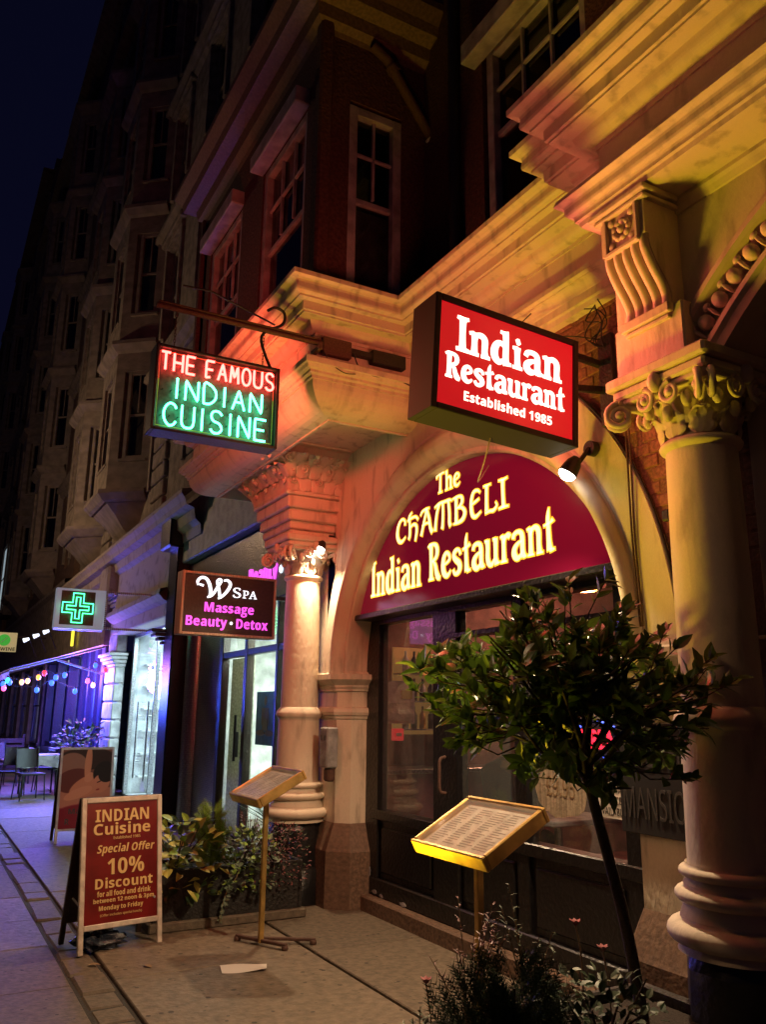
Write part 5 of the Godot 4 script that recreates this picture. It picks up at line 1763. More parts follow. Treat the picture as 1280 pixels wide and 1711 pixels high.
func person(at: Vector3):
	var t = thing("person", "person in a dark top seated at a table inside, seen from behind", "person", at, 0.0)
	var skin = mat("skin", lc(0.30, 0.17, 0.11), 0.6)
	var top = mat("dark_top", lc(0.012, 0.014, 0.013), 0.8)
	# seated, leaning on the table, facing away into the room along +z
	var L = [[Vector3(0, 0.55, 0), Vector3(0, 0.78, 0.02), 0.16, 0.15], [Vector3(0, 0.78, 0.02), Vector3(0, 1.0, 0.07), 0.15, 0.15], [Vector3(-0.13, 1.03, 0.08), Vector3(0.13, 1.03, 0.08), 0.085, 0.085], [Vector3(0, 1.05, 0.09), Vector3(0, 1.18, 0.12), 0.06, 0.055], [Vector3(-0.20, 1.02, 0.08), Vector3(-0.24, 0.78, 0.16), 0.062, 0.048], [Vector3(-0.24, 0.78, 0.16), Vector3(-0.14, 0.80, 0.38), 0.046, 0.034], [Vector3(0.20, 1.02, 0.08), Vector3(0.24, 0.78, 0.16), 0.062, 0.048], [Vector3(0.24, 0.78, 0.16), Vector3(0.14, 0.80, 0.38), 0.046, 0.034], [Vector3(-0.09, 0.53, 0.02), Vector3(-0.12, 0.52, 0.42), 0.10, 0.07], [Vector3(0.09, 0.53, 0.02), Vector3(0.12, 0.52, 0.42), 0.10, 0.07], [Vector3(-0.12, 0.52, 0.42), Vector3(-0.12, 0.06, 0.46), 0.065, 0.045], [Vector3(0.12, 0.52, 0.42), Vector3(0.12, 0.06, 0.46), 0.065, 0.045], [Vector3(-0.12, 0.05, 0.44), Vector3(-0.12, 0.04, 0.60), 0.045, 0.035], [Vector3(0.12, 0.05, 0.44), Vector3(0.12, 0.04, 0.60), 0.045, 0.035]]
	var s = S()
	nets(s, L, Vector3(-0.36, -0.02, -0.22), Vector3(0.36, 1.28, 0.70), 0.03, 0.05)
	var body = obj("body", s, top, t)
	s = S()
	nets(s, [[Vector3(0, 1.24, 0.13), Vector3(0, 1.33, 0.14), 0.075, 0.085], [Vector3(0, 1.20, 0.18), Vector3(0, 1.22, 0.2), 0.045, 0.035], [Vector3(0, 1.26, 0.22), Vector3(0, 1.28, 0.225), 0.014, 0.008], [Vector3(-0.085, 1.27, 0.14), Vector3(-0.088, 1.30, 0.14), 0.014, 0.014], [Vector3(0.085, 1.27, 0.14), Vector3(0.088, 1.30, 0.14), 0.014, 0.014], [Vector3(0, 1.15, 0.11), Vector3(0, 1.24, 0.13), 0.05, 0.05]], Vector3(-0.12, 1.10, 0.0), Vector3(0.12, 1.44, 0.26), 0.014, 0.02)
	obj("head", s, skin, body)
	s = S()
	nets(s, [[Vector3(0, 1.36, 0.11), Vector3(0, 1.30, 0.10), 0.088, 0.085]], Vector3(-0.12, 1.16, -0.02), Vector3(0.12, 1.48, 0.23), 0.014, 0.01)
	obj("hair", s, "dark_wood", body)
	for q in [-1.0, 1.0]:
		s = S()
		var h = Vector3(q * 0.14, 0.80, 0.38)
		var fl = [[h, h + Vector3(-q * 0.02, 0, 0.06), 0.026, 0.028]]
		for k in 4:
			fl.append([h + Vector3(-q * 0.02 + (k - 1.5) * 0.018, 0.0, 0.06), h + Vector3(-q * 0.02 + (k - 1.5) * 0.02, -0.012, 0.115 - absf(k - 1.5) * 0.008), 0.009, 0.008])
		fl.append([h + Vector3(-q * 0.03, 0, 0.02), h + Vector3(-q * 0.062, -0.01, 0.06), 0.011, 0.009])
		nets(s, fl, h + Vector3(-0.09, -0.05, -0.04), h + Vector3(0.09, 0.05, 0.15), 0.008, 0.008)
		obj("hand", s, skin, body)

# ---------------------------------------------------------------- shops to the left
func strokes_w(s, o: Vector3, X: Vector3, Y: Vector3, w: float, h: float):
	G["W"] = [1.1, [[0.02, 0.58, 0.05], [0.0, 0.76, 0.09], [0.1, 0.94, 0.10], [0.25, 0.93, 0.10], [0.36, 0.7, 0.12], [0.42, 0.35, 0.12], [0.40, 0.02, 0.08]], [[0.18, 0.56, 0.07], [0.08, 0.60, 0.05]], [[0.34, 0.0, 0.05], [0.48, 0.12, 0.08], [0.62, 0.5, 0.09], [0.74, 0.86, 0.09], [0.68, 0.95, 0.06], [0.61, 0.82, 0.06], [0.68, 0.45, 0.10], [0.73, 0.02, 0.09]], [[0.68, -0.02, 0.05], [0.80, 0.10, 0.08], [0.98, 0.46, 0.11], [1.04, 0.76, 0.11], [0.94, 0.93, 0.08], [0.84, 0.90, 0.05]]]
	nouveau(s, "W", o, X, Y, w, h, 0.004, 0.008)

func massage_print() -> ImageTexture:
	var w = 180
	var h = 300
	var im = Image.create(w, h, false, Image.FORMAT_RGB8)
	var shapes = [
		# centre x, y, radii, tilt, colour: towel, back, arm, hands, face, hair
		[0.5, 0.12, 0.6, 0.14, 0.0, Color(0.20, 0.12, 0.10)], [0.2, 0.2, 0.3, 0.16, 0.0, Color(0.62, 0.50, 0.46)],
		[0.5, 0.62, 0.75, 0.16, 0.0, Color(0.80, 0.60, 0.52)], [0.25, 0.40, 0.36, 0.15, -0.25, Color(0.42, 0.20, 0.19)], [0.55, 0.46, 0.42, 0.12, -0.5, Color(0.86, 0.64, 0.52)], [0.35, 0.56, 0.30, 0.06, -0.4, Color(0.90, 0.70, 0.58)],
		[0.52, 0.18, 0.07, 0.22, 0.05, Color(0.86, 0.66, 0.54)], [0.55, 0.36, 0.08, 0.07, 0.6, Color(0.90, 0.70, 0.58)],
		[0.84, 0.30, 0.20, 0.15, 0.4, Color(0.10, 0.06, 0.06)], [0.80, 0.44, 0.17, 0.13, 0.5, Color(0.86, 0.64, 0.53)], [0.90, 0.33, 0.16, 0.10, 0.6, Color(0.12, 0.07, 0.06)], [0.76, 0.42, 0.05, 0.008, -0.4, Color(0.25, 0.12, 0.1)], [0.74, 0.52, 0.04, 0.010, -0.3, Color(0.62, 0.22, 0.22)],
		[0.5, 1.0, 0.85, 0.30, 0.0, Color(0.55, 0.06, 0.20)]]
	for y in h:
		for x in w:
			var c = Color(0.40, 0.25, 0.21)
			var p = Vector2(float(x) / w, float(y) / h)
			for q in shapes:
				var d = Vector2((p.x - q[0]), (p.y - q[1]) * h / w).rotated(-q[4])
				var e = Vector2(d.x / q[2], d.y / (q[3] * h / w)).length()
				var k = smoothstep(1.06, 0.96, e)
				c = c.lerp(q[5].darkened(0.25) * Color(1.05, 0.9, 0.85), k)
			im.set_pixel(x, y, c)
	return tex(im)

func print_panel(called, parent, c: Vector3, X: Vector3, Y: Vector3, t: Texture2D, key: String):
	var s = SurfaceTool.new()
	s.begin(Mesh.PRIMITIVE_TRIANGLES)
	var q = [[-0.5, -0.5], [0.5, -0.5], [0.5, 0.5], [-0.5, 0.5]]
	for k in [0, 2, 1, 0, 3, 2]:
		s.set_uv(Vector2(q[k][0] + 0.5, 0.5 - q[k][1]))
		s.add_vertex(X * q[k][0] + Y * q[k][1])
	var m = mat(key, Color.WHITE, 0.85)
	m.albedo_texture = t
	return obj(called, s, m, parent, c)

func build_shops():
	var spa = thing("spa_shopfront", "spa shopfront with dark fascia, silver mosaic and pale lit windows", "shopfront", Vector3(3.6, 0, -10.0))
	var p = Vector3(3.6, 0, -10.0)
	lo_hi("beam", Vector3(3.34, 3.80, -12.9) - p, Vector3(3.9, 4.74, -7.6) - p, "grey_paint", spa, 0.02)
	lo_hi("fascia", Vector3(3.46, 2.86, -12.4) - p, Vector3(3.7, 3.78, -7.62) - p, "black_paint", spa, 0.01)
	var pur = glow("spa_purple_glow", 0.85, 0.10, 0.85, 1.1)
	words("Beauty", "sans_bold", Vector3(3.452, 3.16, -9.25) - p, Vector3(0, 0, 1), Vector3.UP, 0.95, 0.30, pur, spa, "sign_lettering", 0.02)
	var s = S()
	ball(s, Vector3(3.45, 3.17, -8.66) - p, Vector3(0.02, 0.05, 0.05), 10, 7)
	obj("sign_dot", s, glow("spa_dot_glow", 0.8, 0.9, 1.0, 1.3), spa)
	# two stroke-built characters
	s = S()
	for q in [[0.05, 0.9, 0.1, 0.6], [0.0, 0.4, 0.12, 0.05], [0.25, 0.95, 0.45, 0.75], [0.65, 0.95, 0.5, 0.75], [0.25, 0.5, 0.7, 0.5], [0.3, 0.3, 0.65, 0.3], [0.3, 0.3, 0.3, 0.0], [0.65, 0.3, 0.65, 0.0], [0.3, 0.0, 0.65, 0.0], [1.35, 1.0, 1.35, 0.88], [1.0, 0.86, 1.75, 0.86], [1.0, 0.86, 0.95, 0.0], [1.35, 0.75, 1.35, 0.38], [1.35, 0.58, 1.65, 0.58], [1.15, 0.36, 1.68, 0.36], [1.15, 0.36, 1.15, 0.0], [1.68, 0.36, 1.68, 0.0], [1.15, 0.0, 1.68, 0.0]]:
		tube(s, [Vector3(3.45, 2.98 + q[1] * 0.22, -8.36 + q[0] * 0.22) - p, Vector3(3.45, 2.98 + q[3] * 0.22, -8.36 + q[2] * 0.22) - p], 0.011, 6)
	obj("sign_lettering", s, pur, spa)
	# frame, glass, door
	s = S()
	for q in [[-7.66, -7.60], [-9.0, -8.94], [-10.06, -9.96], [-11.04, -10.92]]:
		lo_hi_s(s, Vector3(3.56, 0.08, q[0]) - p, Vector3(3.66, 2.86, q[1]) - p, 0.006)
	lo_hi_s(s, Vector3(3.565, 2.28, -10.92) - p, Vector3(3.655, 2.36, -7.66) - p, 0.005)
	lo_hi_s(s, Vector3(3.565, 0.04, -11.04) - p, Vector3(3.655, 0.14, -7.6) - p, 0.005)
	obj("frame", s, "dark_wood", spa)
	for q in [[-8.94, -7.66], [-9.96, -9.0], [-10.92, -10.06]]:
		s = S()
		quad(s, Vector3(3.61, 0.12, q[0]) - p, Vector3(3.61, 0.12, q[1]) - p, Vector3(3.61, 2.86, q[1]) - p, Vector3(3.61, 2.86, q[0]) - p)
		obj("pane", s, "glass", spa)
	s = S()
	tube(s, [Vector3(3.52, 1.0, -10.16) - p, Vector3(3.52, 1.55, -10.16) - p], 0.018, 8)
	bx(s, Vector3(3.54, 1.2, -10.16) - p, Vector3(0.05, 0.3, 0.04), 0.006)
	obj("door_handle", s, "iron", spa)
	# damask panel behind the door, sheer curtain behind the window
	var dam = textured("damask", lc(0.55, 0.53, 0.44), 0.7, "mottle", 3.0, 0.0)
	dam.backlight_enabled = true
	dam.backlight = lc(0.8, 0.8, 0.7)
	lo_hi("damask_panel", Vector3(3.70, 0.12, -10.92) - p, Vector3(3.72, 2.28, -10.08) - p, dam, spa)
	s = S()
	var rows = []
	for k in 3:
		var row = []
		for i in 41:
			row.append(Vector3(3.95 + 0.03 * sin(i * 1.35) + (0.10 * sin(PI * k * 0.5)), [2.86, 1.3, 0.2][k], lerpf(-9.9, -7.7, pow(i / 40.0, 1.0 if k == 0 else 1.25))) - p)
		rows.append(row)
	sheet(s, rows, 1)
	var cur = mat("sheer_curtain", lc(0.62, 0.66, 0.58), 0.8)
	cur.backlight_enabled = true
	cur.backlight = lc(0.5, 0.5, 0.45)
	cur.cull_mode = BaseMaterial3D.CULL_DISABLED
	obj("curtain", s, cur, spa)
	# room
	lo_hi("back_wall", Vector3(6.2, 0, -12.2) - p, Vector3(6.3, 3.4, -7.55) - p, "white_paint", spa)
	lo_hi("side_wall", Vector3(3.7, 0, -7.64) - p, Vector3(6.2, 3.4, -7.58) - p, "white_paint", spa)
	lo_hi("side_wall", Vector3(3.7, 0, -12.3) - p, Vector3(6.2, 3.4, -12.2) - p, "white_paint", spa)
	lo_hi("ceiling", Vector3(3.7, 3.0, -12.3) - p, Vector3(6.3, 3.1, -7.55) - p, "white_paint", spa)
	lo_hi("floor", Vector3(3.5, 0.0, -12.3) - p, Vector3(6.3, 0.06, -7.58) - p, "paving_c", spa)
	lo_hi("ceiling_light_panel", Vector3(4.2, 2.97, -10.6) - p, Vector3(5.2, 2.99, -8.4) - p, glow("spa_ceiling_glow", 0.82, 1.0, 0.92, 2.0), spa)
	area_light("spa_room_light", spa, Vector3(4.7, 2.94, -9.5), Vector3(0, -1, 0), 1.0, 2.2, lc(0.78, 1.0, 0.88), 44.0)
	# silver mosaic wall: tiles set one by one
	lo_hi("mosaic_bed", Vector3(3.60, 0.0, -12.15) - p, Vector3(3.8, 2.86, -11.04) - p, "grey_paint", spa)
	s = S()
	for r in 110:
		for c in 44:
			bx_flat(s, Vector3(3.597, 0.06 + r * 0.0252, -12.14 + c * 0.0252) - p, 0.021)
	tag(obj("mosaic_tiles", s, "steel", spa), "", "", "", "stuff")
	s = S()
	lathe(s, [[0.17, 0.0], [0.17, 2.86]], Vector3(3.62, 0, -12.28) - p, 24)
	obj("mosaic_pillar", s, "grey_paint", spa)
	s = S()
	for r in 110:
		for c in 30:
			var a = PI * 0.45 + PI * 1.1 * c / 29.0
			var d = Vector3(cos(a), 0, sin(a))
			var sd = Vector3(-d.z, 0, d.x) * 0.0085
			var o = Vector3(3.62, 0.06 + r * 0.0252, -12.28) - p + d * 0.173
			quad(s, o - sd, o + sd, o + sd + Vector3(0, 0.021, 0), o - sd + Vector3(0, 0.021, 0))
	tag(obj("mosaic_tiles", s, "steel", spa), "", "", "", "stuff")
	# black pier between the shops with a stepped capital
	var bp = thing("black_pier", "tall black pier with stepped head between the spa and the pharmacy", "pier", Vector3(3.45, 0, -12.75))
	box("shaft", Vector3(0, 2.1, 0), Vector3(0.36, 4.2, 0.5), "black_paint", bp, 0.02)
	for k in 4:
		box("step", Vector3(-0.03 * k, 2.62 + k * 0.06, -0.3), Vector3(0.42 + 0.07 * k, 0.05, 0.16 + 0.07 * k), "black_paint", bp, 0.01)
	box("head", Vector3(-0.08, 4.3, 0), Vector3(0.5, 0.5, 0.6), "black_paint", bp, 0.03)

	# W SPA sign, at right angles to the wall
	var ws = thing("spa_sign", "brown W SPA sign with wooden frame and purple lettering", "sign", Vector3(2.03, 2.28, -7.55), deg_to_rad(4.0))
	var W = 0.96
	var H = 0.59
	box("case", Vector3(W * 0.5, H * 0.5, -0.07), Vector3(W, H, 0.13), "sign_frame", ws, 0.006)
	s = S()
	var e = 0.024
	bx(s, Vector3(e * 0.5, H * 0.5, 0.005), Vector3(e, H, 0.03), 0.005)
	bx(s, Vector3(W - e * 0.5, H * 0.5, 0.005), Vector3(e, H, 0.03), 0.005)
	bx(s, Vector3(W * 0.5, e * 0.5, 0.0045), Vector3(W - 2 * e, e, 0.029), 0.005)
	bx(s, Vector3(W * 0.5, H - e * 0.5, 0.0045), Vector3(W - 2 * e, e, 0.029), 0.005)
	obj("frame", s, "sign_frame", ws)
	box("face", Vector3(W * 0.5, H * 0.5, -0.001), Vector3(W - 2 * e, H - 2 * e, 0.006), "sign_brown", ws, 0.001)
	var wg = glow("spa_white_glow", 0.75, 0.9, 1.0, 1.5)
	s = S()
	strokes_w(s, Vector3(W * 0.155, H * 0.605, 0.003), Vector3(1, 0, 0), Vector3.UP, W * 0.36, H * 0.32)
	obj("sign_lettering", s, wg, ws)
	words("S", "serif", Vector3(W * 0.57, H * 0.715, 0.008), Vector3(1, 0, 0), Vector3.UP, W * 0.085, H * 0.165, wg, ws, "sign_lettering", 0.008)
	words("PA", "serif", Vector3(W * 0.71, H * 0.698, 0.008), Vector3(1, 0, 0), Vector3.UP, W * 0.155, H * 0.125, wg, ws, "sign_lettering", 0.008)
	words("Massage", "sans_bold", Vector3(W * 0.50, H * 0.425, 0.008), Vector3(1, 0, 0), Vector3.UP, W * 0.52, H * 0.20, pur, ws, "sign_lettering", 0.008)
	words("Beauty", "sans_bold", Vector3(W * 0.27, H * 0.195, 0.008), Vector3(1, 0, 0), Vector3.UP, W * 0.42, H * 0.20, pur, ws, "sign_lettering", 0.008)
	words("Detox", "sans_bold", Vector3(W * 0.75, H * 0.215, 0.008), Vector3(1, 0, 0), Vector3.UP, W * 0.34, H * 0.155, pur, ws, "sign_lettering", 0.008)
	s = S()
	ball(s, Vector3(W * 0.525, H * 0.215, 0.008), Vector3(0.016, 0.016, 0.006), 12, 7)
	obj("sign_dot", s, wg, ws)
	s = S()
	bx(s, Vector3(W + 0.17, H * 0.7, -0.07), Vector3(0.4, 0.04, 0.04), 0.004)
	obj("arm", s, "iron", ws)
	area_light("spa_sign_light", ws, Vector3(2.5, 2.5, -7.48), Vector3(0, 0, 1), 0.8, 0.4, lc(1.0, 0.35, 1.0), 0.10)

	# pharmacy
	var ph = thing("pharmacy_shopfront", "brightly lit white pharmacy front with glass door and long handles", "shopfront", Vector3(3.7, 0, -14.4))
	p = Vector3(3.7, 0, -14.4)
	lo_hi("fascia", Vector3(3.30, 3.05, -17.2) - p, Vector3(3.8, 4.2, -13.0) - p, "stone", ph, 0.02)
	s = S()
	run_plan(s, [Vector2(0.2, 4.76), Vector2(0.0, 4.72), Vector2(0.0, 4.66), Vector2(0.06, 4.58), Vector2(0.08, 4.5), Vector2(0.2, 4.46), Vector2(0.22, 4.3), Vector2(0.3, 4.24), Vector2(0.32, 4.1)], [Vector2(3.0 - 3.7, 2.9), Vector2(3.0 - 3.7, -9.5)], 1.0)
	obj("cornice", s, "stone", ph)
	s = S()
	run_plan(s, [Vector2(0.3, 3.5), Vector2(0.16, 3.47), Vector2(0.14, 3.38), Vector2(0.22, 3.3), Vector2(0.3, 3.26)], [Vector2(3.0 - 3.7, 1.4), Vector2(3.0 - 3.7, -2.8)], 1.0)
	obj("lower_moulding", s, "stone", ph)
	s = S()
	for q in [[-13.1, -13.0], [-15.0, -14.96], [-16.9, -16.8]]:
		lo_hi_s(s, Vector3(3.66, 0.05, q[0]) - p, Vector3(3.74, 3.06, q[1]) - p, 0.005)
	lo_hi_s(s, Vector3(3.665, 2.98, -16.9) - p, Vector3(3.735, 3.06, -13.0) - p, 0.005)
	obj("frame", s, "steel", ph)
	for q in [[-14.96, -13.1], [-16.8, -15.0]]:
		s = S()
		quad(s, Vector3(3.70, 0.05, q[0]) - p, Vector3(3.70, 0.05, q[1]) - p, Vector3(3.70, 2.98, q[1]) - p, Vector3(3.70, 2.98, q[0]) - p)
		obj("pane", s, "glass", ph)
	for z in [-15.1, -15.9]:
		s = S()
		tube(s, [Vector3(3.62, 0.4, z) - p, Vector3(3.62, 1.75, z) - p], 0.018, 8)
		for y in [0.7, 1.5]:
			tube(s, [Vector3(3.62, y, z) - p, Vector3(3.70, y, z) - p], 0.012, 6)
		obj("door_handle", s, "steel", ph)
	lo_hi("floor", Vector3(3.7, 0.0, -17.0) - p, Vector3(6.5, 0.05, -12.9) - p, "white_paint", ph)
	lo_hi("back_wall", Vector3(6.4, 0, -17.0) - p, Vector3(6.5, 3.1, -12.9) - p, "white_paint", ph)
	lo_hi("side_wall", Vector3(3.72, 0.05, -17.05) - p, Vector3(6.4, 3.1, -16.92) - p, "white_paint", ph)
	lo_hi("side_wall", Vector3(3.72, 0.05, -13.0) - p, Vector3(6.4, 3.1, -12.9) - p, "white_paint", ph)
	lo_hi("ceiling", Vector3(3.72, 3.06, -17.0) - p, Vector3(6.5, 3.12, -12.9) - p, "white_paint", ph)
	lo_hi("ceiling_light_panel", Vector3(4.2, 3.03, -16.4) - p, Vector3(5.6, 3.05, -13.4) - p, glow("pharmacy_ceiling_glow", 0.8, 0.96, 1.0, 2.5), ph)
	area_light("pharmacy_room_light", ph, Vector3(4.9, 3.0, -14.9), Vector3(0, -1, 0), 1.4, 3.0, lc(0.60, 0.92, 1.0), 36.0)
	for k in 6:
		lo_hi("shelf", Vector3(3.9, 0.35 + k * 0.42, -16.92) - p, Vector3(6.2, 0.38 + k * 0.42, -16.65) - p, "white_paint", ph, 0.003)
	# rusticated white pilaster
	var pl = thing("white_pilaster", "white pilaster of rusticated blocks between pharmacy and awning", "pilaster", Vector3(3.46, 0, -17.5))
	for k in 7:
		box("stone_block", Vector3(0, 0.2 + k * 0.345, 0), Vector3(0.2, 0.325, 0.95), "white_paint", pl, 0.025)
	box("core", Vector3(0.05, 1.3, 0), Vector3(0.1, 2.6, 0.9), "dull_white", pl)
	for k in 4:
		box("capital_step", Vector3(-0.02 * k, 2.46 + k * 0.07, 0), Vector3(0.22 + 0.05 * k, 0.06, 0.98 + 0.06 * k), "white_paint", pl, 0.012)
	box("upper_shaft", Vector3(0.02, 3.2, 0), Vector3(0.2, 0.95, 0.8), "dull_white", pl, 0.02)
	for k in 3:
		box("upper_capital", Vector3(-0.02 * k, 3.70 + k * 0.08, 0), Vector3(0.24 + 0.06 * k, 0.07, 0.84 + 0.08 * k), "dull_white", pl, 0.012)
	box("console", Vector3(-0.1, 4.15, 0), Vector3(0.55, 0.6, 0.8), "stone", pl, 0.05)
	# green cross on its perforated bracket
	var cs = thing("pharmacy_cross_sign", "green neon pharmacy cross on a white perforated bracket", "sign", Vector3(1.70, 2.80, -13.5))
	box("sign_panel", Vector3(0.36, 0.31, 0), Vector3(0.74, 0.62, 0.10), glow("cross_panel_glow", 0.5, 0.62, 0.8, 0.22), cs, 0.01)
	box("dark_face", Vector3(0.32, 0.32, 0.052), Vector3(0.50, 0.52, 0.01), textured("cross_back", lc(0.02, 0.06, 0.04), 0.4, "grain", 1.0, 0.0), cs, 0.002)  # green light of the tubes is put into this face's colour
	var gg = glow("cross_glow", 0.06, 1.0, 0.36, 6.0)
	for a in [0.225, 0.165]:
		s = S()
		var b2: float = 0.078 if a > 0.2 else 0.03
		var pts = []
		for q in [[b2, a], [b2, b2], [a, b2], [a, -b2], [b2, -b2], [b2, -a], [-b2, -a], [-b2, -b2], [-a, -b2], [-a, b2], [-b2, b2], [-b2, a]]:
			pts.append(Vector3(0.32 + q[0], 0.32 + q[1], 0.075))
		tube(s, pts, 0.009, 6, true)
		obj("neon_tube", s, gg, cs)
	area_light("cross_light", cs, Vector3(2.02, 3.12, -13.38), Vector3(0, 0, 1), 0.45, 0.45, lc(0.05, 1.0, 0.35), 0.12)
	s = S()
	for q in [0.60, 0.03]:
		for k in 34:
			bx(s, Vector3(0.74 + k * 0.031, q + 0.006, 0), Vector3(0.02, 0.035, 0.035), 0.0)
	for q in [0.75, 1.78]:
		for k in 18:
			bx(s, Vector3(q, 0.05 + k * 0.031, 0), Vector3(0.035, 0.02, 0.035), 0.0)
	obj("perforated_strip", s, "white_paint", cs)
	s = S()
	for q in [0.60, 0.03]:
		bx(s, Vector3(1.27, q + 0.006, -0.02), Vector3(1.08, 0.036, 0.006), 0.0)
	for q in [0.75, 1.78]:
		bx(s, Vector3(q, 0.32, -0.02), Vector3(0.036, 0.6, 0.006), 0.0)
	obj("bracket_rail", s, "iron", cs)
	s = S()
	bx(s, Vector3(1.82, 0.32, 0), Vector3(0.1, 0.75, 0.08), 0.005)
	obj("wall_plate", s, "iron", cs)
	box("violet_light_strip", Vector3(0.36, -0.014, 0), Vector3(0.72, 0.016, 0.05), glow("violet_strip_glow", 0.16, 0.16, 1.0, 1.2), cs)

	# awning restaurant
	var aw = thing("awning_shopfront", "dark blue restaurant front behind the striped awning and fairy lights", "shopfront", Vector3(3.5, 0, -22))
	p = Vector3(3.5, 0, -22)
	var navy = textured("navy_paint", lc(0.035, 0.04, 0.10), 0.3, "grain", 0.8, 0.2)
	var teal = textured("teal_wall", lc(0.04, 0.28, 0.26), 0.6, "mottle", 0.8, 0.0)
	lo_hi("fascia", Vector3(3.3, 2.9, -27) - p, Vector3(3.6, 4.2, -18.15) - p, "far_stone", aw, 0.02)
	for z in [-18.3, -19.1, -20.0, -20.9, -22.9, -24.9, -26.8]:
		lo_hi("pilaster", Vector3(3.35, 0, z - 0.14) - p, Vector3(3.6, 2.9, z + 0.14) - p, navy, aw, 0.02)
	lo_hi("panelling", Vector3(3.5, 0, -20.9) - p, Vector3(3.58, 2.9, -18.15) - p, navy, aw)
	lo_hi("stall_riser", Vector3(3.45, 0, -26.8) - p, Vector3(3.58, 0.7, -20.9) - p, navy, aw)
	for q in [[-22.8, -21.0], [-24.8, -23.0], [-26.7, -25.0]]:
		s = S()
		quad(s, Vector3(3.52, 0.7, q[0]) - p, Vector3(3.52, 0.7, q[1]) - p, Vector3(3.52, 2.6, q[1]) - p, Vector3(3.52, 2.6, q[0]) - p)
		obj("pane", s, "glass", aw)
	lo_hi("back_wall", Vector3(5.6, 0, -27) - p, Vector3(5.7, 3, -20.9) - p, teal, aw)
	lo_hi("side_wall", Vector3(3.6, 0, -27) - p, Vector3(5.6, 3, -26.9) - p, teal, aw)
	lo_hi("near_wall", Vector3(3.6, 0, -20.95) - p, Vector3(5.6, 3, -20.9) - p, teal, aw)
	lo_hi("floor", Vector3(3.5, 0, -27) - p, Vector3(5.6, 0.03, -20.9) - p, "dark_wood", aw)
	lo_hi("ceiling", Vector3(3.5, 2.9, -27) - p, Vector3(5.7, 2.95, -20.9) - p, "white_paint", aw)
	lo_hi("ceiling_light_panel", Vector3(4.2, 2.87, -25) - p, Vector3(5.0, 2.89, -22) - p, glow("teal_room_glow", 0.9, 1.0, 0.9, 1.2), aw)
	area_light("awning_room_light", aw, Vector3(4.6, 2.84, -23.5), Vector3(0, -1, 0), 0.8, 3.0, lc(0.9, 1.0, 0.85), 2.2)
	words("0", "sans_bold", Vector3(3.49, 1.85, -19.1) - p, Vector3(0, 0, 1), Vector3.UP, 0.2, 0.34, "white_paint", aw, "number", 0.01)
	# awning: sloping cloth with a drooping front
	var an = thing("awning", "sloping canvas awning lit violet by fairy lights", "awning", Vector3(3.3, 2.86, -17.9))
	s = S()
	rows = []
	for i in 3:
		var row = []
		for k in 17:
			var z = -k * 0.52
			row.append([Vector3(0, 0.06, z), Vector3(-0.9, -0.24 - 0.02 * sin(k * 2.0), z), Vector3(-1.75, -0.5, z)][i])
		rows.append(row)
	sheet(s, rows, 1)
	var cloth = textured("awning_cloth", lc(0.5, 0.46, 0.46), 0.8, "mottle", 1.0, 0.2)
	cloth.backlight_enabled = true
	cloth.backlight = lc(0.3, 0.3, 0.3)
	obj("cloth", s, cloth, an)
	s = S()
	rows = []
	for i in 2:
		var row = []
		for k in 65:
			row.append(Vector3(-1.76, -0.5 - i * (0.16 + 0.04 * absf(sin(k * 0.8))), -k * 0.13))
		rows.append(row)
	sheet(s, rows, 1)
	obj("valance", s, cloth, an)
	s = S()
	tube(s, [Vector3(0, 0.0, 0.02), Vector3(-1.75, -0.53, 0.02)], 0.025, 8)
	tube(s, [Vector3(-1.75, -0.53, 0.02), Vector3(-1.75, -0.53, -8.3)], 0.022, 8)
	tube(s, [Vector3(0, -0.55, 0.0), Vector3(-0.9, -0.30, 0.0)], 0.02, 8)
	obj("frame", s, "dull_white", an)
	# fairy lights
	var bulbs = [[3.326, 2.383, "r"], [3.118, 2.472, "b"], [2.549, 2.263, "b"], [2.385, 2.212, "b"], [2.166, 2.287, "r"], [2.064, 2.203, "o"], [2.317, 2.105, "b"], [2.056, 1.96, "b"], [2.772, 1.952, "b"], [2.995, 2.158, "p"], [3.107, 2.078, "w"], [1.769, 2.103, "w"], [1.875, 2.128, "w"], [1.555, 2.097, "b"], [1.461, 1.981, "p"], [1.44, 2.06, "b"], [1.519, 2.13, "c"]]
	var cc = {"r": [1.0, 0.03, 0.05], "b": [0.04, 0.13, 1.0], "o": [1.0, 0.35, 0.05], "p": [1.0, 0.12, 0.4], "w": [1.0, 0.5, 0.25], "c": [0.06, 0.7, 1.0]}
	var nm = {"r": "red", "b": "blue", "o": "orange", "p": "pink", "w": "warm white", "c": "cyan"}
	var fl = thing("fairy_light_string", "string of coloured fairy lights looped under the awning", "string lights", Vector3(3.3, 2.4, -17.75))
	s = S()
	for row in [[[3.326, 2.45], [3.118, 2.53], [2.9, 2.40], [2.549, 2.32], [2.385, 2.27], [2.166, 2.35], [2.064, 2.26], [1.875, 2.19], [1.769, 2.16], [1.555, 2.16], [1.44, 2.12]], [[3.107, 2.14], [2.995, 2.22], [2.772, 2.01], [2.317, 2.16], [2.056, 2.02], [1.461, 2.04]]]:
		var pts = []
		for q in row: pts.append(Vector3(q[0] - 3.3, q[1] - 2.4, 0))
		tube(s, smooth_pts(pts, 3), 0.006, 5)
	obj("wire", s, "iron", fl)
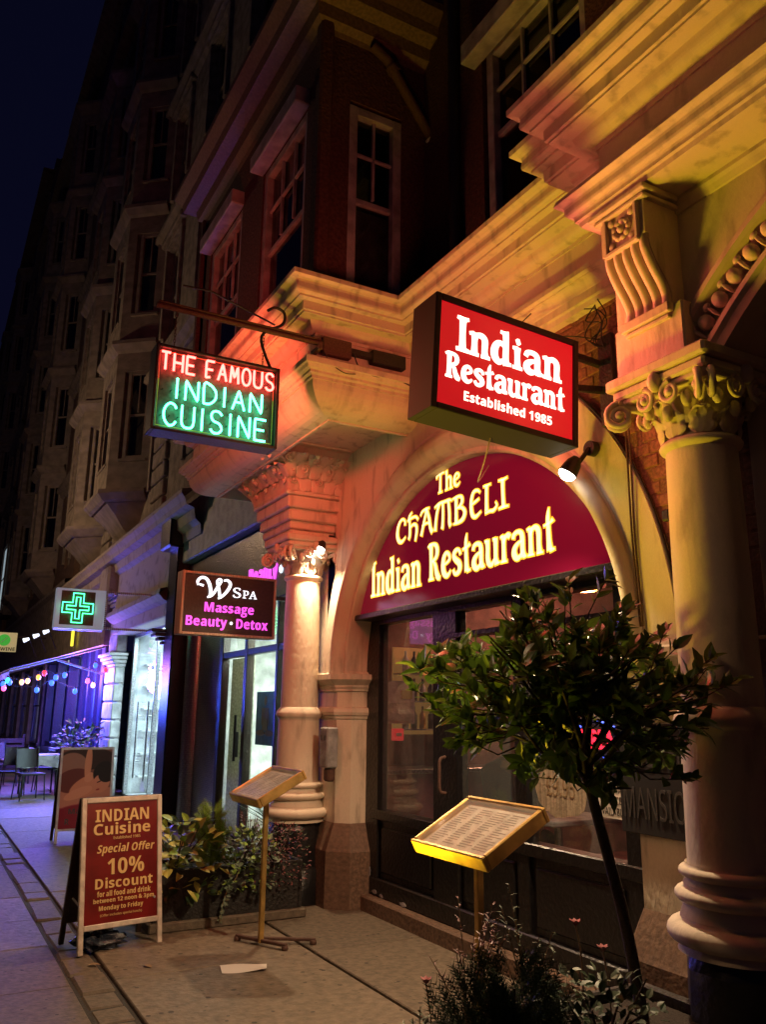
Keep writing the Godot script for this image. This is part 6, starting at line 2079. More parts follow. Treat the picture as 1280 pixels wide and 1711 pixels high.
	for b in bulbs:
		s = S()
		ball(s, Vector3.ZERO, Vector3(0.045, 0.058, 0.045), 10, 8)
		var key: String = "bulb_glow_" + b[2]
		if not M.has(key): glow(key, cc[b[2]][0], cc[b[2]][1], cc[b[2]][2], 2.6)
		var o = obj("bulb", s, key, fl, Vector3(b[0] - 3.3, b[1] - 2.4, 0.0))
		s = S()
		tube(s, [Vector3(0, 0.05, 0), Vector3(0, 0.09, 0)], 0.02, 6)
		obj("socket", s, "iron", o)
	omni("fairy_blue_light", fl, Vector3(2.6, 2.05, -18.3), lc(0.05, 0.10, 1.0), 11.0, 0.3)
	omni("fairy_blue_light", fl, Vector3(1.9, 1.95, -18.9), lc(0.06, 0.12, 1.0), 9.0, 0.3)
	omni("fairy_violet_light", fl, Vector3(2.5, 2.25, -19.6), lc(0.35, 0.15, 1.0), 6.0, 0.3)
	omni("fairy_pink_light", fl, Vector3(3.0, 2.4, -18.3), lc(1.0, 0.2, 0.45), 2.5, 0.2)
	# small signs and wall lights farther on
	var dl = thing("deli_sign", "cream sign with green disc and the word WINE, left edge", "sign", Vector3(1.5, 3.05, -24.0))
	box("panel", Vector3(0.3, 0.25, 0), Vector3(0.72, 0.5, 0.08), glow("deli_panel_glow", 0.5, 0.42, 0.2, 0.55), dl, 0.006)
	s = S()
	tube(s, [Vector3(0.35, 0.30, 0.04), Vector3(0.35, 0.30, 0.055)], 0.15, 20)
	obj("disc", s, glow("deli_disc_glow", 0.05, 0.45, 0.05, 0.6), dl)
	s = S()
	bx(s, Vector3(0.35, 0.30, 0.058), Vector3(0.2, 0.015, 0.006), 0.0, Basis(Vector3(0, 0, 1), 0.8))
	obj("emblem", s, "white_paint", dl)
	words(". WINE", "sans_bold", Vector3(0.42, 0.07, 0.045), Vector3(1, 0, 0), Vector3.UP, 0.42, 0.09, "iron", dl, "sign_lettering", 0.006)
	box("arm", Vector3(1.0, 0.4, 0), Vector3(0.75, 0.04, 0.04), "iron", dl)
	var ls = thing("light_strip", "short yellow light strip upright on the wall above the awning", "light", Vector3(3.18, 3.1, -21.5))
	box("light_tube", Vector3(0, 0.25, 0), Vector3(0.05, 0.5, 0.12), glow("yellow_strip_glow", 1.0, 0.85, 0.05, 1.6), ls)
	for k in 3:
		var sc = thing("sign_lamp", ["lowest small white sign lamp over the red fascia", "middle small white sign lamp over the red fascia", "highest small white sign lamp over the red fascia"][k], "lamp", Vector3(1.95 + k * 0.2, 3.08 + k * 0.1, -20.2), 0.0, "three sign lamps over the red fascia")
		s = S()
		tube(s, [Vector3(0, 0, 0), Vector3(0.12, 0.05, 0)], [0.05, 0.03], 8)
		obj("lamp_head", s, glow("sign_lamp_glow", 0.8, 0.9, 1.0, 1.6), sc)
		s = S()
		tube(s, [Vector3(0.12, 0.05, 0), Vector3(0.3, -0.35, 0)], 0.012, 6)
		obj("stem", s, "iron", sc)

# a thin square tile facing the street
func bx_flat(s, c: Vector3, w: float):
	var h = w * 0.5
	quad(s, c + Vector3(0, -h, -h), c + Vector3(0, -h, h), c + Vector3(0, h, h), c + Vector3(0, h, -h))

# ---------------------------------------------------------------- boards, stands, furniture on the pavement
func menu_stand(at: Vector3, label: String, base: String):
	var t = thing("menu_stand", label, "menu stand", at, 0.0, "brass menu stands")
	# lectern box: low edge to the street (-x), rising towards the building
	var tilt = Basis(Vector3(0, 0, 1), deg_to_rad(29.0))
	var p = pivot("menu_case", t, Vector3(0, 1.07, 0), tilt)
	var W = 0.59
	var L = 0.40
	var s = S()
	var f = 0.022
	for q in [-1.0, 1.0]:
		bx(s, Vector3(q * (L * 0.5 - f * 0.5), 0.0, 0), Vector3(f, 0.07, W), 0.006)
		bx(s, Vector3(0, 0.0, q * (W * 0.5 - f * 0.5)), Vector3(L - 2 * f, 0.069, f), 0.006)
	obj("frame", s, "brass", p)
	box("tray", Vector3(0, 0.002, 0), Vector3(L - 0.05, 0.012, W - 0.05), "brass", p, 0.001)
	box("menu_sheet", Vector3(-0.005, 0.012, 0), Vector3(L - 0.085, 0.004, W - 0.10), "menu_paper", p, 0.001)
	# lines of small print on the two sheets
	s = S()
	var r = RandomNumberGenerator.new()
	r.seed = int(at.z * 100)
	for col in 4:
		for row in 17:
			var w = r.randf_range(0.05, 0.105)
			var z0 = -0.225 + col * 0.118
			var x = 0.125 - row * 0.0165
			quad(s, Vector3(x, 0.0155, z0), Vector3(x, 0.0155, z0 + w), Vector3(x + 0.005, 0.0155, z0 + w), Vector3(x + 0.005, 0.0155, z0))
	obj("menu_print", s, "brown_stone", p)
	s = S()
	quad(s, Vector3(-L * 0.5 + f, 0.028, -W * 0.5 + f), Vector3(L * 0.5 - f, 0.028, -W * 0.5 + f), Vector3(L * 0.5 - f, 0.028, W * 0.5 - f), Vector3(-L * 0.5 + f, 0.028, W * 0.5 - f))
	obj("cover_pane", s, "glass", p)
	s = S()
	bx(s, Vector3(0, 0.53, 0), Vector3(0.035, 1.02, 0.035), 0.004)
	obj("pole", s, "brass", t)
	s = S()
	if base == "cross":
		bx(s, Vector3(0.0, 0.035, 0.0), Vector3(0.03, 0.022, 0.46), 0.004, Basis(Vector3.UP, 0.5))
		bx(s, Vector3(0.16, 0.034, 0.03), Vector3(0.46, 0.02, 0.03), 0.004, Basis(Vector3.UP, -0.55))
		for q in [Vector3(0.105, 0.012, 0.19), Vector3(-0.105, 0.012, -0.19), Vector3(0.34, 0.012, 0.142)]:
			lathe(s, [[0.0, 0.024], [0.022, 0.02], [0.025, 0.0], [0.02, -0.012]], q, 10)
	else:
		lathe(s, [[0.0, 0.03], [0.16, 0.025], [0.18, 0.0]], Vector3.ZERO, 20)
	obj("base", s, "rust_iron", t)
	return t

func a_board(at: Vector3, X: Vector3, w: float, h: float, splay: float, called: String, label: String, fm: String, lean: float) -> Array:
	var t = thing(called, label, "sandwich board", at)
	var out = Vector3.UP.cross(X).normalized() * -1.0
	if out.z < 0: out = -out
	var res = []
	for side in [1.0, -1.0]:
		var Y = (Vector3.UP - out * side * lean).normalized()
		var Z = X.cross(Y).normalized()
		var b = Basis(X, Y, Z)
		var p = pivot("leaf_front" if side > 0 else "leaf_back", t, out * side * splay, b)
		var s = S()
		var e = 0.035
		for q in [-1.0, 1.0]:
			bx(s, Vector3(q * (w * 0.5 - e * 0.5), h * 0.5, 0), Vector3(e, h, 0.028), 0.004)
		bx(s, Vector3(0, h - e * 0.5 - 0.001, 0), Vector3(w - 2 * e, e, 0.027), 0.004)
		bx(s, Vector3(0, 0.16, 0), Vector3(w - 2 * e, e, 0.027), 0.004)
		obj("frame", s, fm if side > 0 else "dark_wood", p)
		res.append(p)
	return [t] + res

func build_street_things():
	var X = Vector3(0.598, 0, -0.11).normalized()
	var at = Vector3(1.413, 0, -6.50)
	var ab = a_board(at, X, 0.60, 1.0, 0.185, "sandwich_board", "maroon sandwich board reading INDIAN Cuisine Special Offer 10% Discount", "board_frame", 0.172)
	var p: Node3D = ab[1]
	box("panel", Vector3(0, 0.575, -0.004), Vector3(0.532, 0.80, 0.012), "board_red", p, 0.001)
	box("panel", Vector3(0, 0.575, 0.0), Vector3(0.532, 0.80, 0.012), "dark_wood", ab[2], 0.001)
	var Z = 0.004
	for q in [["INDIAN", "sans_bold", 0.0, 0.875, 0.40, 0.082, 0.0], ["Cuisine", "sans_bold", 0.0, 0.785, 0.42, 0.080, 0.0], ["Established 1985", "sans", 0.035, 0.722, 0.20, 0.020, 0.0], ["Special Offer", "sans_bold", 0.03, 0.645, 0.42, 0.075, 0.2], ["10%", "sans_bold", 0.03, 0.535, 0.27, 0.105, 0.0], ["Discount", "sans_bold", 0.02, 0.43, 0.42, 0.070, 0.0], ["for all food and drink", "sans_bold", 0.02, 0.363, 0.39, 0.036, 0.0], ["between 12 noon & 3pm", "sans_bold", 0.02, 0.316, 0.44, 0.038, 0.0], ["Monday to Friday", "sans_bold", 0.0, 0.268, 0.32, 0.040, 0.0], ["(Offer includes special lunch)", "sans", 0.0, 0.225, 0.30, 0.020, 0.0]]:
		words(q[0], q[1], Vector3(q[2], q[3], Z), Vector3(1, 0, 0), Vector3.UP, q[4], q[5], "board_gold", p, "lettering", 0.002, q[6])
	var s = S()
	for q in [-1.0, 1.0]:
		tube(s, [X * q * 0.27 + Vector3(0, 0.30, 0.15), X * q * 0.27 + Vector3(0, 0.30, -0.15)], 0.008, 6)
	obj("stay", s, "dull_white", ab[0])

	# the massage board farther on
	var mb = a_board(Vector3(2.02, 0, -11.5), Vector3(1, 0, 0), 0.66, 1.14, 0.18, "massage_board", "sandwich board with a massage photograph, standing before the pharmacy", "dull_white", 0.14)
	print_panel("poster", mb[1], Vector3(0, 0.64, 0.016), Vector3(0.60, 0, 0), Vector3(0, 0.94, 0), massage_print(), "poster_print")
	box("panel", Vector3(0, 0.64, 0.0), Vector3(0.592, 0.93, 0.012), "dark_wood", mb[2], 0.001)
	words("Massage", "sans_bold", Vector3(0.02, 0.36, 0.018), Vector3(1, 0, 0), Vector3.UP, 0.42, 0.085, "iron", mb[1], "lettering", 0.002)
	words("R", "sans_bold", Vector3(-0.2, 0.25, 0.018), Vector3(1, 0, 0), Vector3.UP, 0.05, 0.07, "iron", mb[1], "lettering", 0.002)

	menu_stand(Vector3(2.335, 0, -5.97), "brass menu stand by the planter and the left column", "cross")
	menu_stand(Vector3(2.37, 0, -3.36), "brass menu stand before the window beside the laurel", "round")

	# sheet of paper lying on the pavement
	s = S()
	var rows = []
	var c = [Vector3(1.93, 0, -5.64), Vector3(2.22, 0, -5.55), Vector3(2.16, 0, -5.40), Vector3(1.89, 0, -5.47)]
	for i in 7:
		var row = []
		for k in 6:
			var u = i / 6.0
			var v = k / 5.0
			row.append(c[0].lerp(c[1], u).lerp(c[3].lerp(c[2], u), v) + Vector3(0, 0.004 + 0.004 * sin(u * 5.0 + v * 3.0) + 0.010 * pow(u, 4) * v, 0))
		rows.append(row)
	sheet(s, rows, 1)
	var m = mat("white_sheet", lc(0.62, 0.58, 0.53), 0.8)
	m.cull_mode = BaseMaterial3D.CULL_DISABLED
	tag(obj("paper_sheet", s, m), "white sheet of paper lying on the pavement by the menu stand", "paper")
	# crumpled dark plastic bag behind the board's leg
	s = S()
	var fn = FastNoiseLite.new()
	fn.frequency = 2.2
	rows = []
	for i in 13:
		var la = -PI * 0.5 + PI * i / 12.0
		var row = []
		for k in 22:
			var lo = TAU * k / 22
			var d = Vector3(cos(la) * cos(lo), sin(la), cos(la) * sin(lo))
			var rr = 1.0 + 0.55 * fn.get_noise_3dv(d * 1.2) + 0.25 * fn.get_noise_3dv(d * 4.0)
			var q = d * rr * Vector3(0.16, 0.07, 0.12)
			row.append(Vector3(q.x, max(q.y, -0.045), q.z))
		rows.append(row)
	for row in rows: row.append(row[0])
	sheet(s, rows, -1)
	var bag = obj("plastic_bag", s, "bag_plastic", self, Vector3(1.32, 0.05, -6.42))
	tag(bag, "crumpled dark plastic bag under the maroon sandwich board", "bag")
	for q in [[1.18, -6.02, 0.3], [1.50, -5.86, 1.2]]:
		s = S()
		leaf_mesh(s, Vector3.ZERO, Vector3(cos(q[2]), 0.12, sin(q[2])), Vector3.UP, 0.08, 0.045)
		tag(obj("fallen_leaf", s, "straw", self, Vector3(q[0], 0.006, q[1])), "dry brown leaf on the pavement near the sandwich board" if q[2] < 1 else "dry brown leaf on the pavement before the paper sheet", "leaf")

	# cafe tables and chairs by the awning
	var k = 0
	for q in [[2.0, -16.9, 0.2, "dark cafe chair nearest the massage board"], [1.75, -17.6, -0.3, "dark cafe chair left of the cloth-covered table"], [2.5, -18.6, 2.9, "dark cafe chair behind the cloth-covered table"], [1.8, -20.0, 0.5, "dark cafe chair at the farther table"]]:
		cafe_chair(Vector3(q[0], 0, q[1]), q[2], q[3])
		k += 1
	for q in [[2.25, -17.8, "cafe table with pale cloth under the fairy lights"], [2.1, -20.8, "cafe table with pale cloth, farther along the awning"]]:
		var t = thing("cafe_table", q[2], "table", Vector3(q[0], 0, q[1]), 0.0, "cafe tables")
		box("cloth", Vector3(0, 0.73, 0), Vector3(0.75, 0.03, 0.75), "dull_white", t, 0.01)
		s = S()
		var rr = []
		for i in 2:
			var row = []
			for a in 33:
				var an = TAU * a / 32.0
				var sq: float = 0.375 / max(absf(cos(an)), absf(sin(an)))
				row.append(Vector3(cos(an) * sq * (1.0 + i * 0.04 * sin(a * 2.3)), 0.73 - i * (0.16 + 0.06 * absf(sin(2 * an))), sin(an) * sq * (1.0 + i * 0.04 * sin(a * 2.3))))
			rr.append(row)
		sheet(s, rr, 1)
		obj("cloth_drop", s, "dull_white", t)
		for a in 4:
			s = S()
			var an = PI * 0.25 + PI * 0.5 * a
			tube(s, [Vector3(cos(an) * 0.4, 0.72, sin(an) * 0.4), Vector3(cos(an) * 0.42, 0, sin(an) * 0.42)], 0.018, 6)
			obj("leg", s, "iron", t)
	# yellow sofa inside the awning restaurant, low fence before it
	var sf = thing("yellow_sofa", "yellow tufted sofa inside the awning restaurant's window", "sofa", Vector3(4.0, 0.03, -24.0))
	box("seat", Vector3(0, 0.75, 0), Vector3(0.7, 0.25, 1.8), "leaf_yellow", sf, 0.08)
	for i in 5:
		s = S()
		ball(s, Vector3(0.25, 1.05 + 0.06 * sin(i * 2.0), -0.72 + i * 0.36), Vector3(0.16, 0.3, 0.2), 12, 8)
		obj("back_cushion", s, "leaf_yellow", sf)
	box("plinth", Vector3(0, 0.3, 0), Vector3(0.6, 0.6, 1.7), "dark_wood", sf, 0.02)
	var fe = thing("low_fence", "low dark pavement screen with white letters, left edge", "fence", Vector3(1.95, 0, -22.5))
	for i in 5:
		box("slat", Vector3(0, 0.25 + i * 0.15, 0), Vector3(1.0, 0.11, 0.03), "dark_wood", fe)
	for q in [-0.48, 0.48]:
		box("post", Vector3(q, 0.5, -0.02), Vector3(0.06, 1.0, 0.05), "iron", fe)

func cafe_chair(at: Vector3, turn: float, label: String):
	var t = thing("cafe_chair", label, "chair", at, turn, "cafe chairs")
	var mm = "iron"
	box("seat", Vector3(0, 0.45, 0), Vector3(0.42, 0.035, 0.42), mm, t, 0.01)
	var s = S()
	var rows = []
	for i in 4:
		var row = []
		for k in 7:
			var u = k / 6.0 - 0.5
			row.append(Vector3(u * 0.42, 0.55 + i * 0.11, -0.21 - 0.03 * i - 0.05 * (0.25 - u * u) * 4.0))
		rows.append(row)
	sheet(s, rows, 1)
	obj("backrest", s, mm, t)
	for q in [[-0.19, -0.19], [0.19, -0.19], [-0.19, 0.19], [0.19, 0.19]]:
		s = S()
		tube(s, [Vector3(q[0] * 1.15, 0, q[1] * 1.2), Vector3(q[0], 0.45, q[1]), Vector3(q[0] * 1.05, 0.92 if q[1] < 0 else 0.46, q[1] - (0.1 if q[1] < 0 else 0.0))], 0.012, 6)
		obj("leg", s, mm, t)

# ---------------------------------------------------------------- plants
# a leaf with a folded midrib from base along d; n is its upper side
func leaf_mesh(s, base: Vector3, d: Vector3, n: Vector3, L: float, w: float):
	d = d.normalized()
	var sd = d.cross(n).normalized()
	n = sd.cross(d)
	var prev = []
	for i in 5:
		var t = i / 4.0
		var ww = w * 0.5 * sin(PI * pow(t, 0.8)) if i < 4 else 0.0
		if i == 0: ww = w * 0.04
		var c = base + d * L * t - n * L * 0.14 * t * t
		var cur = [c - sd * ww + n * ww * 0.22, c, c + sd * ww + n * ww * 0.22]
		if i > 0:
			quad(s, prev[0], cur[0], cur[1], prev[1], 1)
			quad(s, prev[1], cur[1], cur[2], prev[2], 2)
		prev = cur

func build_plants():
	var r = RandomNumberGenerator.new()
	r.seed = 23
	# laurel standard
	var t = thing("laurel_tree", "standard laurel with broad glossy crown and leaning stem before the window", "tree", Vector3(2.68, 0.0, -2.72))
	var crown = Vector3(2.29, 1.68, -2.60) - t.position
	var s = S()
	var stem = smooth_pts([Vector3(0.07, 0.34, -0.03), Vector3(-0.05, 0.75, 0.02), Vector3(-0.17, 1.05, 0.06), Vector3(-0.28, 1.30, 0.10), Vector3(-0.30, 1.42, 0.11)], 4)
	var rad = []
	for i in stem.size(): rad.append(lerpf(0.026, 0.019, float(i) / stem.size()))
	tube(s, stem, rad, 9)
	obj("trunk", s, "bark", t)
	var tips = []
	var R = Vector3(0.66, 0.40, 0.5)
	var cam_right = Vector3(0.876, 0, 0.482)
	var cam_fwd = Vector3(0.482, 0, -0.876)
	for k in 26:
		var a = TAU * k * 0.618
		var v = r.randf_range(-0.95, 1.0)
		var q = sqrt(max(0.0, 1.0 - v * v))
		var d = cam_right * cos(a) * q * 0.62 + cam_fwd * sin(a) * q * 0.46 + Vector3.UP * v * 0.40
		var tip = crown + d * r.randf_range(0.72, 0.98)
		var root: Vector3 = stem[stem.size() - 1 - (k % 5)]
		var mid = root.lerp(tip, 0.5) + Vector3(r.randf_range(-0.05, 0.05), r.randf_range(-0.02, 0.08), r.randf_range(-0.05, 0.05))
		s = S()
		tube(s, smooth_pts([root, mid, tip], 4), [0.011, 0.010, 0.009, 0.008, 0.007, 0.006, 0.005, 0.004, 0.003], 6)
		obj("branch", s, "bark", t)
		tips.append([root, mid, tip])
	var lm = []
	for k in 3:
		var ls = S()
		leaf_mesh(ls, Vector3.ZERO, Vector3(0, 0, 1), Vector3.UP, 1.0, 0.48 + k * 0.05)
		lm.append(done(ls))
	var mats = ["laurel_a", "laurel_b", "laurel_b", "laurel_c"]
	var rest = {"laurel_a": S(), "laurel_b": S(), "laurel_c": S()}
	var near = []
	# twigs fill the crown, each with a whorl of leaves round its end
	var tw = S()
	for i in 380:
		var dir = Vector3(r.randfn(0, 1), r.randfn(0.15, 1), r.randfn(0, 1)).normalized()
		var rr: float = pow(r.randf(), 0.45)
		var lump = 0.86 + 0.22 * sin(dir.x * 5.0 + 1.3) * cos(dir.z * 4.0) + 0.10 * sin(dir.y * 7.0)
		var e = (cam_right * dir.x * 0.72 + cam_fwd * dir.z * 0.44 + Vector3.UP * dir.y * (0.46 if dir.y > 0 else 0.44)) * rr * lump
		var tipp = crown + e
		var wp: Vector3 = t.position + tipp - Vector3(0, 1.6, 0)
		var ld = Vector3(3.56, -0.14, -3.80).normalized()
		if (wp - ld * wp.dot(ld)).length() < 0.12: continue
		var ax = (e.normalized() * 0.8 + Vector3(r.randf_range(-0.5, 0.5), r.randf_range(0.1, 0.9), r.randf_range(-0.5, 0.5))).normalized()
		var back = tipp - ax * r.randf_range(0.08, 0.16) - e * 0.12
		tube(tw, [back - e * 0.15, back, tipp], [0.004, 0.003, 0.002], 5)
		var n0 = ax.cross(Vector3(0.3, 0.2, 0.9)).normalized()
		for k in r.randi_range(6, 10):
			var an = k * 2.4 + r.randf_range(-0.4, 0.4)
			var rad_d = n0.rotated(ax, an)
			var open: float = r.randf_range(0.35, 1.15)
			var d = (ax * cos(open) + rad_d * sin(open)).normalized()
			var n = (ax * sin(open) - rad_d * cos(open)) * -1.0
			n = (n * -1.0 + Vector3(r.randf_range(-0.3, 0.3), 0.4, r.randf_range(-0.3, 0.3))).normalized()
			if absf(d.dot(n)) > 0.9: continue
			var pos: Vector3 = back.lerp(tipp, r.randf_range(0.35, 1.0))
			near.append([pos.dot(cam_fwd), pos, d, n, r.randf_range(0.042, 0.098), mats[r.randi() % 4], r.randi() % 3])
	obj("twigs", tw, "bark", t)
	near.sort_custom(func(a, b): return a[0] < b[0])
	for i in near.size():
		var q = near[i]
		if i < 300:
			var o = obj("leaf", lm[q[6]], q[5], t, q[1])
			var sd: Vector3 = q[3].cross(q[2]).normalized()
			o.basis = Basis(sd, q[2].cross(sd), q[2]) * q[4]
		else:
			leaf_mesh(rest[q[5]], q[1], q[2], q[3], q[4], q[4] * r.randf_range(0.46, 0.60))
	for key in rest:
		tag(obj("foliage", rest[key], key, t), "", "", "", "stuff")
	# planter that holds the laurel and low shrubs
	var pb = thing("window_planter", "dark planter box with fir shrub and laurel below the window", "planter", Vector3(2.45, 0, -2.6))
	for q in [[Vector3(-0.66, 0.23, 0), Vector3(0.04, 0.46, 0.75)], [Vector3(0.5, 0.23, 0), Vector3(0.04, 0.46, 0.75)], [Vector3(-0.08, 0.23, 0.36), Vector3(1.12, 0.459, 0.04)], [Vector3(-0.08, 0.23, -0.36), Vector3(1.12, 0.459, 0.04)]]:
		box("side", q[0], q[1], "planter", pb, 0.008)
	box("soil", Vector3(-0.08, 0.40, 0), Vector3(1.1, 0.03, 0.67), "soil", pb, 0.0)
	fir("fir_shrub", "dense dark fir shrub at the bottom edge before the window", Vector3(1.98, 0.41, -2.60), 0.31, 0.32, 1500, "fir", r)
	stems("dried_flower_plant", "thin dried flower stems rising behind the fir shrub", Vector3(2.2, 0.41, -2.8), 9, 0.55, "straw", "leaf_dark", r)
	stems("twiggy_shrub", "bare twiggy shrub with a pink bloom under the menu stand", Vector3(1.96, 0.41, -2.86), 12, 0.5, "straw", "leaf_red", r)
	for q in [[Vector3(1.83, 0.60, -2.95), "single pink bloom on the twiggy shrub"], [Vector3(2.42, 0.72, -2.62), "pink bloom beside the laurel stem"], [Vector3(2.36, 0.80, -2.70), "pale pink bloom above the low bush"]]:
		var fl = thing("flower", q[1], "flower", q[0])
		s = S()
		for k in 6:
			var a = TAU * k / 6
			leaf_mesh(s, Vector3.ZERO, Vector3(cos(a), 1.3, sin(a)), Vector3.UP, 0.035, 0.024)
		obj("petals", s, "petal", fl)
		s = S()
		tube(s, smooth_pts([Vector3.ZERO, Vector3(0.015, -0.12, 0.01), Vector3(0.0, 0.40 - q[0].y, 0.03)], 4), 0.0035, 5)
		obj("stem", s, "straw", fl)
	leafy("low_bush", "low dark leafy bush between the fir shrub and the laurel stem", Vector3(2.28, 0.44, -2.50), Vector3(0.26, 0.26, 0.24), 420, 0.045, 0.028, ["leaf_dark", "fir", "leaf_dark", "leaf_grey"], r)
	stems("silver_herb", "small silvery herb tip at the bottom edge before the paving", Vector3(1.74, 0.36, -2.86), 5, 0.2, "leaf_grey", "leaf_grey", r)

	# left planter under the menu stand with mixed plants
	var lp = thing("long_planter", "long dark planter box beside the left column", "planter", Vector3(2.33, 0, -6.86))
	for q in [[Vector3(0, 0.22, 0.22), Vector3(1.14, 0.42, 0.03)], [Vector3(0, 0.22, -0.22), Vector3(1.14, 0.42, 0.03)]]:
		box("side", q[0], q[1], "planter", lp, 0.008)
	for q in [-0.585, 0.585]:
		box("end", Vector3(q, 0.22, 0), Vector3(0.03, 0.419, 0.468), "planter", lp, 0.008)
	box("soil", Vector3(0, 0.38, 0), Vector3(1.13, 0.03, 0.40), "soil", lp, 0.0)
	box("plinth_strip", Vector3(0, 0.035, 0.0), Vector3(1.26, 0.07, 0.54), "paving_b", lp, 0.01)
	leafy("variegated_shrub", "yellow variegated shrub with broad leaves at the planter's left end", Vector3(1.92, 0.44, -6.74), Vector3(0.32, 0.34, 0.28), 260, 0.11, 0.065, ["leaf_yellow", "leaf_yellow", "leaf_lime", "leaf_dark"], r)
	fir("feathery_conifer", "bright lime feathery conifer in the long planter", Vector3(2.20, 0.42, -6.76), 0.40, 0.17, 1100, "leaf_lime", r)
	leafy("trailing_ivy", "small-leaved trailing plant in the middle of the long planter", Vector3(2.42, 0.42, -6.70), Vector3(0.30, 0.28, 0.26), 560, 0.05, 0.035, ["leaf_grey", "leaf_dark", "leaf_lime"], r)
	leafy("purple_heather", "dark red heather bush at the planter's column end", Vector3(2.72, 0.44, -6.72), Vector3(0.28, 0.28, 0.26), 1100, 0.03, 0.012, ["leaf_red", "leaf_red", "leaf_dark"], r)
	stems("wispy_stems", "wispy stems rising above the heather in the long planter", Vector3(2.55, 0.45, -6.85), 12, 0.42, "leaf_red", "leaf_red", r)
	# trailing strand over the planter's face
	var tr = thing("hanging_strand", "thin trailing strand hanging down the long planter's face", "plant", Vector3(2.33, 0.5, -6.62))
	s = S()
	tube(s, smooth_pts([Vector3(0, 0, 0), Vector3(0.04, -0.12, 0.03), Vector3(-0.06, -0.28, 0.03), Vector3(-0.10, -0.46, 0.05)], 4), 0.004, 5)
	obj("stem", s, "straw", tr)
	s = S()
	for k in 40:
		var u = r.randf()
		leaf_mesh(s, Vector3(lerpf(0.02, -0.10, u), -0.46 * u, 0.03), Vector3(r.randf_range(-1, 1), r.randf_range(-1, 0.2), r.randf_range(0, 1)), Vector3(0, 0.3, 1), 0.04, 0.022)
	obj("foliage", s, "leaf_grey", tr)
	# shrub by the awning
	var sh = leafy("awning_shrub", "leafy potted shrub lit blue beside the white pilaster", Vector3(2.95, 0.75, -17.55), Vector3(0.5, 0.62, 0.4), 420, 0.13, 0.06, ["leaf_dark", "leaf_grey", "leaf_dark"], r)
	s = S()
	lathe(s, [[0.0, 0.0], [0.2, 0.0], [0.26, 0.45], [0.28, 0.47], [0.24, 0.47], [0.0, 0.44]], Vector3(0, -0.75, 0), 18)
	obj("pot", s, "iron", sh)
	s = S()
	tube(s, [Vector3(0, -0.35, 0), Vector3(0.03, 0.0, 0), Vector3(0, 0.4, 0)], [0.03, 0.025, 0.01], 7)
	obj("trunk", s, "bark", sh)
	# plants and vase inside the spa window
	var pm = stems("spa_palm", "spiky green palm standing inside the spa window", Vector3(3.78, 0.1, -9.35), 16, 0.95, "leaf_dark", "", r)
	var vs = thing("white_vase", "tall white vase with dried pampas grass inside the spa window", "vase", Vector3(3.80, 0.1, -8.75))
	s = S()
	lathe(s, [[0.0, 0.0], [0.10, 0.0], [0.13, 0.3], [0.07, 0.85], [0.09, 0.95]], Vector3.ZERO, 18)
	obj("body", s, "white_paint", vs)
	s = S()
	for k in 26:
		var a = r.randf() * TAU
		tube(s, [Vector3(0, 0.9, 0), Vector3(cos(a) * 0.08, 1.25, sin(a) * 0.08), Vector3(cos(a) * r.randf_range(0.08, 0.2), r.randf_range(1.4, 1.65), sin(a) * 0.14)], [0.004, 0.008, 0.003], 5)
	obj("pampas_grass", s, "straw", vs)
	var po = thing("spa_poster", "blue poster of a seated figure hung inside the spa window", "poster", Vector3(3.66, 1.52, -9.5))
	box("sheet", Vector3.ZERO, Vector3(0.006, 0.62, 0.62), textured("poster_blue", lc(0.05, 0.20, 0.38), 0.5, "mottle", 1.0, 0.0), po)
	s = S()
	for q in [[0.0, 0.20, 0.045, 0.055], [0.14, -0.17, 0.14, 0.035], [-0.14, -0.17, 0.14, 0.035], [-0.10, 0.0, 0.022, 0.09], [0.10, 0.0, 0.022, 0.09]]:
		ball(s, Vector3(-0.005, q[1], q[0]), Vector3(0.003, q[3], q[2]), 12, 8)
	slab(s, Vector3(-0.003, 0, 0), Vector3(0, 0, 1), Vector3.UP, Vector3(-1, 0, 0), [Vector2(-0.11, 0.12), Vector2(0.11, 0.12), Vector2(0.07, -0.02), Vector2(0.09, -0.14), Vector2(-0.09, -0.14), Vector2(-0.07, -0.02)], 0.004)
	obj("printed_figure", s, "straw", po)

func leafy(called: String, label: String, at: Vector3, R: Vector3, n: int, L: float, w: float, mats: Array, r) -> Node3D:
	var t = thing(called, label, "shrub", at)
	var sts = {}
	for m in mats:
		if not sts.has(m): sts[m] = S()
	for i in n:
		var d = Vector3(r.randfn(0, 0.5), r.randf_range(-0.6, 1.0), r.randfn(0, 0.5))
		if d.length() > 1.1: d = d.normalized()
		var pos = d * R
		var dir = (Vector3(d.x, d.y * 0.5 + 0.1, d.z) + Vector3(r.randf_range(-1, 1), r.randf_range(-0.8, 0.8), r.randf_range(-1, 1)) * 0.7).normalized()
		var nn = (Vector3.UP + Vector3(r.randf_range(-1, 1), 0.0, r.randf_range(-0.4, 1.2)) * 0.8).normalized()
		if absf(dir.dot(nn)) > 0.93: continue
		leaf_mesh(sts[mats[r.randi() % mats.size()]], pos, dir, nn, L * r.randf_range(0.7, 1.2), w * r.randf_range(0.7, 1.2))
	for m in sts:
		obj("foliage", sts[m], m, t)
	var s = S()
	for k in 9:
		var a: float = r.randf() * TAU
		tube(s, [Vector3(0, -0.03, 0), Vector3(cos(a) * R.x * 0.35, R.y * 0.35, sin(a) * R.z * 0.35), Vector3(cos(a) * R.x * 0.7, R.y * r.randf_range(0.5, 0.95), sin(a) * R.z * 0.7)], [0.006, 0.005, 0.003], 5)
	obj("stems", s, "bark", t)
	return t

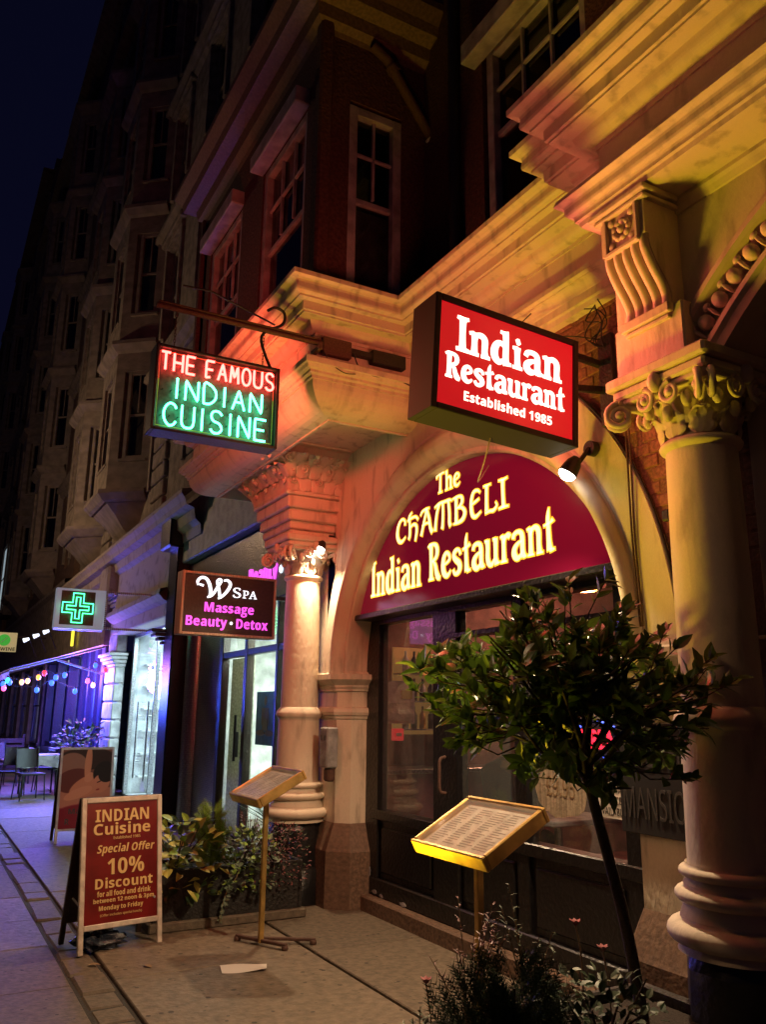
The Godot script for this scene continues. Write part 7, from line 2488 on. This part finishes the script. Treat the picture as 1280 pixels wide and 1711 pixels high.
func fir(called: String, label: String, at: Vector3, h: float, w: float, n: int, m: String, r):
	var t = thing(called, label, "shrub", at)
	var s = S()
	for i in n:
		var v: float = pow(r.randf(), 0.8)
		var a0: float = r.randf() * TAU
		var rad = w * (1.0 - 0.55 * v * v) * sqrt(r.randf()) * (0.75 + 0.35 * sin(a0 * 3.0 + v * 5.0))
		var a: float = a0
		var p = Vector3(cos(a) * rad, v * h * (0.8 + 0.3 * sin(a * 2.0 + 1.0)), sin(a) * rad)
		var d = (Vector3(cos(a) * 0.6, 1.0, sin(a) * 0.6) + Vector3(r.randf_range(-0.4, 0.4), 0, r.randf_range(-0.4, 0.4))).normalized()
		var sd = d.cross(Vector3(r.randf_range(-1, 1), 0.1, r.randf_range(-1, 1))).normalized()
		var L: float = r.randf_range(0.05, 0.09)
		for k in 4:
			var b = p + d * L * k * 0.22
			for q in [-1.0, 1.0]:
				s.set_smooth_group(-1)
				tri(s, b - d * 0.003, b + d * 0.003, b + (sd * q * 0.9 + d).normalized() * L * 0.42)
		tri(s, p - sd * 0.0015, p + sd * 0.0015, p + d * L)
	obj("foliage", s, m, t)
	s = S()
	tube(s, [Vector3(0, -0.04, 0), Vector3(0, h * 0.8, 0)], [0.012, 0.004], 6)
	obj("trunk", s, "bark", t)

func stems(called: String, label: String, at: Vector3, n: int, h: float, sm: String, lmat: String, r) -> Node3D:
	var t = thing(called, label, "plant", at)
	var s = S()
	var lf = S()
	for i in n:
		var a: float = r.randf() * TAU
		var hh: float = h * r.randf_range(0.55, 1.0)
		var sp: float = r.randf_range(0.05, 0.3) * h
		var pts = [Vector3(0, -0.02, 0), Vector3(cos(a) * sp * 0.4, hh * 0.5, sin(a) * sp * 0.4), Vector3(cos(a) * sp, hh, sin(a) * sp)]
		if lmat == "":
			leaf_mesh(lf, Vector3(0, hh * 0.25, 0), Vector3(cos(a), 0.7, sin(a)), Vector3.UP, hh * 0.8, 0.03)
		else:
			for k in 10:
				var u: float = r.randf_range(0.4, 1.0)
				var b: float = r.randf() * TAU
				leaf_mesh(lf, pts[1].lerp(pts[2], u), Vector3(cos(b), r.randf_range(0.1, 1.0), sin(b)), Vector3.UP, r.randf_range(0.015, 0.035), 0.009)
		tube(s, smooth_pts(pts, 3), [0.004, 0.004, 0.003, 0.003, 0.0025, 0.002, 0.0015], 5)
	obj("stems", s, sm, t)
	obj("foliage", lf, lmat if lmat != "" else sm, t)
	return t

# ---------------------------------------------------------------- notices, boxes, cables
func build_small():
	# ash box on the pier
	var t = thing("ash_box", "grey metal ash box fixed to the pier beside the left column", "box", Vector3(3.22, 1.17, -6.80))
	box("case", Vector3(0, 0.13, 0), Vector3(0.11, 0.34, 0.16), "grey_paint", t, 0.012)
	var s = S()
	for z in [-0.035, 0.03]:
		bx(s, Vector3(-0.056, 0.21, z), Vector3(0.004, 0.045, 0.018), 0.001)
	obj("slot", s, "black_paint", t)
	box("lower_part", Vector3(0.01, -0.10, 0), Vector3(0.07, 0.11, 0.11), "rust_iron", t, 0.02)
	M["grey_paint"].metallic = 0.2
	# name board of the mansions
	var nb = thing("name_board", "black board with faded letters RUSSELL MANSIONS beside the right column", "sign", Vector3(3.285, 1.29, -3.06))
	box("board", Vector3.ZERO, Vector3(0.02, 0.54, 0.60), mat("matt_black", lc(0.012, 0.011, 0.013), 0.75), nb, 0.004)
	var faded = textured("faded_letter", lc(0.07, 0.065, 0.065), 0.6, "grain", 2.0, 0.0)
	words("RUSSELL", "sans", Vector3(-0.013, 0.13, -0.02), Vector3(0, 0, 1), Vector3.UP, 0.46, 0.15, faded, nb, "lettering", 0.003)
	words("MANSIONS", "sans", Vector3(-0.013, -0.12, 0.0), Vector3(0, 0, 1), Vector3.UP, 0.54, 0.15, faded, nb, "lettering", 0.003)
	# notices in the window
	var n1 = thing("takeaway_notice", "white notice TAKE AWAY SERVICE AVAILABLE in the window", "notice", Vector3(3.54, 1.13, -3.70))
	box("sheet", Vector3.ZERO, Vector3(0.004, 0.20, 0.24), "paper", n1, 0.001)
	for q in [["TAKE AWAY", 0.06], ["SERVICE", 0.0], ["AVAILABLE", -0.06]]:
		words(q[0], "sans", Vector3(-0.0035, q[1], 0), Vector3(0, 0, 1), Vector3.UP, 0.21 if q[0] != "SERVICE" else 0.16, 0.04, "iron", n1, "lettering", 0.002)
	var n2 = thing("price_sticker", "cloud-shaped price sticker in the window right of the menu stand", "sticker", Vector3(3.53, 1.14, -4.12))
	s = S()
	var poly = []
	for k in 28:
		var a = TAU * k / 28
		poly.append(Vector2(cos(a) * 0.24 * (1.0 + 0.04 * sin(a * 7)), sin(a) * 0.15 * (1.0 + 0.06 * sin(a * 6))))
	slab(s, Vector3.ZERO, Vector3(0, 0, 1), Vector3.UP, Vector3(-1, 0, 0), poly, 0.003)
	obj("sheet", s, "sign_frame", n2)
	words("£9.95", "serif", Vector3(-0.005, 0.03, 0), Vector3(0, 0, 1), Vector3.UP, 0.26, 0.12, "straw", n2, "lettering", 0.002)
	# cables down the arch and the wall
	var cb = thing("wall_cable", "pair of brown cables hanging down the arch's right flank", "cable", Vector3(3.27, 2.9, -3.1))
	s = S()
	for q in [0.0, 0.018]:
		var pts = [Vector3(0, 0.36, -0.06 + q), Vector3(-0.01, 0.1, -0.05 + q * 1.4), Vector3(0, -0.4, -0.06 + q), Vector3(0, -0.85, -0.04 + q)]
		tube(s, smooth_pts(pts, 5), 0.006, 6)
	obj("wire", s, "rust_iron", cb)
	s = S()
	bx(s, Vector3(0.0, -0.30, 0.19), Vector3(0.04, 0.06, 0.05), 0.008)
	obj("clip", s, "iron", cb)
	# yellow cable below the box sign
	var yc = thing("yellow_cable", "thin pale cable looping from under the box sign to the arch", "cable", Vector3(2.5, 3.05, -3.35))
	s = S()
	tube(s, smooth_pts([Vector3(0, 0.02, 0), Vector3(0.05, -0.12, -0.15), Vector3(0.4, -0.05, -0.7), Vector3(0.78, 0.22, -1.1)], 6), 0.004, 5)
	obj("wire", s, "sign_frame", yc)
